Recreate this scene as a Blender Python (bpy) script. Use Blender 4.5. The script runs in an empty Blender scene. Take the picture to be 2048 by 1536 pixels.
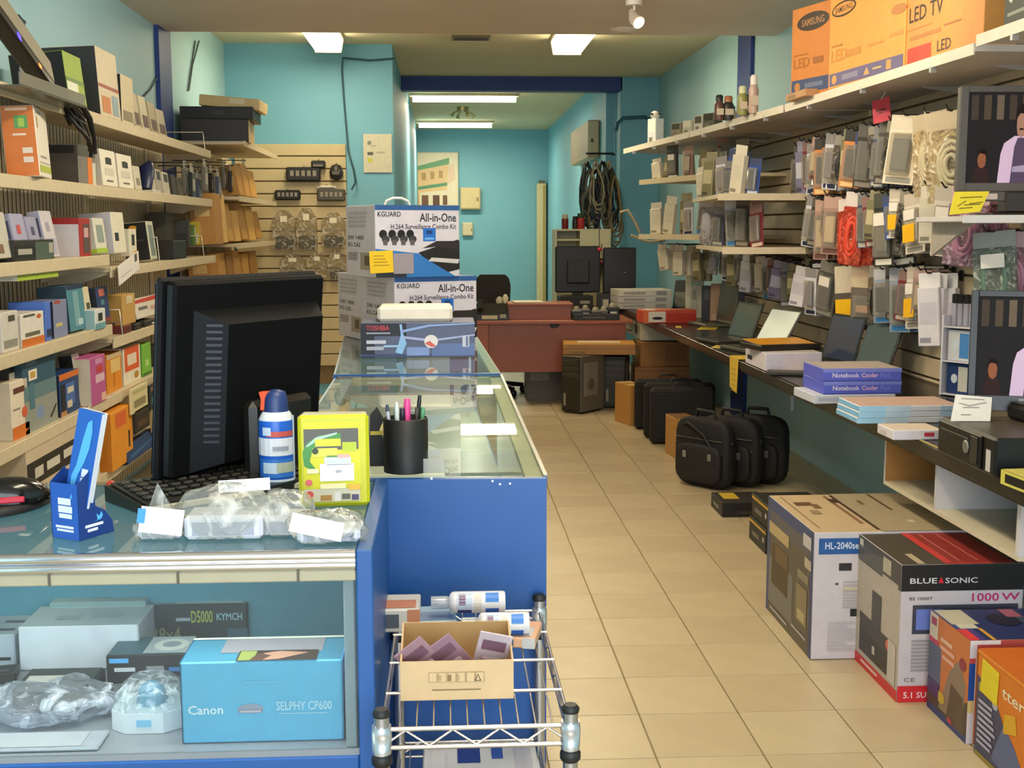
import bpy, math, random
from math import cos, sin, pi, radians as R
from mathutils import Vector, Matrix

COL = bpy.context.scene.collection
SC = bpy.context.scene
random.seed(7)

# ---------------------------------------------------------------- camera
F, YAW, PIT, ROL, EYE = 2423.0, .05579, .12784, -.00175, 1.469
_r = Vector((cos(YAW), -sin(YAW), 0))
_f = Vector((sin(YAW)*cos(PIT), cos(YAW)*cos(PIT), -sin(PIT)))
_u = _r.cross(_f)
_r, _u = _r*cos(ROL)+_u*sin(ROL), _u*cos(ROL)-_r*sin(ROL)
EYEV = Vector((0, 0, EYE))
cam = bpy.data.objects.new('camera', bpy.data.cameras.new('camera'))
COL.objects.link(cam)
cam.matrix_world = Matrix(((_r.x, _u.x, -_f.x, 0), (_r.y, _u.y, -_f.y, 0), (_r.z, _u.z, -_f.z, EYE), (0, 0, 0, 1)))
cam.data.sensor_width = 36
cam.data.lens = F/2048*36
cam.data.clip_start = .05
SC.camera = cam


def P(x, y, X=None, Y=None, Z=None):
    """world point seen at photo pixel (x, y) on the plane X=, Y= or Z="""
    d = _f+_r*((x-1024)/F)-_u*((y-768)/F)
    s = X/d.x if X is not None else Y/d.y if Y is not None else (Z-EYE)/d.z
    return EYEV+d*s


# ---------------------------------------------------------------- world, light, exposure
SC.view_settings.view_transform = 'Standard'
SC.view_settings.look = 'None'
SC.view_settings.gamma = 1
SC.view_settings.use_curve_mapping = False
SC.view_settings.exposure = 0.12
w = bpy.data.worlds.new('world')
SC.world = w
w.use_nodes = True
w.node_tree.nodes['Background'].inputs[0].default_value = (.80, .90, 1, 1)
w.node_tree.nodes['Background'].inputs[1].default_value = .9


def area(name, loc, rot, sx, sy, power, col):
    l = bpy.data.lights.new(name, 'AREA')
    l.shape = 'RECTANGLE'
    l.size, l.size_y, l.energy, l.color = sx, sy, power, col
    o = bpy.data.objects.new(name, l)
    o.location, o.rotation_euler = loc, rot
    COL.objects.link(o)
    return o


WARM = (1, .83, .58)
WARM2 = (1, .80, .54)
WARM3 = (1, .90, .74)
area('shopfront_daylight', (.2, -1.9, 1.5), (R(90), 0, 0), 3.6, 2.2, 124, (.84, .92, 1))
# light of the ceiling fixtures; the near three are unseen and added
for (x, y, z, sx, sy, e) in ((.2, 1.6, 2.69, .3, 1.2, 5), (.2, 4.0, 2.69, .3, 1.2, 8), (.2, 6.0, 2.69, .3, 1.2, 10),
                             (-.94, 9.75, 2.90, .2, 1.1, 13), (1.05, 9.75, 2.90, .25, 1.2, 17)):
    area('ceiling_and_fill_light', (x, y, z), (0, 0, 0), sx, sy, e, WARM)
    if z < 2.8:
        for s in (-1, 1):
            area('ceiling_and_fill_light', (x+s*.14, y, z+.01), (0, -s*R(62), 0), .1, 1.2, 13, WARM3)  # sideways fill, added to brighten the walls and upper shelves
for (x, y, e) in ((.1, 15.5, 75), (.1, 19.4, 75)):
    area('back_room_tube_light', (x, y, 3.0), (0, 0, 0), 1.6, .2, e, WARM2)
for (x, y, e) in ((1.0, 3.9, 55),):
    s = bpy.data.lights.new('track_spot_light', 'SPOT')
    s.energy, s.color, s.spot_size, s.spot_blend, s.shadow_soft_size = e, (1, .78, .48), R(70), .6, .05
    o = bpy.data.objects.new('track_spot_light', s)
    o.location = (x, y, 2.6)
    o.rotation_euler = (Vector((2.1, 6.0, 2.35))-o.location).to_track_quat('-Z', 'Y').to_euler()
    COL.objects.link(o)

# ---------------------------------------------------------------- materials
_K = {}


def s2l(c):
    c /= 255
    return c/12.92 if c <= .04045 else ((c+.055)/1.055)**2.4


def rgb(h):
    if isinstance(h, str):
        h = h.lstrip('#')
        h = [int(h[i:i+2], 16) for i in (0, 2, 4)]
    return [s2l(v) for v in h]


def K(h, rough=.5, metal=0.0, noise=.08, scale=25, bump=0.0, emit=0.0, spec=.5, kind=None):
    """procedural material: base colour broken up by noise, with optional relief"""
    key = (str(h), rough, metal, noise, scale, bump, emit, spec, kind)
    if key in _K:
        return _K[key]
    m = bpy.data.materials.new('mat_'+str(h).strip('#'))
    m.use_nodes = True
    nt = m.node_tree
    b = nt.nodes['Principled BSDF']
    c = rgb(h)
    b.inputs['Base Color'].default_value = (*c, 1)
    b.inputs['Roughness'].default_value = rough
    b.inputs['Metallic'].default_value = metal
    b.inputs['Specular IOR Level'].default_value = spec
    if emit:
        b.inputs['Emission Color'].default_value = (*c, 1)
        b.inputs['Emission Strength'].default_value = emit
    if noise or bump or kind:
        tc = nt.nodes.new('ShaderNodeTexCoord')
        mp = nt.nodes.new('ShaderNodeMapping')
        nt.links.new(tc.outputs['Object'], mp.inputs['Vector'])
        n = nt.nodes.new('ShaderNodeTexNoise')
        n.inputs['Scale'].default_value = scale
        n.inputs['Detail'].default_value = 3
        if kind == 'wood':
            mp.inputs['Scale'].default_value = (.4, 3, 6)
        if kind == 'woodx':
            mp.inputs['Scale'].default_value = (3, .4, 6)
        nt.links.new(mp.outputs[0], n.inputs['Vector'])
        mix = nt.nodes.new('ShaderNodeMix')
        mix.data_type = 'RGBA'
        mix.inputs[6].default_value = (*[v*(1-noise*1.6) for v in c], 1)
        mix.inputs[7].default_value = (*[min(1, v*(1+noise)) for v in c], 1)
        nt.links.new(n.outputs['Fac'], mix.inputs[0])
        nt.links.new(mix.outputs[2], b.inputs['Base Color'])
        if emit:
            nt.links.new(mix.outputs[2], b.inputs['Emission Color'])
        if bump:
            bp = nt.nodes.new('ShaderNodeBump')
            bp.inputs['Strength'].default_value = bump
            bp.inputs['Distance'].default_value = .01
            nt.links.new(n.outputs['Fac'], bp.inputs['Height'])
            nt.links.new(bp.outputs[0], b.inputs['Normal'])
    _K[key] = m
    return m


def clear(h, opac=.12, rough=.06, wrinkle=0.0, scale=30, name='clear', ior=1.45):
    """thin clear sheet: see-through, tinted, with a fresnel gloss (and wrinkles)"""
    key = ('clear', str(h), opac, rough, wrinkle, scale)
    if key in _K:
        return _K[key]
    m = bpy.data.materials.new('mat_'+name)
    m.use_nodes = True
    nt = m.node_tree
    nt.nodes.remove(nt.nodes['Principled BSDF'])
    out = nt.nodes['Material Output']
    c = rgb(h)
    tr = nt.nodes.new('ShaderNodeBsdfTransparent')
    tr.inputs[0].default_value = (*c, 1)
    df = nt.nodes.new('ShaderNodeBsdfDiffuse')
    df.inputs[0].default_value = (*c, 1)
    gl = nt.nodes.new('ShaderNodeBsdfGlossy')
    gl.inputs['Roughness'].default_value = rough
    m1 = nt.nodes.new('ShaderNodeMixShader')
    m1.inputs[0].default_value = opac
    m2 = nt.nodes.new('ShaderNodeMixShader')
    fr = nt.nodes.new('ShaderNodeFresnel')
    fr.inputs['IOR'].default_value = ior
    nt.links.new(tr.outputs[0], m1.inputs[1])
    nt.links.new(df.outputs[0], m1.inputs[2])
    geo = nt.nodes.new('ShaderNodeNewGeometry')
    inv = nt.nodes.new('ShaderNodeMath')
    inv.operation = 'MULTIPLY_ADD'
    inv.inputs[1].default_value, inv.inputs[2].default_value = -1, 1
    mu = nt.nodes.new('ShaderNodeMath')
    mu.operation = 'MULTIPLY'
    nt.links.new(geo.outputs['Backfacing'], inv.inputs[0])
    nt.links.new(inv.outputs[0], mu.inputs[0])
    nt.links.new(fr.outputs[0], mu.inputs[1])
    nt.links.new(mu.outputs[0], m2.inputs[0])
    nt.links.new(m1.outputs[0], m2.inputs[1])
    nt.links.new(gl.outputs[0], m2.inputs[2])
    nt.links.new(m2.outputs[0], out.inputs['Surface'])
    if wrinkle:
        tc = nt.nodes.new('ShaderNodeTexCoord')
        n = nt.nodes.new('ShaderNodeTexNoise')
        n.inputs['Scale'].default_value = scale
        n.inputs['Detail'].default_value = 4
        n.inputs['Distortion'].default_value = 1.5
        bp = nt.nodes.new('ShaderNodeBump')
        bp.inputs['Strength'].default_value = wrinkle
        bp.inputs['Distance'].default_value = .02
        nt.links.new(tc.outputs['Object'], n.inputs['Vector'])
        nt.links.new(n.outputs['Fac'], bp.inputs['Height'])
        for s in (df, gl, fr):
            nt.links.new(bp.outputs[0], s.inputs['Normal'])
        ramp = nt.nodes.new('ShaderNodeMapRange')
        ramp.inputs['From Min'].default_value = .48
        ramp.inputs['From Max'].default_value = .72
        ramp.inputs['To Min'].default_value = opac*.5
        ramp.inputs['To Max'].default_value = min(.95, opac*3.0)
        nt.links.new(n.outputs['Fac'], ramp.inputs['Value'])
        nt.links.new(ramp.outputs[0], m1.inputs[0])
    _K[key] = m
    return m


# ---------------------------------------------------------------- mesh building
_TXT = {}


def glyphs(s):
    if s not in _TXT:
        cu = bpy.data.curves.new('lettering', 'FONT')
        cu.body = s
        cu.resolution_u = 2
        cu.offset = .012
        ob = bpy.data.objects.new('lettering', cu)
        me = bpy.data.meshes.new_from_object(ob)
        vs = [v.co.copy() for v in me.vertices]
        fs = [list(p.vertices) for p in me.polygons]
        bpy.data.objects.remove(ob)
        bpy.data.curves.remove(cu)
        bpy.data.meshes.remove(me)
        x0, x1 = min(v.x for v in vs), max(v.x for v in vs)
        y0, y1 = min(v.y for v in vs), max(v.y for v in vs)
        _TXT[s] = ([((v.x-x0)/(x1-x0), (v.y-y0)/(y1-y0)) for v in vs], fs)
    return _TXT[s]


class MB:
    def __init__(self, T=None):
        self.v, self.f, self.m, self.sm, self.mats, self.T = [], [], [], [], [], T

    def mi(self, mat):
        if mat not in self.mats:
            self.mats.append(mat)
        return self.mats.index(mat)

    def add(self, vs, fs, mat, smooth=False):
        n = len(self.v)
        if self.T is not None:
            vs = [self.T @ Vector(p) for p in vs]
        self.v += [tuple(p) for p in vs]
        k = self.mi(mat) if not isinstance(mat, list) else None
        for i, f in enumerate(fs):
            self.f.append([n+j for j in f])
            self.m.append(k if k is not None else self.mi(mat[i]))
            self.sm.append(smooth)
        return self

    def poly(self, pts, mat):
        return self.add(pts, [list(range(len(pts)))], mat)

    def box(self, x0, x1, y0, y1, z0, z1, mat, ch=0.0, **fm):
        """box; fm: material per face keyed F B L R T D"""
        g = lambda k: fm.get(k, mat)
        if not ch:
            vs = [(x, y, z) for z in (z0, z1) for y in (y0, y1) for x in (x0, x1)]
            return self.add(vs, [(0, 1, 5, 4), (3, 2, 6, 7), (2, 0, 4, 6), (1, 3, 7, 5), (4, 5, 7, 6), (2, 3, 1, 0)],
                            [g('F'), g('B'), g('L'), g('R'), g('T'), g('D')])
        c = min(ch, (x1-x0)*.45, (y1-y0)*.45, (z1-z0)*.45)
        X, Y, Z = (x0, x1), (y0, y1), (z0, z1)
        vs, ix = [], {}
        for i in (0, 1):
            for j in (0, 1):
                for k in (0, 1):
                    sx, sy, sz = (c, -c)[i], (c, -c)[j], (c, -c)[k]
                    for a, p in (('x', (X[i], Y[j]+sy, Z[k]+sz)), ('y', (X[i]+sx, Y[j], Z[k]+sz)), ('z', (X[i]+sx, Y[j]+sy, Z[k]))):
                        ix[a, i, j, k] = len(vs)
                        vs.append(p)
        fs, ms = [], []

        def q(m, *ks):
            fs.append([ix[k] for k in ks])
            ms.append(m)
        q(g('L'), ('x', 0, 0, 0), ('x', 0, 0, 1), ('x', 0, 1, 1), ('x', 0, 1, 0))
        q(g('R'), ('x', 1, 0, 0), ('x', 1, 1, 0), ('x', 1, 1, 1), ('x', 1, 0, 1))
        q(g('F'), ('y', 0, 0, 0), ('y', 1, 0, 0), ('y', 1, 0, 1), ('y', 0, 0, 1))
        q(g('B'), ('y', 0, 1, 0), ('y', 0, 1, 1), ('y', 1, 1, 1), ('y', 1, 1, 0))
        q(g('D'), ('z', 0, 0, 0), ('z', 0, 1, 0), ('z', 1, 1, 0), ('z', 1, 0, 0))
        q(g('T'), ('z', 0, 0, 1), ('z', 1, 0, 1), ('z', 1, 1, 1), ('z', 0, 1, 1))
        for j in (0, 1):
            for k in (0, 1):
                q(mat, ('y', 0, j, k), ('y', 1, j, k), ('z', 1, j, k), ('z', 0, j, k))
        for i in (0, 1):
            for k in (0, 1):
                q(mat, ('x', i, 0, k), ('x', i, 1, k), ('z', i, 1, k), ('z', i, 0, k))
        for i in (0, 1):
            for j in (0, 1):
                q(mat, ('x', i, j, 0), ('x', i, j, 1), ('y', i, j, 1), ('y', i, j, 0))
                for k in (0, 1):
                    q(mat, ('x', i, j, k), ('y', i, j, k), ('z', i, j, k))
        return self.add(vs, fs, ms)

    def prism(self, pts, axis, a, b, mat, capmat=None):
        """polygon pts (2-D) extruded along axis from a to b"""
        mk = {'x': lambda p, t: (t, p[0], p[1]), 'y': lambda p, t: (p[0], t, p[1]), 'z': lambda p, t: (p[0], p[1], t)}[axis]
        n = len(pts)
        vs = [mk(p, a) for p in pts]+[mk(p, b) for p in pts]
        fs = [list(range(n))[::-1], list(range(n, 2*n))]+[(i, (i+1) % n, n+(i+1) % n, n+i) for i in range(n)]
        cm = capmat or mat
        return self.add(vs, fs, [cm, cm]+[mat]*n)

    def tube(self, pts, r, mat, n=6, closed=False, cap=True):
        pts = [Vector(p) for p in pts]
        N = len(pts)
        vs, fs = [], []
        up = None
        for i, p in enumerate(pts):
            a = pts[(i-1) % N] if (closed or i > 0) else p
            b = pts[(i+1) % N] if (closed or i < N-1) else p
            d = (b-a)
            d = d.normalized() if d.length > 1e-9 else Vector((0, 0, 1))
            if up is None:
                up = Vector((0, 0, 1)) if abs(d.z) < .9 else Vector((1, 0, 0))
            s = d.cross(up)
            s = s.normalized() if s.length > 1e-6 else d.orthogonal().normalized()
            up = s.cross(d).normalized()
            rr = r[i] if isinstance(r, (list, tuple)) else r
            for k in range(n):
                t = 2*pi*k/n
                vs.append(p+s*(rr*cos(t))+up*(rr*sin(t)))
        for i in range(N if closed else N-1):
            j = (i+1) % N
            for k in range(n):
                fs.append((i*n+k, i*n+(k+1) % n, j*n+(k+1) % n, j*n+k))
        self.add(vs, fs, mat, True)
        if cap and not closed:
            e = [vs[:n][::-1], vs[-n:]]
            for c in e:
                self.add(c, [list(range(n))], mat)
        return self

    def lathe(self, prof, c, mat, n=20):
        vs, fs = [], []
        for r, z in prof:
            for k in range(n):
                t = 2*pi*k/n
                vs.append((c[0]+r*cos(t), c[1]+r*sin(t), c[2]+z))
        for i in range(len(prof)-1):
            for k in range(n):
                fs.append((i*n+k, i*n+(k+1) % n, (i+1)*n+(k+1) % n, (i+1)*n+k))
        ms = mat if isinstance(mat, list) else [mat]*(len(prof)-1)
        self.add(vs, fs, [ms[i//n] for i in range(len(fs))], True)
        m = len(prof)-1
        self.add(vs[:n][::-1], [list(range(n))], ms[0])
        self.add(vs[m*n:], [list(range(n))], ms[-1])
        return self

    def text(self, s, o, u, v, mat):
        """lettering that fills the parallelogram o, o+u, o+v"""
        o, u, v = Vector(o), Vector(u), Vector(v)
        g, fs = glyphs(s)
        return self.add([o+u*a+v*b for a, b in g], fs, mat)

    def out(self, name, parent=None, loc=None, rot=None, **props):
        me = bpy.data.meshes.new(name)
        me.from_pydata(self.v, [], self.f)
        for m in self.mats:
            me.materials.append(m)
        me.polygons.foreach_set('material_index', self.m)
        me.polygons.foreach_set('use_smooth', self.sm)
        me.update()
        o = bpy.data.objects.new(name, me)
        COL.objects.link(o)
        if parent:
            o.parent = parent
        if loc is not None:
            o.location = loc
        if rot is not None:
            o.rotation_euler = rot
        for k, v in props.items():
            o[k] = v
        return o


def thing(name, label, cat, loc=(0, 0, 0), rz=0.0, group=None, rot=None):
    o = bpy.data.objects.new(name, None)
    o.empty_display_size = .05
    o.location = loc
    o.rotation_euler = rot if rot is not None else (0, 0, R(rz))
    o['label'], o['category'] = label, cat
    if group:
        o['group'] = group
    COL.objects.link(o)
    return o


def tag(o, label, cat, group=None):
    o['label'], o['category'] = label, cat
    if group:
        o['group'] = group
    return o


def copy_tree(o, parent=None):
    c = o.copy()
    COL.objects.link(c)
    if parent:
        c.parent = parent
    for ch in o.children:
        copy_tree(ch, c)
    return c


def prints(parent, dims, specs, name='print', eps=.0008):
    """flat print on the faces of a carton. spec = (face, u0, v0, u1, v1, colour[, text]) or (face, [(u, v)..], colour)
    or (face, 'o', u, v, ru, rv, colour)"""
    w, d, h = dims
    FR = {'F': ((-w/2, -d/2, 0), (w, 0, 0), (0, 0, h), (0, -1, 0)), 'B': ((w/2, d/2, 0), (-w, 0, 0), (0, 0, h), (0, 1, 0)),
          'R': ((w/2, -d/2, 0), (0, d, 0), (0, 0, h), (1, 0, 0)), 'L': ((-w/2, d/2, 0), (0, -d, 0), (0, 0, h), (-1, 0, 0)),
          'T': ((-w/2, -d/2, h), (w, 0, 0), (0, d, 0), (0, 0, 1))}
    mb = MB()
    cnt = {}
    for s in specs:
        o, U, V, N = [Vector(a) for a in FR[s[0]]]
        i = cnt[s[0]] = cnt.get(s[0], -1)+1
        o = o+N*(eps+.00012*i)
        pt = lambda u, v: o+U*u+V*v
        if isinstance(s[1], list):
            mb.poly([pt(*p) for p in s[1]], K(s[2], .45))
        elif s[1] == 'o':
            mb.poly([pt(s[2]+s[4]*cos(t*pi/10), s[3]+s[5]*sin(t*pi/10)) for t in range(20)], K(s[6], .45))
        elif len(s) > 6:
            mb.text(s[6], pt(s[1], s[2]), U*(s[3]-s[1]), V*(s[4]-s[2]), K(s[5], .45))
        else:
            mb.poly([pt(s[1], s[2]), pt(s[3], s[2]), pt(s[3], s[4]), pt(s[1], s[4])], K(s[5], .45))
    return mb.out(name, parent)


def lines(face, u0, v0, u1, v1, n, col, seed=0, ragged=.3):
    """small illegible text: n thin bars"""
    r = random.Random(seed)
    o = []
    for i in range(n):
        v = v1-(v1-v0)*(i+.15)/n
        o.append((face, u0, v-(v1-v0)/n*.55, u1-(u1-u0)*ragged*r.random(), v, col))
    return o


def carton(name, label, cat, loc, rz, dims, col, specs=(), fm=None, group=None, tilt=None, ch=.0025, rough=.5, flap=None, body='carton_body'):
    """closed box standing on its base centre; front is local -y"""
    w, d, h = dims
    t = thing(name, label, cat, loc, rz, group, rot=tilt)
    mb = MB()
    mb.box(-w/2, w/2, -d/2, d/2, 0, h, K(col, rough), ch, **{k: K(v, rough) for k, v in (fm or {}).items()})
    mb.out(body, t)
    if flap:
        f = MB()
        f.box(-w/2+.002, w/2-.002, -.018, .018, h, h+.0012, K(flap, .3))
        f.out('packing_tape', t)
    if specs:
        prints(t, dims, list(specs))
    return t
# ---------------------------------------------------------------- room shell
TEAL = K('#a8d0da', .6, noise=.05, scale=2)
TEALB = K('#74b2c8', .6, noise=.05, scale=2)
NAVY = K('#1c3a80', .5, noise=.06, scale=4)
CEIL = K('#d6cabc', .9, noise=.04, scale=3)
CEILF = K('#d8cfae', .9, noise=.04, scale=3)
BLUE = K('#21569a', .38, noise=.06, scale=5)
XL, XR = -1.87, 2.30


def st(mb, name, parent=None):
    return mb.out(name, parent, kind='structure')


GROUT = K('#a08c62', .8)
TILE = K('#c0ae8a', .32, noise=.09, scale=9)
TILE2 = K('#bba885', .32, noise=.09, scale=8)
fl = st(MB().box(XL, XR+.1, -2, 21, -.05, -.008, GROUT), 'floor')
st(MB().box(XL, -.3435, -2, 21, -.02, 0, TILE), 'floor_area', fl)
st(MB().box(-.3395, 2.3, 10.83, 21, -.02, 0, TILE), 'floor_area', fl)
st(MB().box(-.3395, 2.3, -2, 1.97, -.02, 0, TILE), 'floor_area', fl)
tm = [None, None]
for i in range(9):
    for j in range(29):
        x, y = .581+.305*(i-3), 3.2+.305*(j-4)
        k = (i*7+j*5) % 2
        if x+.3 > XR:
            pass
        if tm[k] is None:
            o = MB().box(.0022, .3028, .0022, .3028, -.02, 0, (TILE, TILE2)[k], .0015).out('floor_tile', fl, (x, y, 0))
            tm[k] = o
        else:
            o = tm[k].copy()
            COL.objects.link(o)
            o.location = (x, y, 0)

st(MB().box(XL-.1, XL, -2, 10.8, 0, 3.1, TEAL), 'wall_left')
st(MB().box(XR, XR+.1, -2, 13.4, 0, 3.1, TEAL), 'wall_right')
st(MB().box(XL, -.43, 10.8, 10.9, 0, 3.1, TEALB), 'wall_back')
st(MB().box(-.53, -.43, 10.9, 21, 0, 3.2, TEALB), 'wall_passage')
st(MB().box(-.53, 2.0, 21, 21.1, 0, 3.2, TEALB), 'wall_end')
st(MB().box(1.78, 1.88, 13.4, 21, 0, 3.2, TEALB), 'wall_room')
st(MB().box(1.88, XR, 13.0, 13.4, 0, 3.1, TEALB, .004), 'trim_1')
st(MB().box(-.43, 1.9, 13.0, 13.2, 2.905, 3.06, NAVY, .004), 'trim_2')
st(MB().box(XL, XL+.03, 8.22, 8.58, 0, 3.0, NAVY, .003), 'trim_3')
st(MB().box(XR-.03, XR, 9.05, 9.45, 0, 3.05, NAVY, .003), 'trim_4')
st(MB().box(XL-.1, XR+.1, -2, 8.5, 2.785, 3.2, CEIL), 'ceiling')
st(MB().box(XL-.1, XR+.1, 8.5, 13.05, 3.05, 3.2, CEILF), 'ceiling')
st(MB().box(-.53, XR+.1, 13.05, 21.1, 3.14, 3.25, CEILF), 'ceiling')
# shopfront behind the camera: posts and glass, daylight comes through
sf = st(MB().box(XL, XR, -2.1, -2.0, 2.6, 2.8, K('#b8bcc0', .4, .6)), 'window_1')
for x in (XL, -.6, .9, XR-.05):
    st(MB().box(x, x+.05, -2.08, -2.02, 0, 2.6, K('#b8bcc0', .4, .6)), 'window_post', sf)

# ---------------------------------------------------------------- ceiling lights
LAMP = K('#fff0c8', .5, noise=0, emit=9.0)
LAMPB = K('#fff2cf', .5, noise=0, emit=7.0)
WHITEM = K('#c9bfa8', .4)


def fixture(label, x, y, w, l, z, dep, lampmat):
    t = thing('ceiling_light', label, 'light', (x, y, z))
    MB().box(-w/2-.01, w/2+.01, -l/2, l/2, -.03, 0, WHITEM, .004).out('housing', t)
    d = MB()
    d.prism([(-w/2, -.03), (w/2, -.03), (w/2-.02, -dep), (-w/2+.02, -dep)], 'y', -l/2+.02, l/2-.02, lampmat)
    d.out('diffuser', t)
    for s in (-1, 1):
        MB().prism([(-w/2-.008, -.03), (w/2+.008, -.03), (w/2-.012, -dep-.006), (-w/2+.012, -dep-.006)], 'y', s*l/2-.012, s*l/2+.012, WHITEM).out('end_cap', t)
    return t


fixture('glowing fluorescent ceiling light on the soffit edge above the back slatwall', -.94, 9.75, .24, 1.25, 3.05, .13, LAMP)
fixture('larger glowing fluorescent ceiling light with a grey end cap over the aisle', 1.05, 9.75, .26, 1.35, 3.05, .13, LAMP)
for yy, ll in ((1.6, 'nearest the shopfront'), (4.0, 'above the checkout case'), (6.0, 'above the second showcase')):  # unseen fixtures, added to light the near half of the shop
    fixture('added unseen ceiling light '+ll+', above the picture', .2, yy, .24, 1.25, 2.785, .07, LAMP)
for lab, y, x1 in (('long glowing fluorescent batten just behind the dark blue ceiling beam', 15.5, .98), ('second glowing fluorescent batten deepest in the back room', 19.4, .83)):
    t = thing('fluorescent_batten', lab, 'light', ((x1-.43)/2, y, 3.14))
    L = (x1+.43)/2-.02
    MB().box(-L, L, -.07, .07, -.035, 0, WHITEM, .004).out('housing', t)
    MB().prism([(-.06, -.035), (.06, -.035), (.05, -.1), (-.05, -.1)], 'x', -L+.04, L-.04, LAMPB).out('diffuser', t)
# ceiling fan-like spot cluster in the back room
t = thing('spot_cluster', 'brass ceiling spotlight cluster hanging between the two battens', 'light', (.28, 17.2, 3.14))
MB().lathe([(.08, -.05), (.08, 0)], (0, 0, 0), K('#b9a878', .3, .8)).out('ceiling_rose', t)
for k in range(4):
    a = k*pi/2+.4
    MB().tube([(0, 0, -.03), (.13*cos(a), .13*sin(a), -.08), (.17*cos(a), .17*sin(a), -.13)], [.012, .012, .03], K('#c8b88a', .3, .7), 8).out('spot_arm', t)
# track spotlights at the near ceiling
t = thing('track_spotlight', 'white track spotlight with a glowing bulb on the near ceiling', 'light', P(1268, 8, Z=2.76))
MB().lathe([(.05, -.01), (.05, .025)], (0, 0, 0), K('#d8cfc4', .4)).out('ceiling_rose', t)
MB().tube([(0, 0, 0), (.005, 0, -.05)], .008, K('#d8cfc4', .4)).out('stem', t)
MB().tube([(-.01, .02, -.035), (.0, -.02, -.085), (.02, -.06, -.115)], [.018, .036, .04], K('#cbbfae', .35), 12).out('lamp_head', t)
MB().tube([(.0208, -.0615, -.1165), (.0216, -.063, -.1177)], .034, K('#fff3d8', .3, emit=3.0), 12).out('bulb', t)
t = thing('smoke_detector', 'round white ceiling disc beside the track spotlight', 'detector', P(1246, 58, Z=2.785))
MB().lathe([(.05, -.03), (.085, -.018), (.09, 0)], (0, 0, 0), K('#cfc2b0', .4)).out('detector_body', t)
t = thing('ceiling_vent', 'dark slotted vent on the far ceiling between the two lights', 'vent', P(942, 75, Z=3.045))
MB().box(-.16, .16, -.1, .1, -.012, .004, K('#6a604c', .5), .003).out('frame', t)
for k in range(4):
    MB().box(-.14, .14, -.07+k*.042, -.055+k*.042, -.016, -.011, K('#3c362a', .5)).out('slat', t)

# ---------------------------------------------------------------- left wall: gridwall back panel and shelves
BEIGE = K('#dccdae', .5, noise=.08)
SHELFM = K('#cdbd9c', .5, noise=.1)
DARKG = K('#2c251b', .8)
gp = thing('slotted_wall_panel', 'beige slotted steel back panel behind the shelves', 'wall panel', (XL, 0, 0))
MB().box(0, .03, 3.4, 8.2, .05, 1.98, DARKG).out('backing_board', gp)
sl = MB().box(.03, .0345, 0, .030, .05, 1.98, BEIGE, .001).out('slat', gp, (0, 3.4, 0))
y = 3.4
for k in range(1, 96):
    y = 3.4+k*.05
    o = sl.copy()
    COL.objects.link(o)
    o.location = (0, y, 0)
for y in (5.04, 6.38, 7.72):
    MB().box(.0345, .05, y-.03, y+.03, .05, 1.98, BEIGE, .003).out('upright', gp)


def wall_shelf(label, y0, y1, z, xf=-1.5, xb=-1.79, lip=.045):
    t = thing('wall_shelf', label, 'shelf', (xb, (y0+y1)/2, z), group='steel shelves on the slotted panel')
    L, D = (y1-y0)/2, xf-xb
    MB().box(0, D, -L, L, -.02, 0, SHELFM, .002).out('board', t)
    MB().box(D-.006, D+.004, -L, L, -lip, .003, SHELFM, .002).out('price_rail', t)
    for s in (-L+.03, L-.03):
        MB().prism([(0, -.02), (D-.02, -.02), (D-.02, -.03), (.01, -.12), (0, -.12)], 'y', s-.003, s+.003, SHELFM).out('bracket', t)
    return t


S1, S2, S3A, S3B, S4A, S4B, S5, S6 = 1.965, 1.655, 1.352, 1.295, 1.04, .975, .722, .40
wall_shelf('highest beige shelf holding tall software boxes', 3.7, 8.05, S1)
wall_shelf('second beige shelf from the top holding the orange router box', 3.7, 8.05, S2)
wall_shelf('third beige shelf, with lilac blister packs and a red box', 3.5, 5.55, S3A)
wall_shelf('third-level shelf set lower, beside the wire holders', 5.57, 8.1, S3B)
wall_shelf('fourth beige shelf under the teal and lilac boxes', 3.4, 5.55, S4A)
wall_shelf('fourth-level shelf set lower, by the red and white bag', 5.57, 8.1, S4B)
wall_shelf('fifth beige shelf with the pink, orange and green boxes', 3.4, 8.1, S5)
wall_shelf('lowest beige shelf, close to the floor', 3.4, 8.1, S6)
WIRE = K('#b9b0a0', .3, .7)


def wire_end(label, y, z, h=.11):
    t = thing('wire_shelf_end', label, 'wire divider', (-1.64, y, z), group='wire dividers at the shelf ends')
    MB().tube([(-.12, 0, .003), (-.12, 0, h), (.125, 0, h), (.135, 0, .003)], .004, WIRE).out('wire_loop', t)
    MB().tube([(-.12, 0, h*.5), (.13, 0, h*.5)], .003, WIRE).out('crossbar', t)


wire_end('wire divider at the far end of the highest shelf', 7.9, S1)
wire_end('wire divider beside the black software box', 6.55, S3B, .13)
wire_end('second wire divider toward the end of the third level', 7.75, S3B, .13)
wire_end('wire divider next to the cardboard box on the fourth level', 5.75, S4B, .12)

# ---- things on the left shelves: (x0, x1) = photo columns of the face toward the aisle


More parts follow.
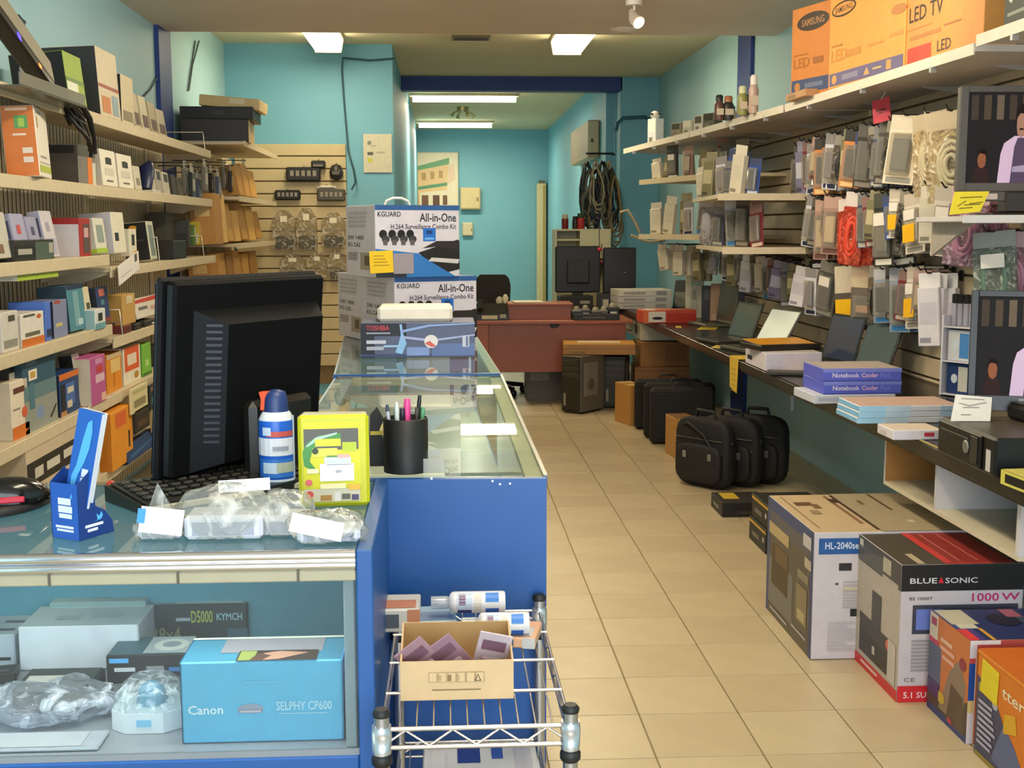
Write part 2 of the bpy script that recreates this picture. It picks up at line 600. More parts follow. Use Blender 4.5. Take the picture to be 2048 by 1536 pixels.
def li(name, label, cat, x0, x1, ytop, z, Xf=-1.53, d=.16, col='#dddddd', side=None, top=None, specs=(), lean=0, yaw=0, mode='box', group=None):
    a, b = P(x0, 457, X=Xf), P(x1, 457, X=Xf)
    h = max(.03, P(x0, ytop, X=Xf).z-z)
    W = max(.02, b.y-a.y)
    fm = {}
    if side:
        fm['L'] = side
    if top:
        fm['T'] = top
    t = carton(name, label, cat, (Xf-d/2, (a.y+b.y)/2, z), 90+yaw, (W, d, h), col, specs, fm, group)
    if lean:
        t.rotation_euler = (R(-lean), 0, R(90+yaw))
        t.location.z += abs(sin(R(lean)))*d/2
    return t


T_ = lambda f, *a: (f,)+a
# highest shelf
li('software_box', 'black box with a green and white front on the highest shelf', 'box', 152, 186, 118, S1, d=.22, col='#8fa83c', side='#14120f', top='#1b1a16', lean=6,
   specs=[('L', 'o', .45, .72, .28, .13, '#b9a5a0'), ('L', 'o', .5, .74, .12, .07, '#b04038'), ('F', 0, 0, .6, .42, '#d9dcc8'), ('F', 0, .42, 1, .5, '#5d7d2a'), ('L', .2, .3, .7, .36, '#6a4038')])
li('software_box', 'tall black box with a small red emblem on the highest shelf', 'box', 213, 252, 104, S1, d=.24, col='#cdbfa2', side='#2b2c2c', top='#55554e', lean=3,
   specs=[('L', 'o', .55, .72, .12, .05, '#9c3a34'), ('L', 'o', .52, .12, .14, .06, '#8f3a2a'), ('L', .4, .42, .7, .56, '#4a463e'), ('F', 0, .42, 1, .47, '#9c4a38'), ('F', .1, .06, .5, .3, '#c47a4a'), ('F', .6, .05, .9, .35, '#8ba0a6')])
li('thin_box', 'thin black and cream box next to the tall black one', 'box', 254, 277, 153, S1, d=.1, col='#cdbf9c', side='#16150f', specs=[('F', .1, .1, .9, .3, '#8a7a60')])
for i, (x0, x1, yt, c) in enumerate(((281, 292, 190, '#b6a88a'), (296, 309, 196, '#c0b494'), (313, 325, 208, '#a89878'), (328, 342, 222, '#b4a68a'))):
    li('bagged_part', ('first', 'second', 'third', 'fourth')[i]+' of the bagged brown parts standing past the thin cream box', 'packet', x0, x1, yt, S1, d=.05, col=c, lean=8,
       specs=[('F', .1, .1, .9, .45, '#5a3a30'), ('L', .2, .2, .8, .5, '#6c5444')], group='bagged parts on the highest shelf')
# grey topped monitor lying tilted with lights, tray under it
t = thing('network_recorder', 'black edged recorder with a grey face and an orange light, leaning on its tray', 'recorder', P(114, 186, X=-1.49), rot=(R(-14), R(19), R(90)))
MB().box(-.75, 0, 0, .06, 0, .13, K('#17140f', .35), .008).out('case', t)
MB().box(-.74, -.008, -.002, 0, .042, .128, K('#8d8672', .5)).out('grey_face', t)
MB().box(-.20, -.18, -.003, .0, .012, .026, K('#ff7a3a', .3, emit=2.5)).out('orange_light', t)
MB().box(-.43, -.40, -.003, .0, .008, .032, K('#5a4cff', .3, emit=1.5)).out('blue_light', t)
t = thing('acrylic_tray', 'smoky clear tray jutting out under the tilted recorder', 'tray', P(60, 190, X=-1.52))
MB().box(-.26, .12, -.45, .28, -.02, -.012, clear('#8f8a78', .45, .15), .002).out('sheet', t)
MB().box(.112, .12, -.45, .28, -.012, .03, clear('#a8a492', .5, .15), .001).out('lip', t)
BLK = K('#0f0d0b', .45)
t = thing('cable_tangle', 'tangle of black power cables hanging off the highest shelf', 'cable', P(150, 215, X=-1.47))
random.seed(3)
for k in range(7):
    a = random.uniform(-.1, .08)
    MB().tube([(-.08, -.28+k*.03, .12), (-.02, -.12+k*.02, .05-.02*k), (.0, a, .02-.03*(k % 3)), (.01, .05+.02*k, -.02-.02*k), (.0, .12+.012*k, -.05-.022*k)], .008, BLK, 6).out('cable', t)
MB().tube([(.0, .05, .03), (.01, .16, -.03), (.015, .2, -.11), (.012, .215, -.17)], [.018, .014, .009, .008], BLK, 8).out('plug_lead', t)
# second shelf
t = li('router_box', 'big white box with an orange side on the second shelf', 'box', 70, 122, 216, S2, Xf=-1.49, d=.115, col='#e4dccb', side='#d9761e', top='#e0d8c8', yaw=10,
       specs=[('F', .06, .07, .98, .17, '#aebb3e'), ('F', .1, .9, .5, .95, '#8c8678'), ('F', .12, .7, .2, .86, '#b08c4a'), ('F', .2, .28, .7, .31, '#9a958a'), ('F', .1, .2, .9, .22, '#b5afa2'),
              ('L', .38, .68, .78, .86, '#58a04a'), ('L', .5, .7, .68, .82, '#a8c84a'), ('L', .55, .33, .85, .41, '#e8d8c8'), ('L', .55, .2, .85, .28, '#e8d8c8'), ('L', .15, .93, .8, .97, '#f0c8a0'), ('L', .3, .58, .7, .61, '#f3d9bd')], lean=3)
li('router_box', 'cream box with a dark red top band standing before the orange one', 'box', -20, 6, 300, S2, Xf=-1.56, d=.1, col='#cdb894', side='#c9b48c', specs=[('L', .1, .1, .6, .6, '#a07a48')])
li('dark_box', 'dark red box lying on the cream box end of the second shelf', 'box', -14, 10, 245, S2+.16, Xf=-1.58, d=.12, col='#5d2026', side='#6a262c')
li('hard_drive_box', 'black topped box with an orange stripe on the second shelf', 'box', 163, 196, 290, S2, d=.16, col='#7d766c', side='#4a4038', top='#17140f', specs=[('F', .52, 0, .8, .72, '#e07a28'), ('F', 0, .72, 1, 1, '#4c4a40'), ('F', .8, 0, 1, .6, '#cfd0bc'), ('L', 0, .05, .2, .75, '#c8501e'), ('L', .1, .78, .9, .98, '#12100d')])
for i, (x0, x1, yt, px) in enumerate(((211, 240, 302, 1), (244, 272, 311, 2))):
    li('webcam_box', ('white box with a dark camera picture beside the orange stripe', 'second white box with a dark picture, next to the blue handset')[i], 'box', x0, x1, yt, S2, d=.13, col='#e6dfcb', side='#cfc7b4',
       specs=[('F', .3, .6, .7, .78, '#1c1a16'), ('F', 'o', .5, .7, .2, .1, '#2a2822'), ('F', .25, .12, .7, .17, '#6a655a'), ('F', .2, .3, .8, .5, '#d0cab8')], lean=4)
li('packet', 'cream packet leaning on the white camera boxes', 'packet', 276, 288, 335, S2, d=.08, col='#cfc6ae', lean=6, specs=[('F', .2, .2, .8, .5, '#8d8674')])
t = thing('desk_phone', 'dark blue rounded handset standing on the second shelf', 'handset', P(296, 388, X=-1.56), rz=90)
MB().tube([(-.06, 0, .02), (-.02, 0, .12), (.06, .0, .16)], [.035, .045, .02], K('#1d2548', .35), 10).out('handset_body', t)
MB().box(-.08, .08, -.05, .05, 0, .02, K('#c8c3b2', .5), .004).out('foot', t)
for i, (x0, x1, yt) in enumerate(((308, 317, 338), (320, 330, 340), (333, 344, 346), (350, 358, 352), (362, 370, 356))):
    li('bagged_card', ('first', 'second', 'third', 'fourth', 'fifth')[i]+' grey bagged card past the blue handset on the second shelf', 'packet', x0, x1, yt, S2, d=.05, col=('#b9b3a0', '#a8a28e', '#c0b8a2', '#3a342a', '#58503e')[i], lean=7,
       specs=[('F', .15, .55, .85, .9, '#3c3a34'), ('L', .2, .5, .8, .8, '#2d2b26')], group='bagged cards on the second shelf')
# third shelf
li('grey_bag_pack', 'grey shiny packet at the near end of the third shelf', 'packet', -6, 22, 432, S3A, d=.12, col='#bcb8ac', side='#cfcbc0', lean=8, specs=[('F', .1, .1, .5, .3, '#7a5a3c'), ('L', .3, .1, .8, .9, '#ddd9cf')])
for i, (x0, x1, yt, lab) in enumerate(((36, 62, 430, 'lilac blister pack with a red button on the third shelf'), (66, 86, 436, 'second lilac blister pack, behind the one with the red button'), (96, 118, 424, 'tall pale lilac pack leaning on the red box'))):
    li('blister_pack', lab, 'packet', x0, x1, yt, S3A, d=.05, col=('#9d9cb8', '#9493ae', '#c6c0c4')[i], side='#b0aec2', lean=10,
       specs=[('F', .1, .05, .9, .4, ('#5a74b0', '#8f93b4', '#a8a4b8')[i]), ('F', .3, .55, .6, .75, ('#c0424a', '#3e4060', '#9c98a8')[i]), ('L', .1, .05, .9, .35, '#6f86b8'), ('L', .2, .45, .8, .85, '#5c5a7c')])
li('red_box', 'white box with a red edge and top on the third shelf', 'box', 158, 180, 436, S3A, d=.13, col='#a32a28', side='#d0cbd2', top='#a82c2a', specs=[('L', 0, 0, .96, .84, '#d6d0d6'), ('L', .0, .84, 1, 1, '#a62a2a'), ('F', .35, .1, .9, .85, '#5a4a44'), ('F', .4, .5, .8, .75, '#cfa0a0')])
li('green_edge_box', 'white box with a lime green foot on the third shelf', 'box', 193, 214, 440, S3A, d=.1, col='#d8d6c4', side='#c9c8ba', specs=[('F', 0, 0, 1, .14, '#a6c43a'), ('L', .2, 0, 1, .12, '#a6c43a'), ('F', .2, .3, .8, .8, '#8f9a90')], lean=6)
li('white_box', 'tall white box with a small black picture on the third level', 'box', 228, 252, 428, S3B+.05, d=.15, col='#e0dac4', side='#cdc9cf', specs=[('F', .15, .3, .45, .5, '#23211d'), ('L', .55, .15, .8, .22, '#6a6878')], lean=4)
li('white_box', 'small white box with a black slot picture, before the black software box', 'box', 258, 272, 458, S3B+.04, d=.1, col='#ddd5bf', specs=[('F', .3, .4, .7, .8, '#2c2822'), ('F', .6, .02, 1, .2, '#d9a03a')])
li('software_box', 'black box with a round orange badge on the third level', 'box', 300, 313, 447, S3B, d=.13, col='#c8c8b4', side='#14130f', top='#2a2822', specs=[('L', 'o', .45, .86, .16, .06, '#dda024'), ('L', .15, .5, .8, .55, '#3c3a30'), ('F', .2, .1, .8, .9, '#7d8a82')], lean=6)
t = thing('paper_label', 'white paper tag hanging off the third-level shelf edge', 'tag', P(262, 532, X=-1.48), rot=(0, R(-8), R(92)))
MB().box(-.27, .18, -.001, .001, -.045, .045, K('#e0dad4', .6)).out('paper', t)
prints(t, (.45, .0025, .09), [('F', .78, .55, .9, .95, '#5a564c'), ('F', .1, .3, .6, .36, '#b8b2aa')]).location = (-.045, 0, -.045)
t = li('dark_box', 'black box caged by wire dividers on the third level', 'box', 345, 371, 482, S3B, d=.12, col='#1b1a17', side='#22201c')
li('leaning_box', 'dark grey box standing behind the caged black one', 'box', 330, 362, 425, S3B, Xf=-1.66, d=.1, col='#3a3830', side='#4a463a', specs=[('F', .1, .1, .9, .9, '#454538')])
# fourth shelf
t = carton('flat_box', 'long black and grey box lying over the white boxes, fourth shelf', 'box', (-1.62, P(58, 580, X=-1.55).y, S4A+.305), 90, (.44, .2, .085), '#24221d', [('F', .02, .25, .48, .75, '#17150f'), ('F', .08, .38, .42, .62, '#a8a498'), ('F', .5, .1, .98, .9, '#4c5a4e'), ('F', .86, .4, .97, .85, '#a9a596'), ('L', .1, .2, .9, .8, '#4c483c')], {'T': '#55564c'})
t = carton('flat_box', 'flat white box with a green edge under the black and grey one', 'box', (-1.61, P(58, 600, X=-1.55).y, S4A+.245), 90, (.46, .2, .058), '#cfcabc', [('F', 0, 0, 1, .35, '#a4bc3c'), ('F', .4, .5, .6, .85, '#8a7a5a'), ('L', .1, .1, .9, .5, '#c0bcae')])
li('router_box', 'white box with an orange base on the fourth shelf', 'box', 32, 78, 632, S4A, d=.16, col='#ddd6cc', side='#cfc8bc', specs=[('F', 0, 0, 1, .24, '#c66a20'), ('F', 'o', .78, .86, .1, .07, '#c0602a'), ('F', .15, .3, .8, .42, '#6a6450'), ('F', .1, .9, .6, .97, '#5a564e')])
li('white_box', 'plain white box at the near end of the fourth shelf', 'box', -8, 26, 628, S4A, d=.18, col='#cdc8be', specs=[('F', .4, .75, .8, .9, '#4a463c'), ('F', .1, .1, .9, .3, '#8d8a80')])
li('slim_box', 'slim bright blue box between the orange and the lilac box', 'box', 82, 93, 606, S4A, d=.14, col='#4f74c8', side='#5078d0', specs=[('L', .1, .05, .9, .3, '#a8b4c8'), ('F', .1, .1, .9, .3, '#2c3450')])
li('lilac_box', 'muted lilac blue box on the fourth shelf', 'box', 99, 126, 604, S4A, d=.12, col='#7f86a8', side='#2b2a38', specs=[('F', .1, .3, .6, .4, '#c6b87a'), ('F', .05, .92, .5, 1, '#a8423a'), ('L', .2, .6, .8, .8, '#b04a38')])
li('teal_box', 'teal box with a white swirl on the fourth shelf', 'box', 133, 165, 576, S4A, d=.12, col='#4f8696', side='#2b4250', top='#1f2f4c', specs=[('F', .3, .1, .65, .85, '#7ba4ae'), ('F', .5, .12, .8, .25, '#b8cfd0'), ('F', 0, .9, 1, 1, '#20304c')], lean=4)
li('slim_box', 'cream slim box with a brown picture by the teal box', 'box', 168, 179, 580, S4A, d=.1, col='#d3c9a8', specs=[('F', .2, .3, .8, .6, '#4a4232')], lean=6)
li('software_box', 'dark blue box with a red and white badge on the fourth shelf', 'box', 192, 214, 582, S4A, d=.13, col='#2a3a66', side='#1d2430', specs=[('F', .2, .75, .7, .95, '#c8685c'), ('F', .3, .5, .6, .65, '#4f7f8c'), ('F', .3, .02, 1, .12, '#8a3a38')], lean=5)
li('small_box', 'small white and teal box at the foot of the dark blue one', 'box', 182, 203, 622, S4A, Xf=-1.49, d=.06, col='#d3d8d4', side='#8fb0b4', specs=[('F', .3, .4, .7, .8, '#2a2a2c'), ('F', 0, 0, 1, .3, '#6a9aa4')])
li('cardboard_box', 'small brown cardboard box beside the dark blue one', 'box', 238, 264, 592, S4A-.03, d=.09, col='#c39a52', side='#b98f48', top='#cfac6a', specs=[('F', .3, .7, .8, .95, '#d8c8a0'), ('L', .3, .03, .6, .1, '#4a3a22')])
t = li('foil_bag', 'red and white plastic bag propped on the fourth level', 'bag', 268, 326, 605, S4B+.03, d=.07, col='#d9d0c0', side='#c0b8a8', lean=12, specs=[('F', [(0, .75), (1, .75), (1, 1.0), (0, .9)], '#c8321e'), ('F', [(.75, 0), (1, 0), (1, .75), (.85, .75)], '#cf4426'), ('F', .1, .4, .4, .55, '#6a665a'), ('F', .5, .3, .7, .5, '#c89a8c')])
for i, (x0, x1, yt, c) in enumerate(((240, 255, 655, '#6a2620'), (262, 275, 652, '#1a1713'), (282, 305, 648, '#23211c'))):
    li('small_carton', ('dark red carton in the wire divider of the fourth level', 'narrow black carton next to the dark red one', 'black carton with a white strip under the red and white bag')[i], 'box', x0, x1, yt, S4B-.0, Xf=-1.51, d=.08, col=c, specs=[('F', .6, .2, .9, .5, '#cfcabc')] if i == 2 else [('F', .2, .3, .8, .6, '#4a2a22')])
# fifth shelf
li('router_box', 'white box with orange foot and red badge at the near end, fifth shelf', 'box', 3, 38, 772, S5, d=.15, col='#ddcfb8', side='#cfc0a6', specs=[('F', 0, 0, 1, .22, '#cf6a1a'), ('F', 'o', .75, .42, .16, .1, '#d05a3a'), ('F', .15, .78, .8, .88, '#5f2f22'), ('F', .1, .5, .5, .53, '#8a8272')])
li('small_sign', 'small black framed card above the orange footed box', 'card', 0, 14, 742, S5+.2, Xf=-1.56, d=.03, col='#17150f', specs=[('F', .1, .12, .9, .62, '#d9d4c6')])
li('gradient_box', 'large dark teal box fading to grey on the fifth shelf', 'box', 30, 97, 722, S5, d=.13, col='#2c5266', side='#24404f', specs=[('F', 0, .0, 1, .42, '#8f9488'), ('F', 0, .42, 1, .62, '#5f7c80'), ('F', 'o', .45, .22, .12, .09, '#7a90b0'), ('F', .15, .68, .4, .82, '#e4dcc8'), ('F', .2, .71, .35, .79, '#c49a48'), ('F', .1, .88, .4, .94, '#5b7c8c'), ('F', [(.75, .1), (.95, .25), (.97, .22), (.78, .07)], '#2a2622'), ('F', .15, .3, .3, .65, '#49717f')])
li('orange_lid_box', 'dark blue box with an orange lid band on the fifth shelf', 'box', 103, 143, 757, S5, d=.12, col='#1f3c6c', side='#17243c', specs=[('F', 0, .86, 1, 1, '#cf6a1e'), ('F', .3, .2, .75, .75, '#4568a4'), ('F', .38, .5, .7, .64, '#c9c1a8'), ('F', .35, .15, .6, .32, '#c8bca0'), ('F', .05, .1, .25, .75, '#10151f'), ('F', 0, .0, .3, .12, '#a87a4a')])
li('bagged_part', 'greyish plastic bag above the orange lid box', 'bag', 88, 128, 700, S5+.2, Xf=-1.62, d=.05, col='#8f907c', lean=14, specs=[('F', .2, .2, .7, .6, '#5f6454')])
li('blister_pack', 'grey and black blister pack between the orange lid and pink boxes', 'packet', 146, 160, 716, S5, d=.06, col='#b9b3a6', side='#2a2622', lean=8, specs=[('F', .2, .4, .8, .9, '#2b2722'), ('L', .1, .5, .9, .9, '#17140f')])
li('pink_box', 'pink box on the fifth shelf', 'box', 168, 198, 722, S5, Xf=-1.49, d=.14, col='#b5558c', side='#cfc4ae', specs=[('F', .3, .45, .9, .62, '#d9b4c0'), ('F', .4, .65, .8, .8, '#c23c3c'), ('F', .65, .03, .98, .2, '#e0b49a'), ('F', .3, .84, .8, .95, '#c88ab0')])
li('orange_box', 'plain orange box next to the pink one', 'box', 201, 231, 716, S5, d=.14, col='#dd8a1c', side='#c87a18', specs=[('F', .25, .5, .9, .85, '#e4c078'), ('F', .45, .1, .5, .5, '#b86a14'), ('F', 0, .88, 1, 1, '#d8b890')])
li('orange_box', 'orange red and white box beside the green one', 'box', 236, 270, 702, S5, d=.13, col='#e6ddc4', side='#d0c6ac', specs=[('F', .05, .35, .9, 1, '#dd5a1e'), ('F', .2, .5, .75, .8, '#ecd6bc'), ('F', 'o', .72, .18, .13, .1, '#b9852c')])
li('green_box', 'leafy green box on the fifth shelf', 'box', 274, 292, 694, S5, d=.12, col='#79b83c', side='#5f9a2e', specs=[('F', .3, .3, .7, .5, '#b8dc78'), ('F', 0, 0, 1, .1, '#3c6a1c')])
li('dark_box', 'dark grey box at the far end of the fifth shelf', 'box', 298, 322, 700, S5, Xf=-1.58, d=.14, col='#4c4c40', side='#37372f')
for i, (x0, x1, yt, c, lab) in enumerate(((248, 282, 787, '#d3c797', 'cream card pack hanging below the fifth shelf'), (286, 308, 778, '#1c2422', 'black pack with a teal gem picture below the fifth shelf'), (300, 316, 762, '#c6bb8e', 'cream bulb pack hanging at the shelf end'),
                                          (254, 284, 832, '#17130e', 'black card pack hanging under the cream one'), (290, 312, 828, '#c7a474', 'tan card pack hanging under the teal gem one'))):
    zb = P(x0, yt+(52 if i < 3 else 48), X=-1.46).z
    li('hanging_card', lab, 'packet', x0, x1, yt, zb, Xf=-1.455, d=.012, col=c, specs=[('F', .15, .2, .85, .5, ('#8d8458', '#3c8a88', '#e0d8b8', '#4a3018', '#8a5a48')[i]), ('F', .1, .75, .9, .9, ('#b9ad7a', '#8a5a50', '#b8ad80', '#2c2014', '#b89060')[i])], group='cards clipped below the fifth shelf')
# lowest shelf
li('orange_box', 'vivid orange box behind the blue brochures, lowest shelf', 'box', 205, 248, 838, S6, Xf=-1.47, d=.14, col='#e0901c', side='#c87a18', specs=[('F', .78, .25, .86, .55, '#2a2014'), ('F', .2, .7, .7, .95, '#d8602a')])
t = li('printer_carton', 'long carton with a black printed band on the lowest shelf', 'box', 28, 145, 916, S6, Xf=-1.5, d=.2, col='#cbb89a', side='#bfac8c', top='#8d876c', specs=[('F', 0, .5, 1, .82, '#1b1712'), ('F', .12, .58, .26, .72, '#c8c0ae'), ('F', .32, .6, .55, .72, '#d0c8b8'), ('F', .62, .62, .8, .74, '#cfc8b8'), ('F', .9, .3, 1, .5, '#d0682c')])
0 and li('grey_device', 'grey flat device on top of the long black banded carton', 'device', 52, 140, 870, S6+.235, Xf=-1.54, d=.16, col='#6c6858', side='#3a372e', top='#8b8672', specs=[('F', .3, .3, .6, .7, '#2a2822')])
li('blue_bag', 'dark blue foil bag under the hanging cards, lowest shelf', 'bag', 238, 300, 912, S6-.02, Xf=-1.46, d=.05, col='#1d3c66', side='#14243c', lean=10, specs=[('F', [(.1, .2), (.9, .5), (.95, .6), (.1, .4)], '#2f5e8e')])
li('orange_tab_box', 'small cream box with an orange corner under the brochures', 'box', 148, 178, 905, S6, Xf=-1.48, d=.12, col='#d8c8a8', specs=[('F', 0, .6, .5, 1, '#d0682c')])
# ---------------------------------------------------------------- second shelf bank on the left wall, past the navy post
KRAFT = K('#c99a4e', .7, noise=.1)
BX0, BX1 = 8.62, 10.35


def board_shelf(label, pts, z, th=.022, col=None):
    t = thing('wall_shelf', label, 'shelf', (0, 0, z))
    m = col or SHELFM
    MB().prism(pts, 'z', -th, 0, m).out('board', t)
    e = MB()
    for a, b in zip(pts, pts[1:]):
        pass
    a, b = Vector((*pts[0], 0)), Vector((*pts[1], 0))
    d = (b-a).normalized()
    n = Vector((d.y, -d.x, 0))
    e.add([a+n*.006+Vector((0, 0, -th-.012)), b+n*.006+Vector((0, 0, -th-.012)), b+n*.006+Vector((0, 0, .004)), a+n*.006+Vector((0, 0, .004)),
           a+Vector((0, 0, -th-.012)), b+Vector((0, 0, -th-.012)), b+Vector((0, 0, .004)), a+Vector((0, 0, .004))],
          [(0, 1, 2, 3), (5, 4, 7, 6), (3, 2, 6, 7), (1, 0, 4, 5), (0, 3, 7, 4), (2, 1, 5, 6)], m)
    e.out('front_edge', t)
    return t


gp2 = thing('slotted_wall_panel', 'short slotted panel on the left wall past the navy post', 'wall panel', (XL, 0, 0))
MB().box(0, .03, 8.6, 10.75, .05, 2.06, DARKG).out('backing_board', gp2)
sl = MB().box(.03, .045, 0, .06, .05, 2.06, BEIGE, .003).out('slat', gp2, (0, 8.6, 0))
for k in range(1, 28):
    o = sl.copy()
    COL.objects.link(o)
    o.location = (0, 8.6+k*.078, 0)
XB = -1.81
board_shelf('deep grey shelf carrying the pile of black boxes past the navy post', [(-1.375, 8.62), (-1.375, 10.3), (XB, 10.3), (XB, 8.62)], 2.07)
zb1, zb2, zb3 = P(470, 395, X=-1.5).z, P(455, 488, X=-1.5).z, 1.03
board_shelf('short shelf of kraft envelopes just under the deep grey shelf', [(-1.42, 8.62), (-1.42, 10.5), (XB, 10.5), (XB, 8.62)], zb1)
board_shelf('longer shelf of kraft envelopes below the short one', [(-1.45, 8.62), (-1.45, 10.6), (XB, 10.6), (XB, 8.62)], zb2)
board_shelf('bottom envelope shelf hidden behind the black monitor', [(-1.45, 8.12), (-1.45, 10.6), (XB, 10.6), (XB, 8.12)], zb3)
# pile on the top shelf
carton('flat_carton', 'wide black carton with a cardboard end at the bottom of the pile', 'box', (-1.60, 8.93, 2.071), 4, (.46, .5, .155), '#221c18', [('R', 0, 0, 1, 1, '#c4a468'), ('R', .3, .5, .6, .9, '#8f7844')], {'R': '#c4a468', 'T': '#2a241e', 'D': '#b58a50'})
carton('flat_carton', 'black lid with a greenish edge on the wide black carton', 'box', (-1.58, 8.95, 2.228), 2, (.50, .5, .085), '#121110', [('F', .45, .3, .6, .7, '#2a2a26')], {'R': '#26302c', 'T': '#1c1b18'})
carton('flat_carton', 'crumpled cream carton on top of the black pile', 'box', (-1.50, 9.0, 2.315), 1, (.42, .4, .075), '#d9bd84', [('F', .5, .4, .75, .9, '#e8d8b0')], {'T': '#e4cf9c', 'L': '#c49a58'}, tilt=(0, R(5), 0))
bl = MB().box(-.22, .2, -.2, .2, 0, .004, K('#c88a4a', .7)).out('cardboard_sheet', None, (-1.60, 8.9, 2.0712))
tag(bl, 'thin cardboard sheet peeking out beneath the black carton pile', 'cardboard')
bl.location.z = 2.0662+.001
bl.location.y = 8.84


def envelope(name, label, x0, x1, ytop, z, Xf, col, lean=6, d=.03):
    return li(name, label, 'envelope', x0, x1, ytop, z, Xf=Xf, d=d, col=col, lean=lean, specs=[('L', .2, .55, .8, .8, '#d9b878')], group='kraft padded envelopes')


for i, (x0, x1, yt) in enumerate(((482, 492, 335), (494, 504, 332), (506, 517, 345))):
    envelope('padded_envelope', ('first', 'second', 'third')[i]+' kraft envelope on the short shelf under the deep one', x0, x1, yt, zb1, -1.45, ('#b8873c', '#c4924a', '#c99a50')[i], 9, .12)
for i, (x0, x1, yt) in enumerate(((432, 446, 388), (449, 456, 392), (458, 468, 412), (471, 482, 425), (486, 496, 412), (500, 512, 418), (515, 526, 430))):
    envelope('padded_envelope', ('first', 'second', 'third', 'fourth', 'fifth', 'sixth', 'seventh')[i]+' kraft envelope from the navy post on the longer shelf', x0, x1, yt, zb2, -1.48, ('#b9853f', '#dcb46a', '#c8984c', '#d2a558', '#b98a44', '#cfa052', '#bb8a42')[i], (2, 4, 8, 6, 10, 7, 12)[i], .16)
for i, (x0, x1, yt) in enumerate(((425, 436, 520), (440, 452, 510), (456, 466, 515), (470, 482, 505), (487, 498, 512), (503, 515, 506))):
    envelope('padded_envelope', ('first', 'second', 'third', 'fourth', 'fifth', 'sixth')[i]+' kraft envelope on the bottom shelf above the black monitor', x0, x1, yt, zb3, -1.56, ('#b9823a', '#cf9c4c', '#a9763a', '#c8954a', '#d2a050', '#b88440')[i], 5, .16)
# grey packs hanging between the shelves
random.seed(11)
for i in range(10):
    x = 372+i*13
    zt = P(x, 322+(i % 3)*10, X=-1.55).z
    p = P(x, 400, X=-1.55+.04*(i % 2))
    t = thing('hanging_pack', 'dark '+('grey', 'black', 'bluish')[i % 3]+' pack number '+('one', 'two', 'three', 'four', 'five', 'six', 'seven', 'eight', 'nine', 'ten')[i]+' from the navy post, hanging under the black pile', 'packet', (p.x, p.y, zt), 90, 'dark packs under the deep shelf')
    c = ('#6f6a60', '#2a2722', '#4a5064')[i % 3]
    MB().box(-.05, .05, -.012, .012, -.20, -.05, K(c, .3), .004).out('pack', t)
    MB().box(-.045, .045, -.002, .002, -.05, .0, K('#a8a294', .4), .001).out('header_card', t)
    MB().box(-.035, .035, -.0135, -.012, -.16, -.09, K(('#b8b2a4', '#a8a090', '#8a8f9c')[i % 3], .4)).out('pack_label', t)
    MB().tube([(0, -.02, -.012), (0, .2, -.01)], .004, K('#3a352c', .4)).out('hook', t)
for i in range(6):
    x = 378+i*11
    p = P(x, 440, X=-1.58)
    t = carton('boxed_part', ('dark', 'green and white', 'yellow edged', 'red dotted', 'grey', 'black')[i]+' boxed part among the packs left of the envelopes', 'box', (p.x-.05, p.y, zb2), 90, (.055, .1, (.16, .13, .15, .14, .17, .12)[i]), ('#3a3a34', '#5d7a3a', '#c9b43c', '#d8d2c4', '#6a675c', '#1d1b17')[i],
               [('F', .2, .5, .8, .9, ('#55564c', '#c8ccb8', '#d8d2c0', '#c04a48', '#8a887c', '#3c3a34')[i]), ('L', .1, .1, .9, .5, ('#2a2a26', '#4a6a2c', '#d6d0c0', '#d6d0c8', '#56544a', '#2a2824')[i])], group='small parts beside the envelopes')

# ---------------------------------------------------------------- slatwall on the back wall
SLATM = K('#cbb98f', .55, noise=.07, scale=8)
sw = thing('slatwall_panel', 'beige slatwall panel on the blue back wall', 'wall panel', (0, 10.798, 0))
MB().box(-1.8, P(693, 400, Y=10.76).x, -.012, 0, .1, P(600, 288, Y=10.76).z, K('#7d6c48', .7)).out('backing_board', sw)
x1 = P(693, 400, Y=10.76).x
zt = P(600, 288, Y=10.76).z
n = int((zt-.15)/.108)
sl = MB().box(-1.8, x1, -.034, -.012, -.098, 0, SLATM, .004).out('slat', sw, (0, 0, zt))
for k in range(1, n):
    o = sl.copy()
    COL.objects.link(o)
    o.location = (0, 0, zt-k*.108)
YB = 10.765


def back_item(name, label, cat, x0, y0, x1, y1, d=.06, mat='#1d1b17', kind='block'):
    a, b = P(x0, y1, Y=YB-d), P(x1, y0, Y=YB-d)
    t = thing(name, label, cat, ((a.x+b.x)/2, YB-d/2, a.z))
    W, H = (b.x-a.x)/2, b.z-a.z
    m = K(mat, .4)
    if kind == 'strip':
        MB().box(-W, W, -d/2, d/2, 0, H, m, .012).out('case', t)
        for k in range(5):
            MB().box(-W*.75+k*W*.33, -W*.75+k*W*.33+W*.2, -d/2-.004, -d/2, H*.35, H*.75, K('#8d8674', .4)).out('socket', t)
    elif kind == 'blob':
        MB().lathe([(W*.3, 0), (W*.9, H*.2), (W, H*.5), (W*.7, H*.9), (W*.2, H)], (0, 0, 0), m, 12).out('case', t)
        MB().box(-W*.5, W*.5, -W*1.02, -W*.9, H*.35, H*.55, K('#59554a', .4)).out('face_plate', t)
    else:
        MB().box(-W, W, -d/2, d/2, 0, H, m, .01).out('case', t)
        MB().box(-W*.7, W*.7, -d/2-.003, -d/2, H*.2, H*.5, K('#6f6a5c', .4)).out('face_plate', t)
    MB().tube([(0, 0, H*.8), (0, d/2+.01, H+.02)], .004, K('#3a352c', .4)).out('hook', t)
    return t


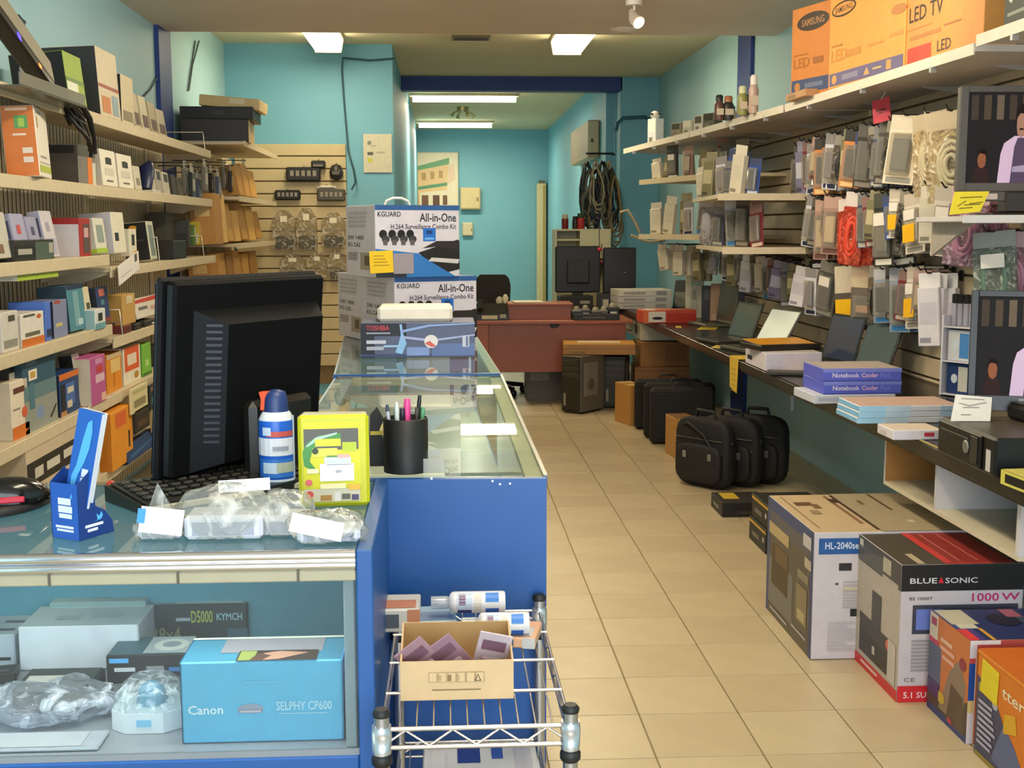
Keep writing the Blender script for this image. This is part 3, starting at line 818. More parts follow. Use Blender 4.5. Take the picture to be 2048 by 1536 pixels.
back_item('power_bar', 'long black bar with grey sockets in the top row of the back slatwall', 'power bar', 572, 334, 640, 362, .07, '#211f1b', 'strip')
back_item('adapter', 'small black adapter sitting on the long bar of the back slatwall', 'adapter', 622, 321, 650, 336, .07, '#1f221c')
back_item('charger', 'dark charger beside the long bar, by the slatwall edge', 'charger', 658, 328, 686, 361, .06, '#2a2824', 'blob')
back_item('power_bar', 'short black bar with sockets in the second row of the back slatwall', 'power bar', 549, 380, 600, 400, .06, '#1c1a17', 'strip')
back_item('docking_unit', 'grey docking unit with a white card on top, second slatwall row', 'device', 634, 378, 690, 402, .06, '#4a463c', 'strip')
back_item('card', 'white card standing over the grey docking unit', 'card', 633, 371, 673, 378, .02, '#d9d4c4')
BAG = clear('#e8e2d0', .22, .12, .5, 22, 'clear_bag')
for i, (x0, y0, x1, y1, lab) in enumerate(((545, 420, 590, 500, 'clear bag with a black brick, third row of the back slatwall'), (593, 415, 632, 500, 'clear bag with a dark round charger, third row of the back slatwall'), (643, 425, 690, 495, 'clear bag with a small black mouse, third row by the slatwall edge'),
                                           (560, 508, 610, 560, 'clear bag over the monitor top, fourth slatwall row'), (616, 505, 652, 560, 'second clear bag of the fourth slatwall row'), (656, 500, 692, 560, 'clear bag at the slatwall edge, fourth row'))):
    d = .07
    a, b = P(x0, y1, Y=YB-d), P(x1, y0, Y=YB-d)
    t = thing('bagged_charger', lab, 'bag', ((a.x+b.x)/2, YB-d/2, a.z), group='bagged chargers on the back slatwall')
    W, H = (b.x-a.x)/2, b.z-a.z
    MB().prism([(-W, 0), (W, 0), (W, H*.75), (W*.35, H), (-W*.35, H), (-W, H*.75)], 'y', -.03, .03, BAG).out('bag', t)
    MB().box(-W*.8, W*.8, -.022, .022, .01, H*(.34 if i != 4 else .2), K(('#1c1916', '#35322b', '#22201c', '#5a5244', '#c8c0a8', '#3a362e')[i], .4), .012).out('charger', t)
    MB().box(-W*.3, W*.3, -.034, -.031, H*.7, H*.85, K('#e6dfc8', .5)).out('header_card', t)
# paper on the back wall, cables
tag(MB().tube([P(1232, 262, Y=12.97), P(1236, 246, Y=12.97), P(1246, 236, Y=12.97), P(1290, 234, Y=12.97), P(1300, 240, Y=12.97), P(1306, 252, Y=12.97)], .02, K('#2a6070', .5), 6).out('wall_cable'), 'dark cable looped across the blue column below the ceiling', 'cable')
np_ = thing('notice', 'white notice with a yellow square taped to the blue back wall', 'notice', P(756, 345, Y=10.79))
w_, h_ = P(785, 300, Y=10.79).x-P(728, 300, Y=10.79).x, P(750, 268, Y=10.79).z-P(750, 345, Y=10.79).z
MB().box(-w_/2, w_/2, -.004, .0, 0, h_, K('#cfcbb4', .6)).out('paper', np_)
prints(np_, (w_, .008, h_), [('F', .14, .27, .3, .37, '#c9c832'), ('F', .14, .45, .34, .53, '#55584c'), ('F', .15, .72, .28, .82, '#7a8478'), ('F', .45, .5, .75, .54, '#a9a892'), ('F', .28, .68, .45, .7, '#8c9384')])
CABLE = K('#28505a', .5)
c1 = MB().tube([P(790, 117, Y=10.79), P(740, 121, Y=10.79), P(686, 116, Y=10.79), P(684, 140, Y=10.79), P(688, 200, Y=10.79), P(694, 270, Y=10.79), P(696, 300, Y=10.74), P(708, 340, Y=10.74), P(711, 365, Y=10.74), P(703, 380, Y=10.74)], .009, CABLE, 6).out('wall_cable')
tag(c1, 'thin dark cable running along the top of the blue back wall and down', 'cable')
for i, pts in enumerate((((336, 100), (322, 140), (300, 180), (288, 192)), ((398, 82), (385, 130), (378, 180)), ((390, 82), (380, 150), (376, 182)))):
    X0 = XL+.012
    c1 = MB().tube([P(a, b, X=X0) for a, b in pts], .006, K('#3a4a4c', .5), 5).out('wall_cable')
    tag(c1, ('loose dark cable slanting down the wall before the navy post', 'hanging cable on the pale wall just past the navy post', 'second hanging cable past the navy post, nearer to it')[i], 'cable')
tt = MB().tube([P(8, 0, X=-1.7), P(22, 35, X=-1.65), P(45, 55, X=-1.6), P(50, 45, X=-1.6), P(36, 30, X=-1.65), P(60, 75, X=-1.58), P(85, 110, X=-1.56)], .006, K('#3d4a4a', .4), 6).out('loose_cable')
tag(tt, 'looped dark cable over the tilted recorder on the highest shelf', 'cable')

# ---------------------------------------------------------------- back room
pic = thing('poster', 'white framed picture of a cream building with green awnings on the end wall', 'poster', (0, 0, 0))
YE = 20.98
a, b = P(806, 412, Y=YE), P(916, 305, Y=YE)
pic.location = ((a.x+b.x)/2, YE-.02, a.z)
W, H = b.x-a.x, b.z-a.z
MB().box(-W/2, W/2, -.03, .02, 0, H, K('#d6cfb6', .5), .005).out('frame', pic)
prints(pic, (W, .06, H), [('F', .03, .03, .97, .97, '#dad3bc'), ('F', [(0, 0), (.3, 0), (.28, .75), (0, .85)], '#c79a5c'), ('F', [(.28, .25), (.8, .3), (.82, .78), (.28, .72)], '#d6b98a'), ('F', [(.26, .66), (.84, .78), (.84, .9), (.26, .74)], '#5d9a74'),
                         ('F', [(.28, .3), (.8, .38), (.8, .44), (.28, .36)], '#4f9070'), ('F', .34, .48, .42, .62, '#a88a5c'), ('F', .5, .5, .57, .64, '#a88a5c'), ('F', .65, .52, .72, .66, '#a88a5c'), ('F', .34, .0, .46, .2, '#6a4a34'), ('F', .54, .0, .66, .2, '#5a3e30'),
                         ('F', .72, .02, .8, .2, '#6a4a34'), ('F', .02, .05, .22, .3, '#a97a44'), ('F', .05, .3, .16, .45, '#dccfb8'), ('F', [(.82, .4), (.95, .5), (.92, .8), (.82, .75)], '#d8bfa8')])
for nm, lab, cat, x0, y0, x1, y1, d, c in (('breaker_box', 'beige breaker box on the end wall beside the framed picture', 'electrical box', 921, 375, 961, 419, .12, '#cdbd90'), ('thermostat', 'small cream thermostat below the beige breaker box', 'thermostat', 925, 445, 946, 472, .07, '#cfc6a4')):
    a, b = P(x0, y1, Y=YE-d), P(x1, y0, Y=YE-d)
    t = thing(nm, lab, cat, ((a.x+b.x)/2, YE+.02, a.z))
    W, H = (b.x-a.x)/2, b.z-a.z
    MB().box(-W, W, -d, 0, 0, H, K(c, .5), .012).out('case', t)
    MB().box(-W*.9, W*.9, -d-.01, -d, H*.05, H*.95, K(c, .45), .004).out('door_panel' if d > .1 else 'cover', t)
    MB().box(W*.6, W*.8, -d-.02, -d-.01, H*.4, H*.55, K('#8d8260', .4)).out('latch', t)
a, b = P(1074, 600, Y=YE-.12), P(1091, 367, Y=YE-.12)
t = thing('duct_pipe', 'tall cream upright duct standing before the blue end wall', 'duct', ((a.x+b.x)/2, YE-.13, 0))
MB().box(-.075, .075, -.08, .1, 0, b.z, K('#cfc39a', .5), .01).out('duct_body', t)
MB().box(.02, .075, -.084, -.08, .05, b.z-.03, K('#a59762', .5)).out('side_strip', t)
MB().box(-.04, .06, -.06, .08, b.z, b.z+.05, K('#5a5a4c', .5), .004).out('top_cap', t)
# electrical panel on the room's right wall
a, b = P(1185, 315, X=1.70), P(1150, 245, X=1.70)
t = thing('electrical_panel', 'cream metal electrical panel on the back-room side wall', 'electrical box', (1.778, (a.y+b.y)/2, a.z))
L, H = (b.y-a.y)/2, P(1185, 240, X=1.70).z-a.z
MB().box(-.13, 0, -L, L, 0, H, K('#b0a27c', .5), .01, L=K('#6f6246', .5)).out('case', t)
MB().box(-.122, -.015, -L-.015, -L, .03, H*.97, K('#cfc4a0', .5)).out('door_panel', t)
MB().box(-.1, -.07, -L-.02, -L-.015, H*.4, H*.5, K('#4a4430', .4)).out('latch', t)
# bundle of cables hung on the wall
random.seed(5)
hx, hy = 1.62, 12.9
for i in range(12):
    zt = P(1200, 330, Y=hy).z+.02-.07*(i % 3)
    t = thing('cable_coil', ('black', 'grey', 'dark blue', 'cream', 'black', 'tan')[i % 6]+' cable coil, '+('first', 'second', 'third', 'fourth', 'fifth', 'sixth', 'seventh', 'eighth', 'ninth', 'tenth', 'eleventh', 'twelfth')[i]+' in the bunch hanging beside the far column', 'cable', (hx-.12+.025*i, hy-.1-.03*(i % 4), zt), 0, 'cable coils hanging by the far column')
    m = K(('#15140f', '#55554c', '#2a3048', '#9c9272', '#1a1812', '#7a6844')[i % 6], .5)
    Lh = random.uniform(.45, .82)
    W = random.uniform(.05, .11)
    off = random.uniform(-.09, .06)
    for q in range(4):
        ww = W*(1-.15*q)+.02
        pts = []
        for g in range(18):
            an = 2*pi*g/18
            s_ = (1-cos(an))/2
            pts.append((ww*sin(an)*(.35+.65*s_)+off*s_+random.uniform(-.012, .012), -.025*q+random.uniform(-.02, .02), -Lh*(1-.07*q)*s_+random.uniform(-.012, .012)))
        MB().tube(pts, .011, m, 5, True).out('loop', t)
t = thing('cable_hook', 'dark hook rail holding the bunch of cables beside the far column', 'hook', (hx, hy, P(1200, 322, Y=hy).z+.07))
MB().tube([(-.13, -.12, 0), (.16, -.12, 0), (.16, .06, 0), (.2, .10, 0)], .012, K('#1d1c18', .4)).out('rail', t)
MB().tube([(.16, -.15, -.6), (.08, -.2, -.95), (.0, -.25, -1.25)], .022, K('#6d6f5c', .4)).out('strap', t)
# cream shelf unit with red items on top
zf = P(1160, 490, Y=12.4).z
t = thing('cubby_unit', 'cream cubby unit behind the far computers, red jars on top', 'shelf unit', (0, 12.4, 0))
xa, xb, xc = P(1110, 460, Y=12.4).x, P(1160, 460, Y=12.4).x, P(1222, 460, Y=12.4).x
zt = P(1160, 458, Y=12.4).z
CRM = K('#cfc6a2', .5)
MB().box(xa, xc, 0, .35, zt-.02, zt, CRM, .003).out('top_board', t)
for x in (xa, xb, xc-.02):
    MB().box(x, x+.02, .002, .35, 0, zt-.02, CRM, .002).out('side_panel', t)
MB().box(xb, xc-.02, -.002, .01, zt-.3, zt-.02, CRM).out('door_panel', t)
MB().box(xa+.02, xb, .05, .35, zt-.12, zt-.1, CRM).out('shelf_board', t)
MB().box(xa+.02, xc-.02, .33, .35, 0, zt-.02, CRM).out('back_panel', t)
for i, (x, r, h, c) in enumerate(((1130, .035, .15, '#7a1d1a'), (1161, .04, .16, '#b8282a'), (1150, .03, .13, '#2a2c24'))):
    p = P(x, 458, Y=12.5)
    t = thing('jar', ('dark red jar with a cream lid on the cream cubby unit', 'bright red jar with a green lid on the cream cubby unit', 'dark jar between the two red ones on the cubby unit')[i], 'jar', (p.x, 12.5, zt))
    MB().lathe([(r*.9, 0), (r, .01), (r, h*.7)], (0, 0, 0), K(c, .35), 14).out('jar_body', t)
    MB().lathe([(r*.8, h*.7), (r*.85, h*.72), (r*.8, h)], (0, 0, 0), K(('#c8bfa0', '#2c4a2a', '#1f201c')[i], .5), 14).out('lid', t)

# ---------------------------------------------------------------- desk
WOOD = K('#8e4a2c', .4, noise=.14, scale=14, kind='woodx')
WOOD2 = K('#9c5430', .4, noise=.14, scale=14, kind='woodx')
YD = 9.95
zd = P(1100, 641, Y=YD).z
xl, xr_ = P(948, 640, Y=YD).x, 1.56
t = thing('office_desk', 'reddish brown wooden desk across the end of the aisle', 'desk', (0, YD, 0))
MB().box(xl-.25, xr_, 0, .75, zd-.03, zd, WOOD2, .004).out('desktop', t)
zb = P(1050, 746, Y=YD).z
MB().box(xl+.12, xr_-.05, .05, .07, zb, zd-.03, WOOD, .002).out('modesty_panel', t)
MB().box(xl-.2, xl+.12, .03, .07, zb, zd-.03, WOOD2, .003).out('side_panel', t)
MB().box(1.02, 1.05, .08, .7, 0, zd-.03, K('#3a2418', .5), .002).out('leg', t)
MB().box(xl-.2, xl-.17, .08, .7, 0, zd-.03, WOOD, .002).out('leg', t)
p = P(1110, 652, Y=YD+.05)
mb = MB(Matrix.Translation((p.x, .047, p.z)))
mb.prism([(-.05, .015), (.05, .02), (.02, -.015), (-.03, -.02)], 'y', -.003, .003, K('#17100a', .5))
mb.out('cable_grommet', t)
a, b = P(1018, 640, Y=YD+.1), P(1143, 606, Y=YD+.1)
t = thing('desk_riser', 'raised wooden shelf box in the middle of the desk', 'desk shelf', ((a.x+b.x)/2, YD+.1, zd))
W, H = (b.x-a.x)/2, b.z-zd
MB().box(-W, W, 0, .02, 0, H-.02, WOOD, .002).out('front_panel', t)
MB().box(-W-.01, W+.01, -.01, .3, H-.02, H, WOOD2, .003).out('top_board', t)
for s in (-1, 1):
    MB().box(s*W-.01, s*W+.01, .02, .29, 0, H-.02, WOOD, .002).out('side_panel', t)
carton('paper_pile', 'loose white papers on the raised desk shelf', 'paper', (P(1055, 600, Y=YD+.2).x, YD+.2, zd+H+.001), 5, (.25, .2, .012), '#d8cfb4', [('T', .1, .1, .6, .9, '#e6dfc8')], body='sheet')
# things on the desk
random.seed(21)
dk = (('desk_telephone', 'black desk telephone with a cream label on the desk end by the cases', 'telephone', 985, 637, .26, .09), ('black_printer', 'low black printer beside the desk telephone', 'printer', 958, 637, .14, .08))
p = P(985, 636, Y=YD+.06)
t = thing('desk_telephone', 'black desk telephone with a cream label, near the showcase end of the desk', 'telephone', (p.x, YD+.08, zd))
MB().prism([(-.05, 0), (.15, 0), (.15, .13), (-.05, .05)], 'x', -.13, .13, K('#14120e', .4)).out('telephone_base', t)
MB().box(-.09, .04, -.056, -.05, .012, .042, K('#c9bf98', .5)).out('label_strip', t)
MB().tube([(-.1, .08, .15), (-.1, .0, .12), (-.1, -.04, .09)], [.025, .018, .025], K('#1a1813', .35), 8).out('handset', t)
MB().box(.06, .11, -.056, -.05, .02, .05, K('#a9a184', .5)).out('button', t)
for i in range(9):
    px = (952, 966, 1000, 1012, 1150, 1168, 1188, 1205, 1222)[i]
    p = P(px, 638, Y=YD+.22)
    t = thing('desk_item', ('white cup near the telephone', 'cream cup behind the telephone', 'silver desk toy against the raised shelf', 'pale figurine by the raised shelf', 'black camera on the clutter beside the raised shelf', 'dark lens on the desk clutter', 'black card reader with a silver face', 'grey gadget on the desk clutter', 'dark speaker at the counter end of the desk')[i], 'gadget', (p.x, YD+(.32 if i < 4 else .12), zd))
    c = ('#c9c2a8', '#b8ae8c', '#b0aa92', '#c8bfa0', '#1d1b16', '#2a2822', '#24221c', '#5a574a', '#1a1814')[i]
    r = (.03, .03, .035, .03, .05, .045, .05, .05, .055)[i]
    h = (.14, .12, .18, .2, .10, .11, .09, .1, .13)[i]
    if i < 4:
        MB().lathe([(r*.7, 0), (r, h*.3), (r*.6, h*.6), (r*.9, h*.85), (r*.4, h)], (0, 0, 0), K(c, .4), 12).out('gadget_body', t)
    else:
        MB().box(-r, r, -.04, .04, 0, h*.8, K(c, .4), .01).out('gadget_body', t)
        MB().lathe([(r*.6, 0), (r*.5, .02), (r*.3, .03)], (0, 0, h*.8), K('#8f8870', .3), 10).out('dial', t)
    MB().box(-r*.5, r*.5, -.052, -.041, h*.25, h*.5, K('#c9c4ac', .4)).out('face_plate', t)
# keyboards / trays under the clutter
carton('desk_tray', 'low black tray full of gadgets between the raised shelf and the counter', 'tray', (P(1190, 636, Y=YD+.1).x, YD+.1, zd), 0, (.38, .2, .05), '#1b1914', [('F', .2, .3, .7, .6, '#4a463a')])
# office chair behind the desk
t = thing('office_chair', 'black office chair behind the desk', 'chair', (.30, 10.75, 0))
a, b = P(950, 606, Y=10.9), P(1021, 549, Y=10.9)
W, zt = (b.x-a.x)/2, b.z
bx = (a.x+b.x)/2-.30
BLKF = K('#14130f', .8, bump=.3, scale=60)
pr = [(-W*.92, -.34), (W*.92, -.34), (W, -.1), (W*.9, -.03), (W*.7, 0), (-W*.7, 0), (-W*.9, -.03), (-W, -.1)]
MB(Matrix.Translation((bx, .15, zt))).prism(pr, 'y', -.04, .04, BLKF).out('backrest', t)
MB().box(-.22+bx, .22+bx, -.25, .2, .43, .51, BLKF, .03).out('seat', t)
MB().tube([(bx, .22, .45), (bx, .24, .6), (bx, .18, zt-.25)], .02, BLK).out('back_support', t)
MB().tube([(bx, 0, .1), (bx, 0, .43)], .028, BLK, 8).out('gas_column', t)
for k in range(5):
    a_ = k*2*pi/5+.3
    MB().tube([(bx, 0, .1), (bx+.28*cos(a_), .28*sin(a_), .07)], [.03, .02], BLK).out('base_arm', t)
    MB().lathe([(.02, 0), (.03, .015), (.03, .045), (.02, .06)], (bx+.28*cos(a_), .28*sin(a_), 0), BLK, 10).out('caster', t)
# grey carton under the desk
carton('storage_box', 'grey storage box in the shade under the desk', 'box', (.86, 10.45, 0), 0, (.32, .3, .34), '#5a574c', [('F', .1, .5, .6, .8, '#77745f')])
carton('black_box', 'tall dark box under the desk, next to the desk leg', 'box', (1.17, 10.5, 0), 0, (.2, .4, .42), '#1d1b17', [('F', .2, .2, .8, .4, '#3a372e')])
# black seat backs / monitors at the far desk
t = thing('computer_monitor', 'wide black monitor back in front of the cream cubby unit', 'monitor', (P(1155, 600, Y=11.4).x, 11.4, zd))
a, b = P(1110, 585, Y=11.4), P(1200, 492, Y=11.4)
W, H = (b.x-a.x)/2, b.z-a.z
z0 = a.z-zd
MB().box(-W, W, -.03, .03, z0, z0+H, BLK, .01).out('screen_housing', t)
MB().box(-W*.5, W*.5, -.06, -.03, z0+H*.2, z0+H*.7, K('#1b1915', .5), .01).out('rear_cover', t)
MB().box(-.05, .05, -.02, .03, .02, z0+.05, BLK).out('stand_neck', t)
MB().box(-.14, .14, -.1, .1, 0, .02, BLK, .004).out('stand_foot', t)
t = thing('computer_monitor', 'second black monitor, beside the far column', 'monitor', (P(1238, 600, Y=11.2).x, 11.2, zd))
a, b = P(1200, 582, Y=11.2), P(1266, 490, Y=11.2)
W, H = (b.x-a.x)/2, b.z-a.z
MB().box(-W, W, -.03, .03, z0, z0+H, K('#13110e', .4), .01).out('screen_housing', t)
MB().box(-.05, .05, -.02, .03, .02, z0+.05, BLK).out('stand_neck', t)
MB().box(-.12, .12, -.1, .1, 0, .02, BLK, .004).out('stand_foot', t)
MB().lathe([(.012, 0), (.012, .008)], (W*.3, -.034, z0+H*.45), K('#8a8674', .4), 8).out('badge', t)
for i, (x, y) in enumerate(((1199, 499), (1204, 524))):
    t = thing('toy_pendant', ('red round pendant hanging at the gap between the black monitors', 'second, darker red pendant below the first')[i], 'toy', P(x, y, Y=11.3))
    MB().lathe([(.005, -.022), (.02, -.012), (.022, 0), (.018, .014), (.004, .022)], (0, 0, 0), K(('#b8243a', '#6a1422')[i], .4), 10).out('pendant', t)
    MB().tube([(0, 0, .02), (0, .03, .2-.03*i)], .004, BLK).out('cord', t)
carton('black_device', 'black squat device below the wide black monitor back', 'device', (P(1150, 600, Y=11.1).x, 11.1, zd+.001), 4, (.3, .2, .14), '#191712', [('F', .1, .2, .4, .6, '#4a463c'), ('F', .6, .5, .9, .7, '#8d8878')])
carton('black_device', 'second black device with pale marks below the monitors, toward the column', 'device', (P(1222, 600, Y=11.05).x, 11.05, zd+.001), -6, (.26, .2, .16), '#15130f', [('F', .2, .3, .4, .7, '#a8a08a'), ('F', .6, .2, .85, .4, '#3a362e')])
sd = thing('side_desk', 'second desk under the black monitors, behind the counter end', 'desk', (1.45, 11.3, 0))
MB().box(-.6, .55, -.35, .6, zd-.03, zd, WOOD, .004).out('desktop', sd)
for x in (-.58, .5):
    MB().box(x, x+.03, -.3, .55, 0, zd-.03, WOOD, .002).out('side_panel', sd)
# ---------------------------------------------------------------- glass showcases
CZ = .965
GLASS = clear('#f1f6f2', .035, .012, name='showcase_glass', ior=1.55)
GLASSF = clear('#f0f5f5', .015, .02, name='front_glass', ior=1.45)
ALU = K('#b9b8b4', .25, .9, noise=.05)
ALUB = K('#8fa3bd', .3, .5, noise=.05)
CREAM = K('#cfc39c', .4, noise=.06)
CHROME = K('#e2e2e8', .08, 1.0, noise=.02)
x0, x1, y0, y1 = -1.25, -.143, 1.88, 2.43
nc = thing('showcase', 'glass fronted showcase with a blue base at the front of the checkout', 'showcase', (0, 0, 0))
DECK = .634
MB().box(x0, x1, y0, y1, 0, DECK-.012, BLUE, .003).out('base_cabinet', nc)
MB().box(x0, x1, y0+.004, y1-.02, DECK-.012, DECK, K('#8d9298', .35, noise=.12, scale=6)).out('deck', nc)
MB().box(x1, x1+.026, y0-.004, y1, 0, CZ, BLUE, .002).out('side_panel', nc)
MB().box(x0, x1, y1-.02, y1, DECK, CZ-.006, K('#4a8698', .5, noise=.08)).out('back_panel', nc)
MB().box(x0, x1-.001, y0, y0+.005, DECK, CZ-.045, GLASSF).out('front_glass', nc)
MB().box(x0, x1-.001, y0+.006, y1, CZ-.006, CZ, GLASS).out('top_glass', nc)
for (dy, z, r) in ((-.003, CZ-.008, .009), (-.004, CZ-.024, .008)):
    MB().tube([(x0, y0+dy+.004, z), (x1-.001, y0+dy+.004, z)], r, CHROME, 16).out('front_rail', nc)
MB().tube([(x0, y0+.03, CZ-.040), (x1-.05, y0+.03, CZ-.040)], .008, K('#f4f8ff', .4, noise=0, emit=2.0), 10).out('added_fill_tube', nc)  # glowing tube added behind the rail to brighten the case inside
area('showcase_fill_light', (-.68, y0+.035, CZ-.051), (R(12), 0, 0), 1.0, .03, 2.2, (.95, .97, 1))  # fill lamp added inside the near case
area('showcase_fill_light', (.15, 3.3, CZ-.03), (0, R(20), 0), .03, 1.5, 5.0, (1, .95, .82))  # fill lamps added inside the long cases as well
area('showcase_fill_light', (.12, 5.2, CZ-.03), (0, R(20), 0), .03, 1.5, 5.0, (1, .95, .82))
MB().box(x0, x1-.001, y0-.004, y0+.012, CZ-.05, CZ-.032, K('#b0a78c', .5), .002).out('lower_rail', nc)
for px in (100, 357, 597):
    p = P(px, 1152, Y=y0)
    MB().box(p.x-.002, p.x+.002, y0-.0055, y0-.004, CZ-.05, CZ-.032, K('#5a5546', .5)).out('rail_joint', nc)
MB().box(x1-.022, x1-.004, y0+.006, y0+.03, DECK, CZ-.05, K('#8b98a0', .4), .002).out('corner_post', nc)

# long showcase 1, seen over its end panel
c1 = [(-.36, 2.44), (.205, 2.41), (.195, 4.17), (-.375, 4.17)]
lc = thing('showcase', 'long glass topped showcase with a royal blue end panel along the aisle', 'showcase', (0, 0, 0))
MB().prism([(c1[0][0], 2.45), (c1[1][0]-.004, 2.43), c1[2], c1[3]], 'z', 0, .60, BLUE).out('base_cabinet', lc)
mb = MB()
mb.prism([(-.36, 2.432), (.205, 2.412), (.205, 2.43), (-.36, 2.45)], 'z', 0, CZ-.001, BLUE)
mb.out('end_panel', lc)
MB().prism([(-.34, 2.46), (.19, 2.44), (.18, 4.15), (-.36, 4.15)], 'z', .60, .612, K('#9aa79a', .4, noise=.2, scale=5)).out('deck', lc)
MB().prism([(-.355, 2.452), (.2, 2.432), (.19, 4.165), (-.37, 4.165)], 'z', CZ-.006, CZ, GLASS).out('top_glass', lc)
MB().prism([(.165, 2.434), (.206, 2.432), (.196, 4.168), (.155, 4.168)], 'z', CZ-.02, CZ-.0065, CREAM).out('side_rail', lc)
MB().prism([(.2005, 2.434), (.2085, 2.432), (.1985, 4.168), (.1905, 4.168)], 'z', CZ-.02, CZ+.003, ALU).out('edge_trim', lc)
MB().prism([(-.365, 2.46), (-.30, 2.46), (-.315, 4.168), (-.38, 4.168)], 'z', CZ-.02, CZ-.0065, ALUB).out('side_rail', lc)
MB().prism([(-.375, 4.14), (.19, 4.14), (.19, 4.17), (-.375, 4.17)], 'z', CZ-.03, CZ-.0065, CREAM).out('cross_rail', lc)
for x in (-.35, .185):
    MB().box(x-.006, x+.006, 2.46, 2.475, .612, CZ-.02, ALU).out('corner_post', lc)
MB().prism([(-.355, 2.5), (-.345, 2.5), (-.362, 4.15), (-.372, 4.15)], 'z', .612, CZ-.02, GLASSF).out('side_glass', lc)
MB().prism([(.19, 2.5), (.196, 2.5), (.186, 4.15), (.18, 4.15)], 'z', .612, CZ-.02, GLASSF).out('side_glass', lc)
for i, (x, y) in enumerate(((.05, 2.409), (.13, 2.4085), (.11, 2.409), (.09, 2.4088))):
    MB().lathe([(.0025, 0), (.0025, .002)], (0, 0, 0), K('#c9d2de', .3, .6), 8).out('screw', lc, (P((1020, 863, 1000, 985)[i], (967, 957, 968, 962)[i], Y=2.411).x, 2.4118, P((1020, 863, 1000, 985)[i], (967, 957, 968, 962)[i], Y=2.411).z), (R(90), 0, 0))
# long showcase 2
c2 = [(-.385, 4.19), (.2, 4.19), (.14, 6.25), (-.5, 6.25)]
lc2 = thing('showcase', 'second glass topped showcase carrying the camera kit boxes', 'showcase', (0, 0, 0))
MB().prism([(-.385, 4.19), (.2, 4.19), (.14, 6.25), (-.5, 6.25)], 'z', 0, .60, BLUE).out('base_cabinet', lc2)
MB().prism([(-.37, 4.21), (.19, 4.21), (.13, 6.23), (-.485, 6.23)], 'z', .60, .612, K('#9aa79a', .4, noise=.2, scale=5)).out('deck', lc2)
MB().prism([(-.38, 4.195), (.195, 4.195), (.135, 6.245), (-.495, 6.245)], 'z', CZ-.006, CZ, GLASS).out('top_glass', lc2)
MB().prism([(-.385, 4.188), (.2, 4.188), (.2, 4.202), (-.385, 4.202)], 'z', CZ-.02, CZ+.003, K('#2c5f9e', .3, .2)).out('front_edge', lc2)
MB().prism([(.165, 4.205), (.2, 4.205), (.14, 6.24), (.105, 6.24)], 'z', CZ-.02, CZ-.0065, CREAM).out('side_rail', lc2)
MB().prism([(-.388, 4.205), (-.31, 4.205), (-.425, 6.24), (-.503, 6.24)], 'z', CZ-.02, CZ-.0065, ALUB).out('side_rail', lc2)
for x, y in ((-.375, 4.21), (.188, 4.21), (.13, 6.22), (-.48, 6.22)):
    MB().box(x-.006, x+.006, y, y+.012, .612, CZ-.02, ALU).out('corner_post', lc2)

# ---- things inside the long showcase
def inner(name, label, cat, x, y, dims, col, rz=0, specs=(), fm=None):
    return carton(name, label, cat, (x, y, .6125), rz, dims, col, specs, fm)


inner('flat_device', 'dark flat device with red dots inside the long showcase, by the blue panel', 'device', .03, 2.95, (.2, .12, .03), '#2a3440', 4, [('T', .1, .2, .9, .8, '#1a222c'), ('T', .1, .3, .16, .6, '#c04a4a'), ('T', .5, .1, .58, .25, '#c0404a'), ('T', .8, .1, .88, .25, '#c0404a'), ('T', .6, .5, .8, .9, '#c9d6d2')])
inner('white_carton', 'white carton inside the long showcase, beyond the pen cup', 'box', -.13, 3.75, (.24, .3, .12), '#cfcbbd', 3, [('T', .1, .1, .9, .9, '#c5c1b2')])
inner('envelope', 'steel blue folder lying inside the long showcase', 'folder', -.05, 3.3, (.1, .2, .02), '#3f6a92', -14)
inner('cable_pack', 'clear pack of grey leads inside the long showcase', 'packet', .06, 3.15, (.1, .12, .03), '#8d8d7c', 10, [('T', .2, .2, .8, .8, '#6d6d5e'), ('T', .3, .4, .9, .5, '#d8d4c0')])
inner('cream_box', 'cream box low in the long showcase under the end of the glass', 'box', -.2, 3.2, (.2, .3, .08), '#c9bd98', 0, [('T', .1, .3, .9, .34, '#8d8260')])
inner('round_spool', 'pale disc pack inside the long showcase near the blue panel', 'disc', .02, 2.62, (.16, .12, .02), '#b9b593', 0, [('T', 'o', .5, .5, .35, .4, '#d8d0a0'), ('T', 'o', .5, .5, .15, .17, '#8a8a78')])
inner('silver_pack', 'silver bubble pack with a hook in the long showcase', 'packet', .11, 3.5, (.09, .12, .02), '#9aa49a', -8, [('T', .2, .2, .8, .5, '#c9d0c4')])

# ---- things inside the near showcase
D = DECK+.0008


def inn(name, label, cat, px0, px1, ytop, yb, d, col, specs=(), fm=None, rz=0):
    a, b = P(px0, yb, Z=D), P(px1, yb, Z=D)
    W = b.x-a.x
    y = a.y
    h = P((px0+px1)/2, ytop, Y=y).z-D
    return carton(name, label, cat, ((a.x+b.x)/2, y+d/2, D), rz, (W, d, h), col, specs, fm)


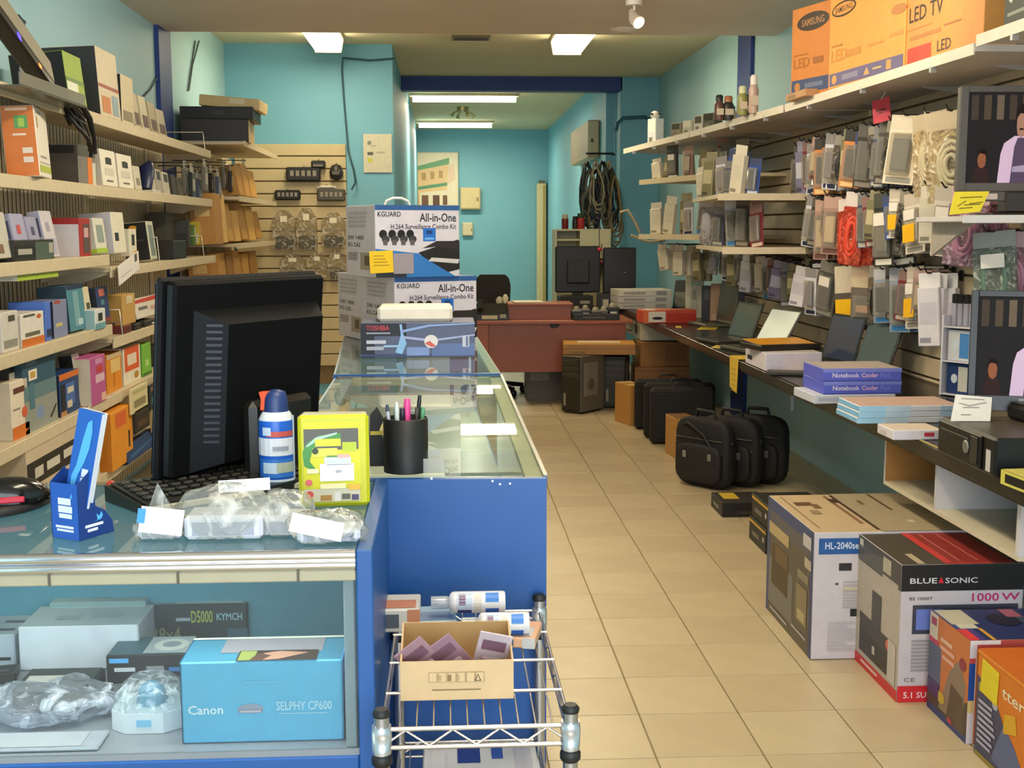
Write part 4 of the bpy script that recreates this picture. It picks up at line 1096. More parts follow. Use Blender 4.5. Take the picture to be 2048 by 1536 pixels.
t = inn('printer_box', 'sky blue photo printer box standing in the near showcase', 'box', 366, 686, 1322, 1488, .115, '#5cb2d8',
        [('F', .04, .36, .255, .47, '#e8eff2', 'Canon'), ('F', .585, .39, .93, .50, '#bfe0ec', 'SELPHY CP600'), ('F', .6, .345, .9, .358, '#9fd0e4'), ('F', 'o', .425, .42, .08, .06, '#9aa0b4'), ('F', .35, .37, .5, .42, '#8f8fa8'), ('F', .36, .375, .49, .40, '#c8b8c4'), ('F', .39, .74, .6, .755, '#74bfdc'),
         ('T', .22, .35, .86, .95, '#8f8d92'), ('T', .34, .0, .84, .42, '#3a2a26'), ('T', .35, .02, .45, .4, '#8d9a4a'), ('T', [(.46, 0), (.6, .05), (.78, .3), (.6, .38), (.5, .3)], '#b98a70'), ('T', [(.42, 0), (.5, 0), (.55, .2), (.46, .3)], '#5a3a2c'), ('T', .0, .92, 1, 1, '#d8e4d0'),
         ('L', 0, 0, 1, 1, '#3f88a8'), ('R', 0, 0, 1, 1, '#dfe8ea')], {'T': '#3f86a0'})
inn('white_carton', 'plain white carton behind the clear bag in the near showcase', 'box', 40, 276, 1252, 1342, .13, '#cdd2d8', [('T', .25, .3, .45, .5, '#a9b2b8'), ('T', .55, .4, .8, .6, '#b2bac0')], {'T': '#b8c4c8'})
inn('grey_carton', 'grey green carton at the back of the near showcase', 'box', 104, 292, 1204, 1300, .09, '#a9bcbc', [('F', .0, .9, 1, 1, '#7f9a9c'), ('T', .4, .3, .6, .5, '#8fa4a6')], {'T': '#a4b4b2'})
inn('camera_box', 'dark teal camera box with a yellowish logo at the back of the near showcase', 'box', 293, 494, 1209, 1292, .1, '#22323a', [('F', .45, .55, .66, .85, '#a8b050', 'D5000'), ('F', .7, .6, .95, .78, '#8fb8c4', 'KYMCH'), ('F', .06, .1, .34, .45, '#7f8a6c', '38x4'), ('F', .3, .6, .44, .68, '#9aa8ac'), ('F', .8, .0, 1, .4, '#2f5868'), ('T', .3, .05, .95, .95, '#b9c4c4'), ('T', 'o', .62, .5, .25, .35, '#e4ece4'), ('T', 'o', .62, .5, .12, .17, '#8fa0ac')], {'T': '#7f959a'})
inn('camera_box', 'black box with blue labels below the dark teal camera box', 'box', 214, 372, 1309, 1368, .1, '#23252c', [('F', .04, .72, .28, .88, '#5aa8e0'), ('F', .1, .42, .36, .56, '#c8ccd0'), ('F', .5, .4, .72, .6, '#8f8d92'), ('F', .78, .4, 1, .55, '#3f74b4'), ('T', .45, .05, 1, .95, '#b4bec6'), ('T', 'o', .75, .5, .22, .33, '#dfe6e2'), ('T', 'o', .75, .52, .12, .16, '#98a4b0')], {'T': '#3f6676'})
inn('silver_device', 'silver box with black stripes at the open end of the near showcase', 'device', -60, 30, 1270, 1335, .12, '#aab3bc', [('F', .3, .2, .9, .3, '#2a2c30'), ('T', .4, .2, .9, .3, '#4a5058'), ('T', .5, .6, .95, .7, '#5a6068')])
# octagonal clear-lid pack
a = P(287, 1470, Z=D)
t = thing('webcam_pack', 'white eight sided pack with a clear dome beside the sky blue box', 'package', (a.x, a.y+.055, D))
oc = [(-.058, -.028), (-.032, -.05), (.032, -.05), (.058, -.028), (.058, .03), (.032, .055), (-.032, .055), (-.058, .03)]
MB().prism(oc, 'z', 0, .034, K('#d6d9dc', .35)).out('base_tray', t)
dm = [(p[0]*.98, p[1]*.98, .034) for p in oc]+[(p[0]*.9, p[1]*.88+.004, .06) for p in oc]+[(p[0]*.55, p[1]*.5+.01, .078) for p in oc]
MB().add(dm, [[i, (i+1) % 8, 8+(i+1) % 8, 8+i] for i in range(8)]+[[8+i, 8+(i+1) % 8, 16+(i+1) % 8, 16+i] for i in range(8)]+[list(range(16, 24))], clear('#e4ecee', .2, .05, .25, 40, 'dome')).out('clear_dome', t)
MB().lathe([(.026, 0), (.026, .006), (.02, .03), (.008, .036)], (.002, .004, .034), K('#2f8aa8', .3), 16).out('webcam', t)
MB().box(-.012, .012, -.0512, -.05, .012, .024, K('#7fb8d8', .4)).out('pack_label', t)


def bag(t, c, r, seed, mat, amp=.18, name='plastic_bag', flat=.0):
    """crumpled bag: a bumpy closed skin"""
    rnd = random.Random(seed)
    ph = [rnd.uniform(0, 6.3) for _ in range(8)]
    n, m = 30, 16
    vs, fs = [], []
    for j in range(m+1):
        v = -pi/2+pi*j/m
        for i in range(n):
            u = 2*pi*i/n
            k = 1+amp*(sin(3*u+ph[0])*cos(2*v+ph[1])+.6*sin(7*u+ph[2]+3*v)*cos(v)+.5*sin(11*u+ph[3])*cos(5*v+ph[4])+.3*rnd.uniform(-1, 1)*cos(v))
            x, y, z = r[0]*k*cos(u)*cos(v)**.7, r[1]*k*sin(u)*cos(v)**.7, r[2]*k*sin(v)
            vs.append((c[0]+x, c[1]+y, max(c[2]+z, .0015)))
    for j in range(m):
        for i in range(n):
            fs.append((j*n+i, j*n+(i+1) % n, (j+1)*n+(i+1) % n, (j+1)*n+i))
    return MB().add(vs, fs, mat, True).out(name, t)


BAGC = clear('#e6eaf2', .30, .08, .9, 18, 'crumpled_bag')
BAGW = clear('#f2f2ee', .27, .08, .9, 16, 'white_bag')
a = P(105, 1440, Z=D)
t = thing('bagged_drive', 'black drive in a crumpled clear bag in the near showcase', 'bag', (a.x, a.y+.03, D))
MB().box(-.075, .06, -.01, .09, .01, .05, K('#1f1f20', .3), .006, T=K('#34342f', .35)).out('drive', t)
MB().box(-.06, .0, .015, .045, .0505, .0515, K('#b8b6ae', .5)).out('pack_label', t)
bag(t, (-.005, -.01, .026), (.105, .075, .03), 4, BAGC, .16)
t = carton('flat_tray', 'flat grey tray at the front of the near showcase', 'tray', (P(20, 1490, Z=D).x, 1.93, D), 0, (.3, .07, .006), '#a4a9b0', [('T', .1, .1, .9, .9, '#b4b8bc')])
carton('black_packet', 'black packet lying by the open end of the near showcase', 'packet', (P(-4, 1360, Z=D).x, P(0, 1360, Z=D).y, D), 12, (.07, .05, .02), '#1c1d20', [('T', .2, .2, .8, .4, '#4a4c50')])

# ---------------------------------------------------------------- things on the checkout
Z = CZ+.001
# monitor seen from behind
t = thing('computer_monitor', 'large black monitor seen from behind on the checkout', 'monitor', (-.545, 2.27, Z), rot=(0, 0, R(55)))
MK = K('#101012', .6, noise=.05, spec=.15)
MK2 = K('#0b0b0c', .65, noise=.05, spec=.1)
TT = Matrix.Translation((0, 0, .03)) @ Matrix.Rotation(R(5), 4, 'X')
MW, MH = .435, .385
MB(TT).box(0, MW, 0, .016, 0, MH, MK, .006, L=K('#2a303c', .5, spec=.3)).out('bezel', t)
MB(TT).box(.012, MW-.006, -.026, 0, .006, MH-.006, MK2, .006, L=K('#1a1b1e', .45)).out('rear_housing', t)
mb = MB(TT)
ins = [(.06, .012), (MW-.03, .012), (MW-.03, MH-.06), (.06, MH-.06)]
inn2 = [(.115, .03), (MW-.05, .03), (MW-.05, MH-.085), (.115, MH-.085)]
mb.add([(x, -.026, z) for x, z in ins]+[(x, -.062, z) for x, z in inn2], [(0, 1, 5, 4), (1, 2, 6, 5), (2, 3, 7, 6), (3, 0, 4, 7), (4, 5, 6, 7)], [MK2, MK2, K('#0e0e0e', .65, spec=.12), K('#15171c', .6, spec=.2), MK2])
mb.out('rear_bulge', t)
for k in range(19):
    z = MH-.09-k*.0125
    MB(TT).prism([(.072, -.0315), (.105, -.0545), (.105, -.0565), (.072, -.0335)], 'z', z, z+.005, K('#2a2d36', .4)).out('vent_slat', t)
MB(TT).box(.004, MW-.004, .016, .0165, .012, MH-.012, K('#0b1018', .15)).out('screen', t)
MB().box(.16, .34, -.10, -.062, .0, .17, K('#15140f', .4), .012).out('stand_neck', t)
MB().prism([(.13, -.17), (.38, -.17), (.40, .06), (.11, .06)], 'z', 0, .018, K('#17160f', .4)).out('stand_foot', t)
# keyboard, mouse and pad
p = P(330, 985, Z=Z)
t = thing('keyboard', 'black keyboard with cream keys edge under the monitor', 'keyboard', (-.455, 2.30, Z), rot=(0, 0, R(40)))
MB().prism([(-.07, 0), (.075, 0), (.075, .03), (-.07, .014)], 'x', -.17, .22, K('#15140f', .4)).out('keyboard_body', t)
MB().prism([(-.071, .0145), (-.06, .016), (.07, .031), (.07, .034), (-.071, .0165)], 'x', -.16, .21, K('#2a2822', .5)).out('key_bed', t)
for r_ in range(5):
    for k in range(14):
        x, y = -.152+k*.0255, -.055+r_*.025
        MB().box(x, x+.021, y, y+.02, .018+.11*(y+.06), .026+.11*(y+.06), K('#24221d', .4), .003).out('key', t)
MB().box(-.16, .21, -.079, -.0705, .0, .012, K('#b8b29c', .4), .002).out('front_edge', t)
p = P(222, 980, Z=Z)
t = thing('toy_bead', 'small red bead on the keyboard corner behind the brochures', 'toy', (p.x, p.y, Z))
MB().lathe([(.004, -.0), (.009, .004), (.01, .01), (.006, .017), (.001, .019)], (0, 0, 0), K('#d43a2a', .35), 12).out('bead_body', t)
p = P(-40, 1022, Z=Z)
t = thing('mouse_pad', 'black mouse pad at the edge of the checkout glass', 'mouse pad', (p.x-.03, p.y+.05, Z))
MB().lathe([(.135, 0), (.138, .004), (.136, .012), (.128, .016)], (0, 0, 0), K('#1b191b', .6), 32).out('pad', t)
p = P(20, 1000, Z=Z+.02)
t = thing('computer_mouse', 'glossy black mouse with red sides on the mouse pad', 'mouse', (p.x, p.y+.012, Z+.0165), rot=(0, 0, R(-70)))
vs, fs = [], []
n, m = 20, 8
for j in range(m+1):
    v = (pi/2)*j/m
    for i in range(n):
        u = 2*pi*i/n
        vs.append((.037*cos(u)*cos(v)**.6, .066*sin(u)*cos(v)**.6, .043*sin(v)*(1-.25*sin(u)*cos(v))))
for j in range(m):
    for i in range(n):
        fs.append((j*n+i, j*n+(i+1) % n, (j+1)*n+(i+1) % n, (j+1)*n+i))
MB().add(vs, fs, K('#0e0d0d', .12), True).out('mouse_body', t)
for s in (-1, 1):
    MB().box(s*.037-.003, s*.037+.003, -.03, .02, .003, .014, K('#c4203a', .35), .002).out('side_grip', t)
MB().lathe([(.008, 0), (.0095, .002), (.0095, .008), (.008, .01)], (0, .035, .022), K('#2a2a2a', .4), 10).out('wheel', t)
MB().tube([(.0, .058, .008), (.02, .1, .012), (.06, .13, .02), (.1, .12, .012), (.09, .09, .004)], .003, BLK).out('cord', t)
# brochure holder
a = P(160, 1083, Z=Z)
t = thing('brochure_holder', 'blue cardboard holder of brochures on the checkout glass', 'brochure holder', (a.x, a.y, Z), rot=(0, 0, R(-30)))
HB, HD = K('#1d57b4', .4), K('#183a80', .4)
W_, DD = .062, .06
MB().box(-W_, 0, 0, .0015, 0, .093, HB).out('front_panel', t)
sp = [(0, 0), (DD*1.25, 0), (DD*1.2, .02), (DD*.95, .04), (DD*.6, .052), (DD*.55, .115), (0, .093)]
MB().prism(sp, 'x', -.0015, 0, HD).out('side_panel', t)
MB().prism(sp, 'x', -W_, -W_+.0015, HD).out('side_panel', t)
MB().box(-W_+.0015, -.0015, DD*.5, DD*.52, 0, .11, HD).out('back_panel', t)
MB().box(-W_+.0015, -.0015, .0015, DD*.5, 0, .002, HD).out('floor_panel', t)
pr = MB()
wm, lm = K('#dfe6f2', .5), K('#5ab4f0', .4)
pt = lambda u, v: Vector((-W_+W_*u, -.0006, .093*v))
for (u0, v0, u1, v1) in ((.28, .62, .74, .74), (.28, .48, .78, .6), (.3, .38, .76, .46), (.16, .2, .8, .245), (.2, .14, .8, .18)):
    pr.poly([pt(u0, v0), pt(u1, v0), pt(u1, v1), pt(u0, v1)], wm)
pr.poly([pt(.72, .76), pt(.8, .74), pt(.78, .84), pt(.75, .8)], lm)
pt2 = lambda u, v: Vector((.0006, DD*u, .093*v))
for (u0, v0, u1, v1) in ((.2, .2, .85, .25), (.28, .12, .65, .17)):
    pr.poly([pt2(u0, v0), pt2(u1, v0), pt2(u1, v1), pt2(u0, v1)], wm)
pr.poly([pt2(.5, .28), pt2(.65, .3), pt2(.62, .42), pt2(.72, .36), pt2(.8, .44), pt2(.85, .36), pt2(.78, .3)], lm)
pr.out('print', t)
for k in range(2):
    b = MB(Matrix.Translation((-.001*k, .012+.0075*k, .018)) @ Matrix.Rotation(R(-9), 4, 'X') @ Matrix.Rotation(R(7), 4, 'Y'))
    b.box(-.057, -.004, 0, .0062, 0, .19, K('#2160bc' if k == 0 else '#d8dce4', .45), .0006, F=K('#2160bc', .4), R=K('#cfd4de', .6))
    b.out('brochure', t)
b = MB(Matrix.Translation((0, .012, .018)) @ Matrix.Rotation(R(-9), 4, 'X') @ Matrix.Rotation(R(7), 4, 'Y'))
pt = lambda u, v: Vector((-.057+.053*u, -.0008, .19*v))
foot = [(.18, .30), (.3, .26), (.36, .34), (.42, .44), (.6, .55), (.72, .68), (.74, .82), (.66, .93), (.5, .9), (.4, .75), (.34, .62), (.3, .52), (.16, .42)]
b.poly([pt(*p) for p in foot], lm)
for (u0, v0, u1, v1) in ((.55, .34, .8, .42), (.56, .43, .82, .5), (.06, .13, .82, .215), (.3, .07, .8, .10), (.36, .04, .7, .06)):
    b.poly([pt(u0, v0), pt(u1, v0), pt(u1, v1), pt(u0, v1)], wm)
b.out('print', t)
# spray can
p = P(556, 975, Z=Z)
t = thing('air_duster_can', 'blue spray can with an orange trigger beside the yellow pack', 'spray can', (p.x, p.y, Z))
CB = K('#1f62cc', .3)
r = .0345
MB().lathe([(r*.95, 0), (r, .004), (r, .132), (r*.98, .136), (r*.82, .148), (r*.72, .152)], (0, 0, 0), [CB, CB, CB, K('#dfe4ec', .3), K('#dfe4ec', .3)], 28).out('can_body', t)
MB().lathe([(r*.72, .152), (r*.7, .160), (r*.66, .178), (r*.55, .190), (r*.2, .194)], (0, 0, 0), K('#22386e', .4), 20).out('cap', t)
MB(Matrix.Rotation(R(-12), 4, 'Z')).prism([(-.026, .155), (-.024, .175), (-.028, .19), (-.006, .192), (-.002, .155)], 'y', -.016, -.0, K('#e8572c', .4)).out('trigger', t)
MB().tube([(.034, -.012, .02), (.034, -.012, .145)], .0018, K('#b9c2cc', .3)).out('straw', t)


def wrap(t, specs, r, z0, z1, name='print'):
    """labels on a cylinder facing the camera: (a0, a1 degrees from the front, v0, v1, colour)"""
    mb = MB()
    for i, (a0, a1, v0, v1, c) in enumerate(specs):
        rr = r+.0006+.0002*i
        n = 8
        for k in range(n):
            A, B = R(a0+(a1-a0)*k/n), R(a0+(a1-a0)*(k+1)/n)
            q = lambda an, v: (rr*sin(an), -rr*cos(an), z0+(z1-z0)*v)
            mb.poly([q(A, v0), q(B, v0), q(B, v1), q(A, v1)], K(c, .4))
    return mb.out(name, t)


wrap(t, [(-70, 80, .52, .78, '#dfe2ee'), (-25, 70, .80, .88, '#c8564a'), (-40, -10, .82, .94, '#c8d8f0'), (-55, 75, .2, .47, '#2f74d0'), (-40, 10, .26, .42, '#c4d8ee'), (5, 65, .27, .42, '#b0b8a8'), (-50, 70, .13, .17, '#cfe0f4'), (-5, 45, .60, .66, '#9aa0b0'), (-30, 60, .03, .1, '#4f8ad8')], r, 0, .132)
# yellow clamshell
p = P(668, 1018, Z=Z)
YW = .064
t = thing('card_reader_pack', 'bright yellow hanging pack with a white price sticker on the checkout', 'package', (p.x, p.y+.02, Z), rot=(R(-4), 0, R(6)))
MB().box(-YW, YW, 0, .03, 0, .168, K('#c6c40c', .4), .006, R=K('#a0b41c', .35), T=K('#b8ae90', .5)).out('clamshell', t)
MB().prism([(-YW, .163), (YW, .158), (YW-.004, .170), (-YW+.012, .172)], 'y', .006, .034, K('#b5aa8a', .5)).out('header_flap', t)
sp = [('F', .07, .2, .88, .93, '#d2cc14'), ('F', .08, .62, .85, .85, '#55524a'), ('F', [(.08, .45), (.06, .6), (.12, .7), (.3, .78), (.6, .8), (.6, .73), (.32, .7), (.2, .62), (.16, .5), (.3, .36), (.24, .38)], '#3f8a3a'), ('F', [(.1, .66), (.25, .76), (.55, .81), (.55, .79), (.28, .73), (.14, .66)], '#a8c4b8'),
      ('F', .24, .66, .6, .74, '#ded22a'), ('F', .62, .6, .82, .7, '#b4c024'), ('F', .2, .55, .55, .64, '#e6dc50'), ('F', 'o', .24, .61, .045, .035, '#2a3a20'), ('F', .4, .53, .62, .56, '#5a8a3a'), ('F', .3, .28, .78, .47, '#e8e8ee'), ('F', .36, .47, .74, .54, '#ccd0d6'), ('F', .55, .53, .72, .57, '#d8a8a0'),
      ('F', .4, .455, .74, .463, '#8d90a0'), ('F', .52, .37, .6, .40, '#a8aab4'), ('F', .12, .37, .28, .42, '#efe9b0'), ('F', .07, .06, .86, .2, '#c8c0a8'), ('F', 'o', .14, .27, .05, .035, '#d8606a'), ('F', 'o', .15, .14, .055, .04, '#cc4a4a'), ('F', .3, .07, .46, .13, '#a87a30'), ('F', .5, .06, .58, .16, '#d8d4d0'), ('F', .6, .08, .72, .14, '#5a5a4c'), ('F', .74, .07, .84, .13, '#4a4060'), ('F', .3, .2, .66, .255, '#ece0a8'), ('F', .7, .18, .86, .24, '#e8b030')]
q = prints(t, (2*YW, .03, .168), sp)
q.location = (0, .0145, 0)
# bagged white adapters


def adapter_bag(label, px, py, w, d, h, rz, seed, card=None, tip=None):
    p = P(px, py, Z=Z)
    t = thing('bagged_adapter', label, 'bag', (p.x, p.y+d/2, Z), rz)
    MB().box(-w*.42, w*.42, -d*.4, d*.4, .003, h*.5, K('#cfd2dc', .3), .006).out('adapter', t)
    MB().box(-w*.33, w*.33, -d*.41, -d*.4, h*.12, h*.38, K('#9ea2b2', .4)).out('face_plate', t)
    bag(t, (0, 0, h*.45), (w*.52, d*.58, h*.55), seed, BAGW, .12)
    if card:
        MB(Matrix.Translation(card[0]) @ Matrix.Rotation(R(card[1]), 4, 'Y') @ Matrix.Rotation(R(-15), 4, 'X')).box(-card[2], card[2], -.0008, .0008, -card[3], card[3], K('#ebebf2', .5)).out('pack_label', t)
    if tip:
        MB().add([(-.03, -.01, h*.5), (.035, -.01, h*.45), (.03, .02, h*.45), (-.02, .02, h*.5), (-.005, .005, h*.5+tip)], [(0, 1, 4), (1, 2, 4), (2, 3, 4), (3, 0, 4), (3, 2, 1, 0)], BAGW).out('bag_tip', t)
    return t


t = adapter_bag('white adapter in a clear bag with a blue tabbed card, beside the brochures', 316, 1084, .085, .06, .042, 4, 1, ((.005, -.032, .035), 8, .034, .021), .07)
MB(Matrix.Translation((-.026, -.0335, .045)) @ Matrix.Rotation(R(8), 4, 'Y')).box(-.006, .006, -.001, .001, -.012, .012, K('#3f9ada', .4)).out('blue_tab', t)
adapter_bag('bigger bag with a white adapter, in front of the black monitor', 445, 1086, .15, .09, .085, 0, 2, ((.03, -.0, .085), -3, .042, .01))
adapter_bag('bag with a white adapter leaning against the blue can', 560, 1078, .11, .08, .07, -5, 3)
adapter_bag('bag with a tilted white card in front of the yellow pack', 655, 1092, .12, .07, .05, 3, 6, ((-.018, -.038, .032), 14, .042, .015))
# pen cup on the long case
p = P(813, 943, Z=Z)
t = thing('pen_cup', 'black cylinder pen cup on the long showcase', 'pen cup', (p.x-.001, p.y+.01, Z))
CUP = K('#131211', .5, noise=.05)
r = .0465
MB().lathe([(r, 0), (r, .112), (r-.002, .113), (r-.003, .112), (r-.003, .01)], (0, 0, 0), CUP, 28).out('cup_wall', t)
for i, (x, y, tx, ty, c, L, rr, lab) in enumerate(((-.026, .0, -.038, .0, '#c9ced8', .14, .004, 'pen with a pale blue cap, against the cup wall'), (-.018, .012, -.02, .02, '#4f9a64', .13, .005, 'green marker half hidden in the cup'), (-.014, -.01, -.018, -.01, '#d9dcd8', .146, .005, 'white pen in the black cup'),
                                                   (.002, .0, .004, .0, '#ee4a94', .152, .0075, 'bright pink highlighter in the black cup'), (.016, .004, .03, .008, '#14120f', .158, .0045, 'black pen leaning out of the cup'), (.022, -.008, .024, -.008, '#3a342c', .135, .004, 'dark brown pen in the cup'), (.03, .012, .036, .014, '#5aa070', .132, .005, 'green tipped pen by the cup edge'), (-.006, -.004, -.006, -.006, '#241c30', .133, .006, 'dark violet marker beside the pink highlighter'))):
    q = thing('pen', lab, 'pen', (p.x-.001, p.y+.01, Z), group='pens in the black cup')
    MB().tube([(x, y, .012), (x+(tx-x)*.9, y+(ty-y)*.9, L*.9)], rr, K(c, .35), 10).out('pen_barrel', q)
    MB().tube([(x+(tx-x)*.9, y+(ty-y)*.9, L*.9), (tx, ty, L)], [rr*1.05, rr*.8], K(c if i in (3, 4) else '#3f4a60' if i == 0 else c, .3), 10).out('pen_cap', q)
p = P(842, 947, Z=Z)
t = thing('card_holder', 'clear plastic card holder in front of the pen cup', 'card holder', (p.x, p.y+.006, Z))
CH = clear('#e2e2dc', .35, .08, name='frosted')
MB().box(-.05, .05, -.002, 0, 0, .03, CH, .001).out('front_wall', t)
MB().box(-.045, .04, .02, .022, 0, .045, CH, .001).out('back_wall', t)
MB().box(-.05, .05, 0, .022, 0, .002, CH).out('tray_floor', t)
MB().box(-.043, .002, .003, .017, .002, .028, K('#b9b6b8', .5), .001).out('card', t)
p = P(752, 936, Z=Z)
t = thing('tape_dispenser', 'small black tape gun behind the yellow pack', 'tool', (p.x, p.y+.03, Z))
MB().prism([(-.014, 0), (.018, 0), (.02, .05), (.006, .075), (.016, .1), (.002, .125), (-.012, .11), (-.014, .06)], 'y', -.012, .012, K('#121110', .5)).out('tool_body', t)
MB().box(-.012, .014, -.0135, -.012, .068, .076, K('#b9a93a', .5)).out('yellow_band', t)

# printer toner box, white box and the camera kit boxes
a, b = P(722, 716, Z=Z), P(950, 714, Z=Z)
W, H = b.x-a.x, .138
ty = a.y
t = carton('toner_box', 'long blue grey toner box with a red name on the second showcase', 'box', ((a.x+b.x)/2, ty+.13, Z), 0, (W, .26, H), '#5a6384',
           [('F', 0, .62, .4, .98, '#1d1c28'), ('F', 0, .0, .12, .62, '#1f2030'), ('F', .05, .78, .25, .92, '#d43a50', 'TOSHIBA'), ('F', .05, .68, .26, .72, '#a4a8bc'), ('F', .05, .4, .22, .5, '#c4c8dc'), ('F', .05, .22, .2, .32, '#b4b8d0'), ('F', [(.3, .15), (.36, .1), (.4, .4), (.37, .7), (.36, .95), (.34, .95), (.35, .65), (.33, .4)], '#8fc0f4'), ('F', [(.35, .7), (.6, .88), (1, .95), (1, .98), (.6, .94), (.35, .78)], '#8fa8e0'), ('F', [(.36, .55), (.62, .45), (1, .62), (1, .66), (.62, .52), (.36, .62)], '#a8b0e0'),
            ('F', 0, .04, 1, .1, '#3a4678'), ('F', .62, .05, 1, .4, '#5f74ac'), ('F', .4, .06, .6, .3, '#7f98d4'), ('F', 'o', .615, .46, .06, .19, '#e6e0e4'), ('F', [(.56, .4), (.62, .3), (.66, .32), (.6, .48)], '#d8605c'), ('F', .89, .3, .95, .62, '#c4c8e0'), ('F', .92, .32, .94, .6, '#6a74a4'), ('F', .2, .3, .34, .36, '#9fc0ec')], {'T': '#6d7082', 'R': '#4a5270'})
t.location.y = ty+.131
a2, b2 = P(755, 650, Y=ty+.03), P(905, 612, Y=ty+.03)
zt = Z+H+.0006
t = thing('white_box', 'plain white box with rounded edges on the toner box', 'box', ((a2.x+b2.x)/2, ty+.13, zt))
W2, H2 = b2.x-a2.x, b2.z-zt
MB().box(-W2/2, W2/2, -.1, .1, 0, H2, K('#eee3d6', .45), .012, T=K('#f4ead8', .45)).out('carton_body', t)
MB().box(-W2/2+.01, W2/2-.01, -.1006, -.1, H2*.93, H2*.95, K('#cfc4b4', .5)).out('lid_seam', t)


def kit_box(label, x, y, z, rz, W=.385, D_=.36, H=.298):
    sp = [('F', 0, .93, 1, 1, '#2c5896'), ('F', [(0, 0), (.55, 0), (.95, .0), (.5, .33), (0, .4)], '#2f74bc'), ('F', [(0, 0), (.36, 0), (.36, .1), (0, .12)], '#22242c'), ('F', [(.5, .34), (.98, .52), (1, .5), (1, .1), (.86, .06), (.56, .28)], '#1d1718'), ('F', [(.62, .22), (.98, .18), (1, .24), (.66, .27)], '#c8c4c4'), ('F', [(.55, .4), (.72, .5), (1, .5), (1, .38), (.7, .42)], '#2a2222'),
          ('F', .03, .84, .3, .91, '#28242c', 'KGUARD'), ('F', .52, .77, .96, .89, '#22202a', 'All-in-One'), ('F', .18, .67, .96, .74, '#4a4450', 'H.264 Surveillance Combo Kit'), ('F', .56, .5, .71, .68, '#1f6ac8'), ('F', .6, .6, .67, .65, '#123a74'), ('F', .58, .52, .69, .55, '#6aa8e4')]
    for k in range(4):
        x_ = .09+k*.105
        sp += [('F', 'o', x_, .6, .045, .06, '#15120f'), ('F', 'o', x_+.03, .53, .045, .05, '#3a3638'), ('F', x_, .45, x_+.05, .52, '#5a5456')]
    sp += [('L', .08, .52, .62, .58, '#4a4440', 'SW 1400'), ('L', .08, .42, .5, .48, '#3c3632', 'KG CA2'), ('L', .5, .1, .86, .34, '#a8a090'), ('L', .64, .16, .8, .3, '#6a5c4a')]
    sp += lines('L', .08, .22, .45, .34, 4, '#8a8682', 3)+lines('L', .1, .68, .9, .92, 4, '#b8b6ba', 5)
    return carton('camera_kit_box', label, 'box', (x, y, z), rz, (W, D_, H), '#d2ccd6', sp, {'L': '#d6d4da', 'T': '#3f5f8c'}, group='surveillance camera kit boxes')


RZ = 24
ex = P(790, 670, Y=5.15)
ca, sa = cos(R(RZ)), sin(R(RZ))
# front-left vertical edge of the lower box stands at ex
def corner(x, y, W, D_):
    return x+ca*W/2-sa*D_/2, y+sa*W/2+ca*D_/2


cx, cy = corner(ex.x, 5.15, .385, .36)
kit_box('lower camera kit box, behind the white box on the toner carton', cx, cy, Z, RZ)
kit_box('camera kit box at the back, only its grey end showing', cx-sa*.363, cy+ca*.363, Z, RZ)
e2 = P(752, 545, Y=5.12)
cx2, cy2 = corner(e2.x, 5.10, .385, .36)
t = kit_box('upper camera kit box with a yellow price card', cx2, cy2, Z+.2985, RZ, H=.302)
pc = MB().box(-.055, .05, -.0025, -.001, 0, .092, K('#ecc21e', .5), .0005)
pc.out('price_card', t, (-.385/2+.03, -.36/2, .02), (0, R(-2), 0))
b = MB().box(-.03, .06, -.002, 0, 0, .085, K('#9a8f98', .4))
b.out('info_card', t, (-.385/2+.11, -.36/2-.0015, .015))
q = MB()
for k in range(4):
    q.box(-.04, .03-.008*k, -.0034, -.003, .03+k*.013, .034+k*.013, K('#b08c1c', .5))
q.out('print', t, (-.385/2+.03, -.36/2, .02))
HH = MB().tube([(-.06, -.0, 0), (-.05, 0, .022), (-.02, 0, .034), (.02, 0, .034), (.05, 0, .022), (.06, 0, 0)], .006, K('#ece6da', .5), 8)
HH.out('carry_handle', t, (.0, .05, .302))

# ---------------------------------------------------------------- wire cart
zs = .69
fl_, fr_, bl_, br_ = P(764, 1462, Z=zs), P(1142, 1462, Z=zs), P(787, 1232, Z=zs), P(1087, 1228, Z=zs)
YF, YBK = (fl_.y+fr_.y)/2, 2.385
xl0, xr0 = fl_.x, fr_.x
t = thing('wire_cart', 'chrome wire cart standing against the blue end panel', 'wire cart', (0, 0, 0))
CW = K('#d2ccc4', .25, .85, noise=.04)
POST = K('#b8b8bc', .2, .9, noise=.04)
BKP = K('#1a1817', .5)
ZS2 = P(900, 1512, Y=2.33).z
pos = [(xl0, YF), (xr0, YF), (xl0+.004, YBK), (xr0-.004, YBK)]
for i, (x, y) in enumerate(pos):
    MB().tube([(x, y, .06), (x, y, zs+.03)], .012, POST, 14).out('post', t)
    MB().lathe([(.015, 0), (.016, .03), (.016, .03), (.015, .045)], (x, y, zs-.032), K('#c9c9cc', .25, .8), 14).out('collar', t)
    MB().lathe([(.0135, 0), (.0165, .004), (.0165, .014), (.0135, .018)], (x, y, zs-.052), BKP, 14).out('black_sleeve', t)
    MB().lathe([(.0135, 0), (.0145, .006), (.01, .012)], (x, y, zs+.028), BKP, 14).out('post_cap', t)
    MB().lathe([(.012, 0), (.02, .004), (.02, .045), (.012, .05)], (x, y, .0), BKP, 12).out('caster', t)
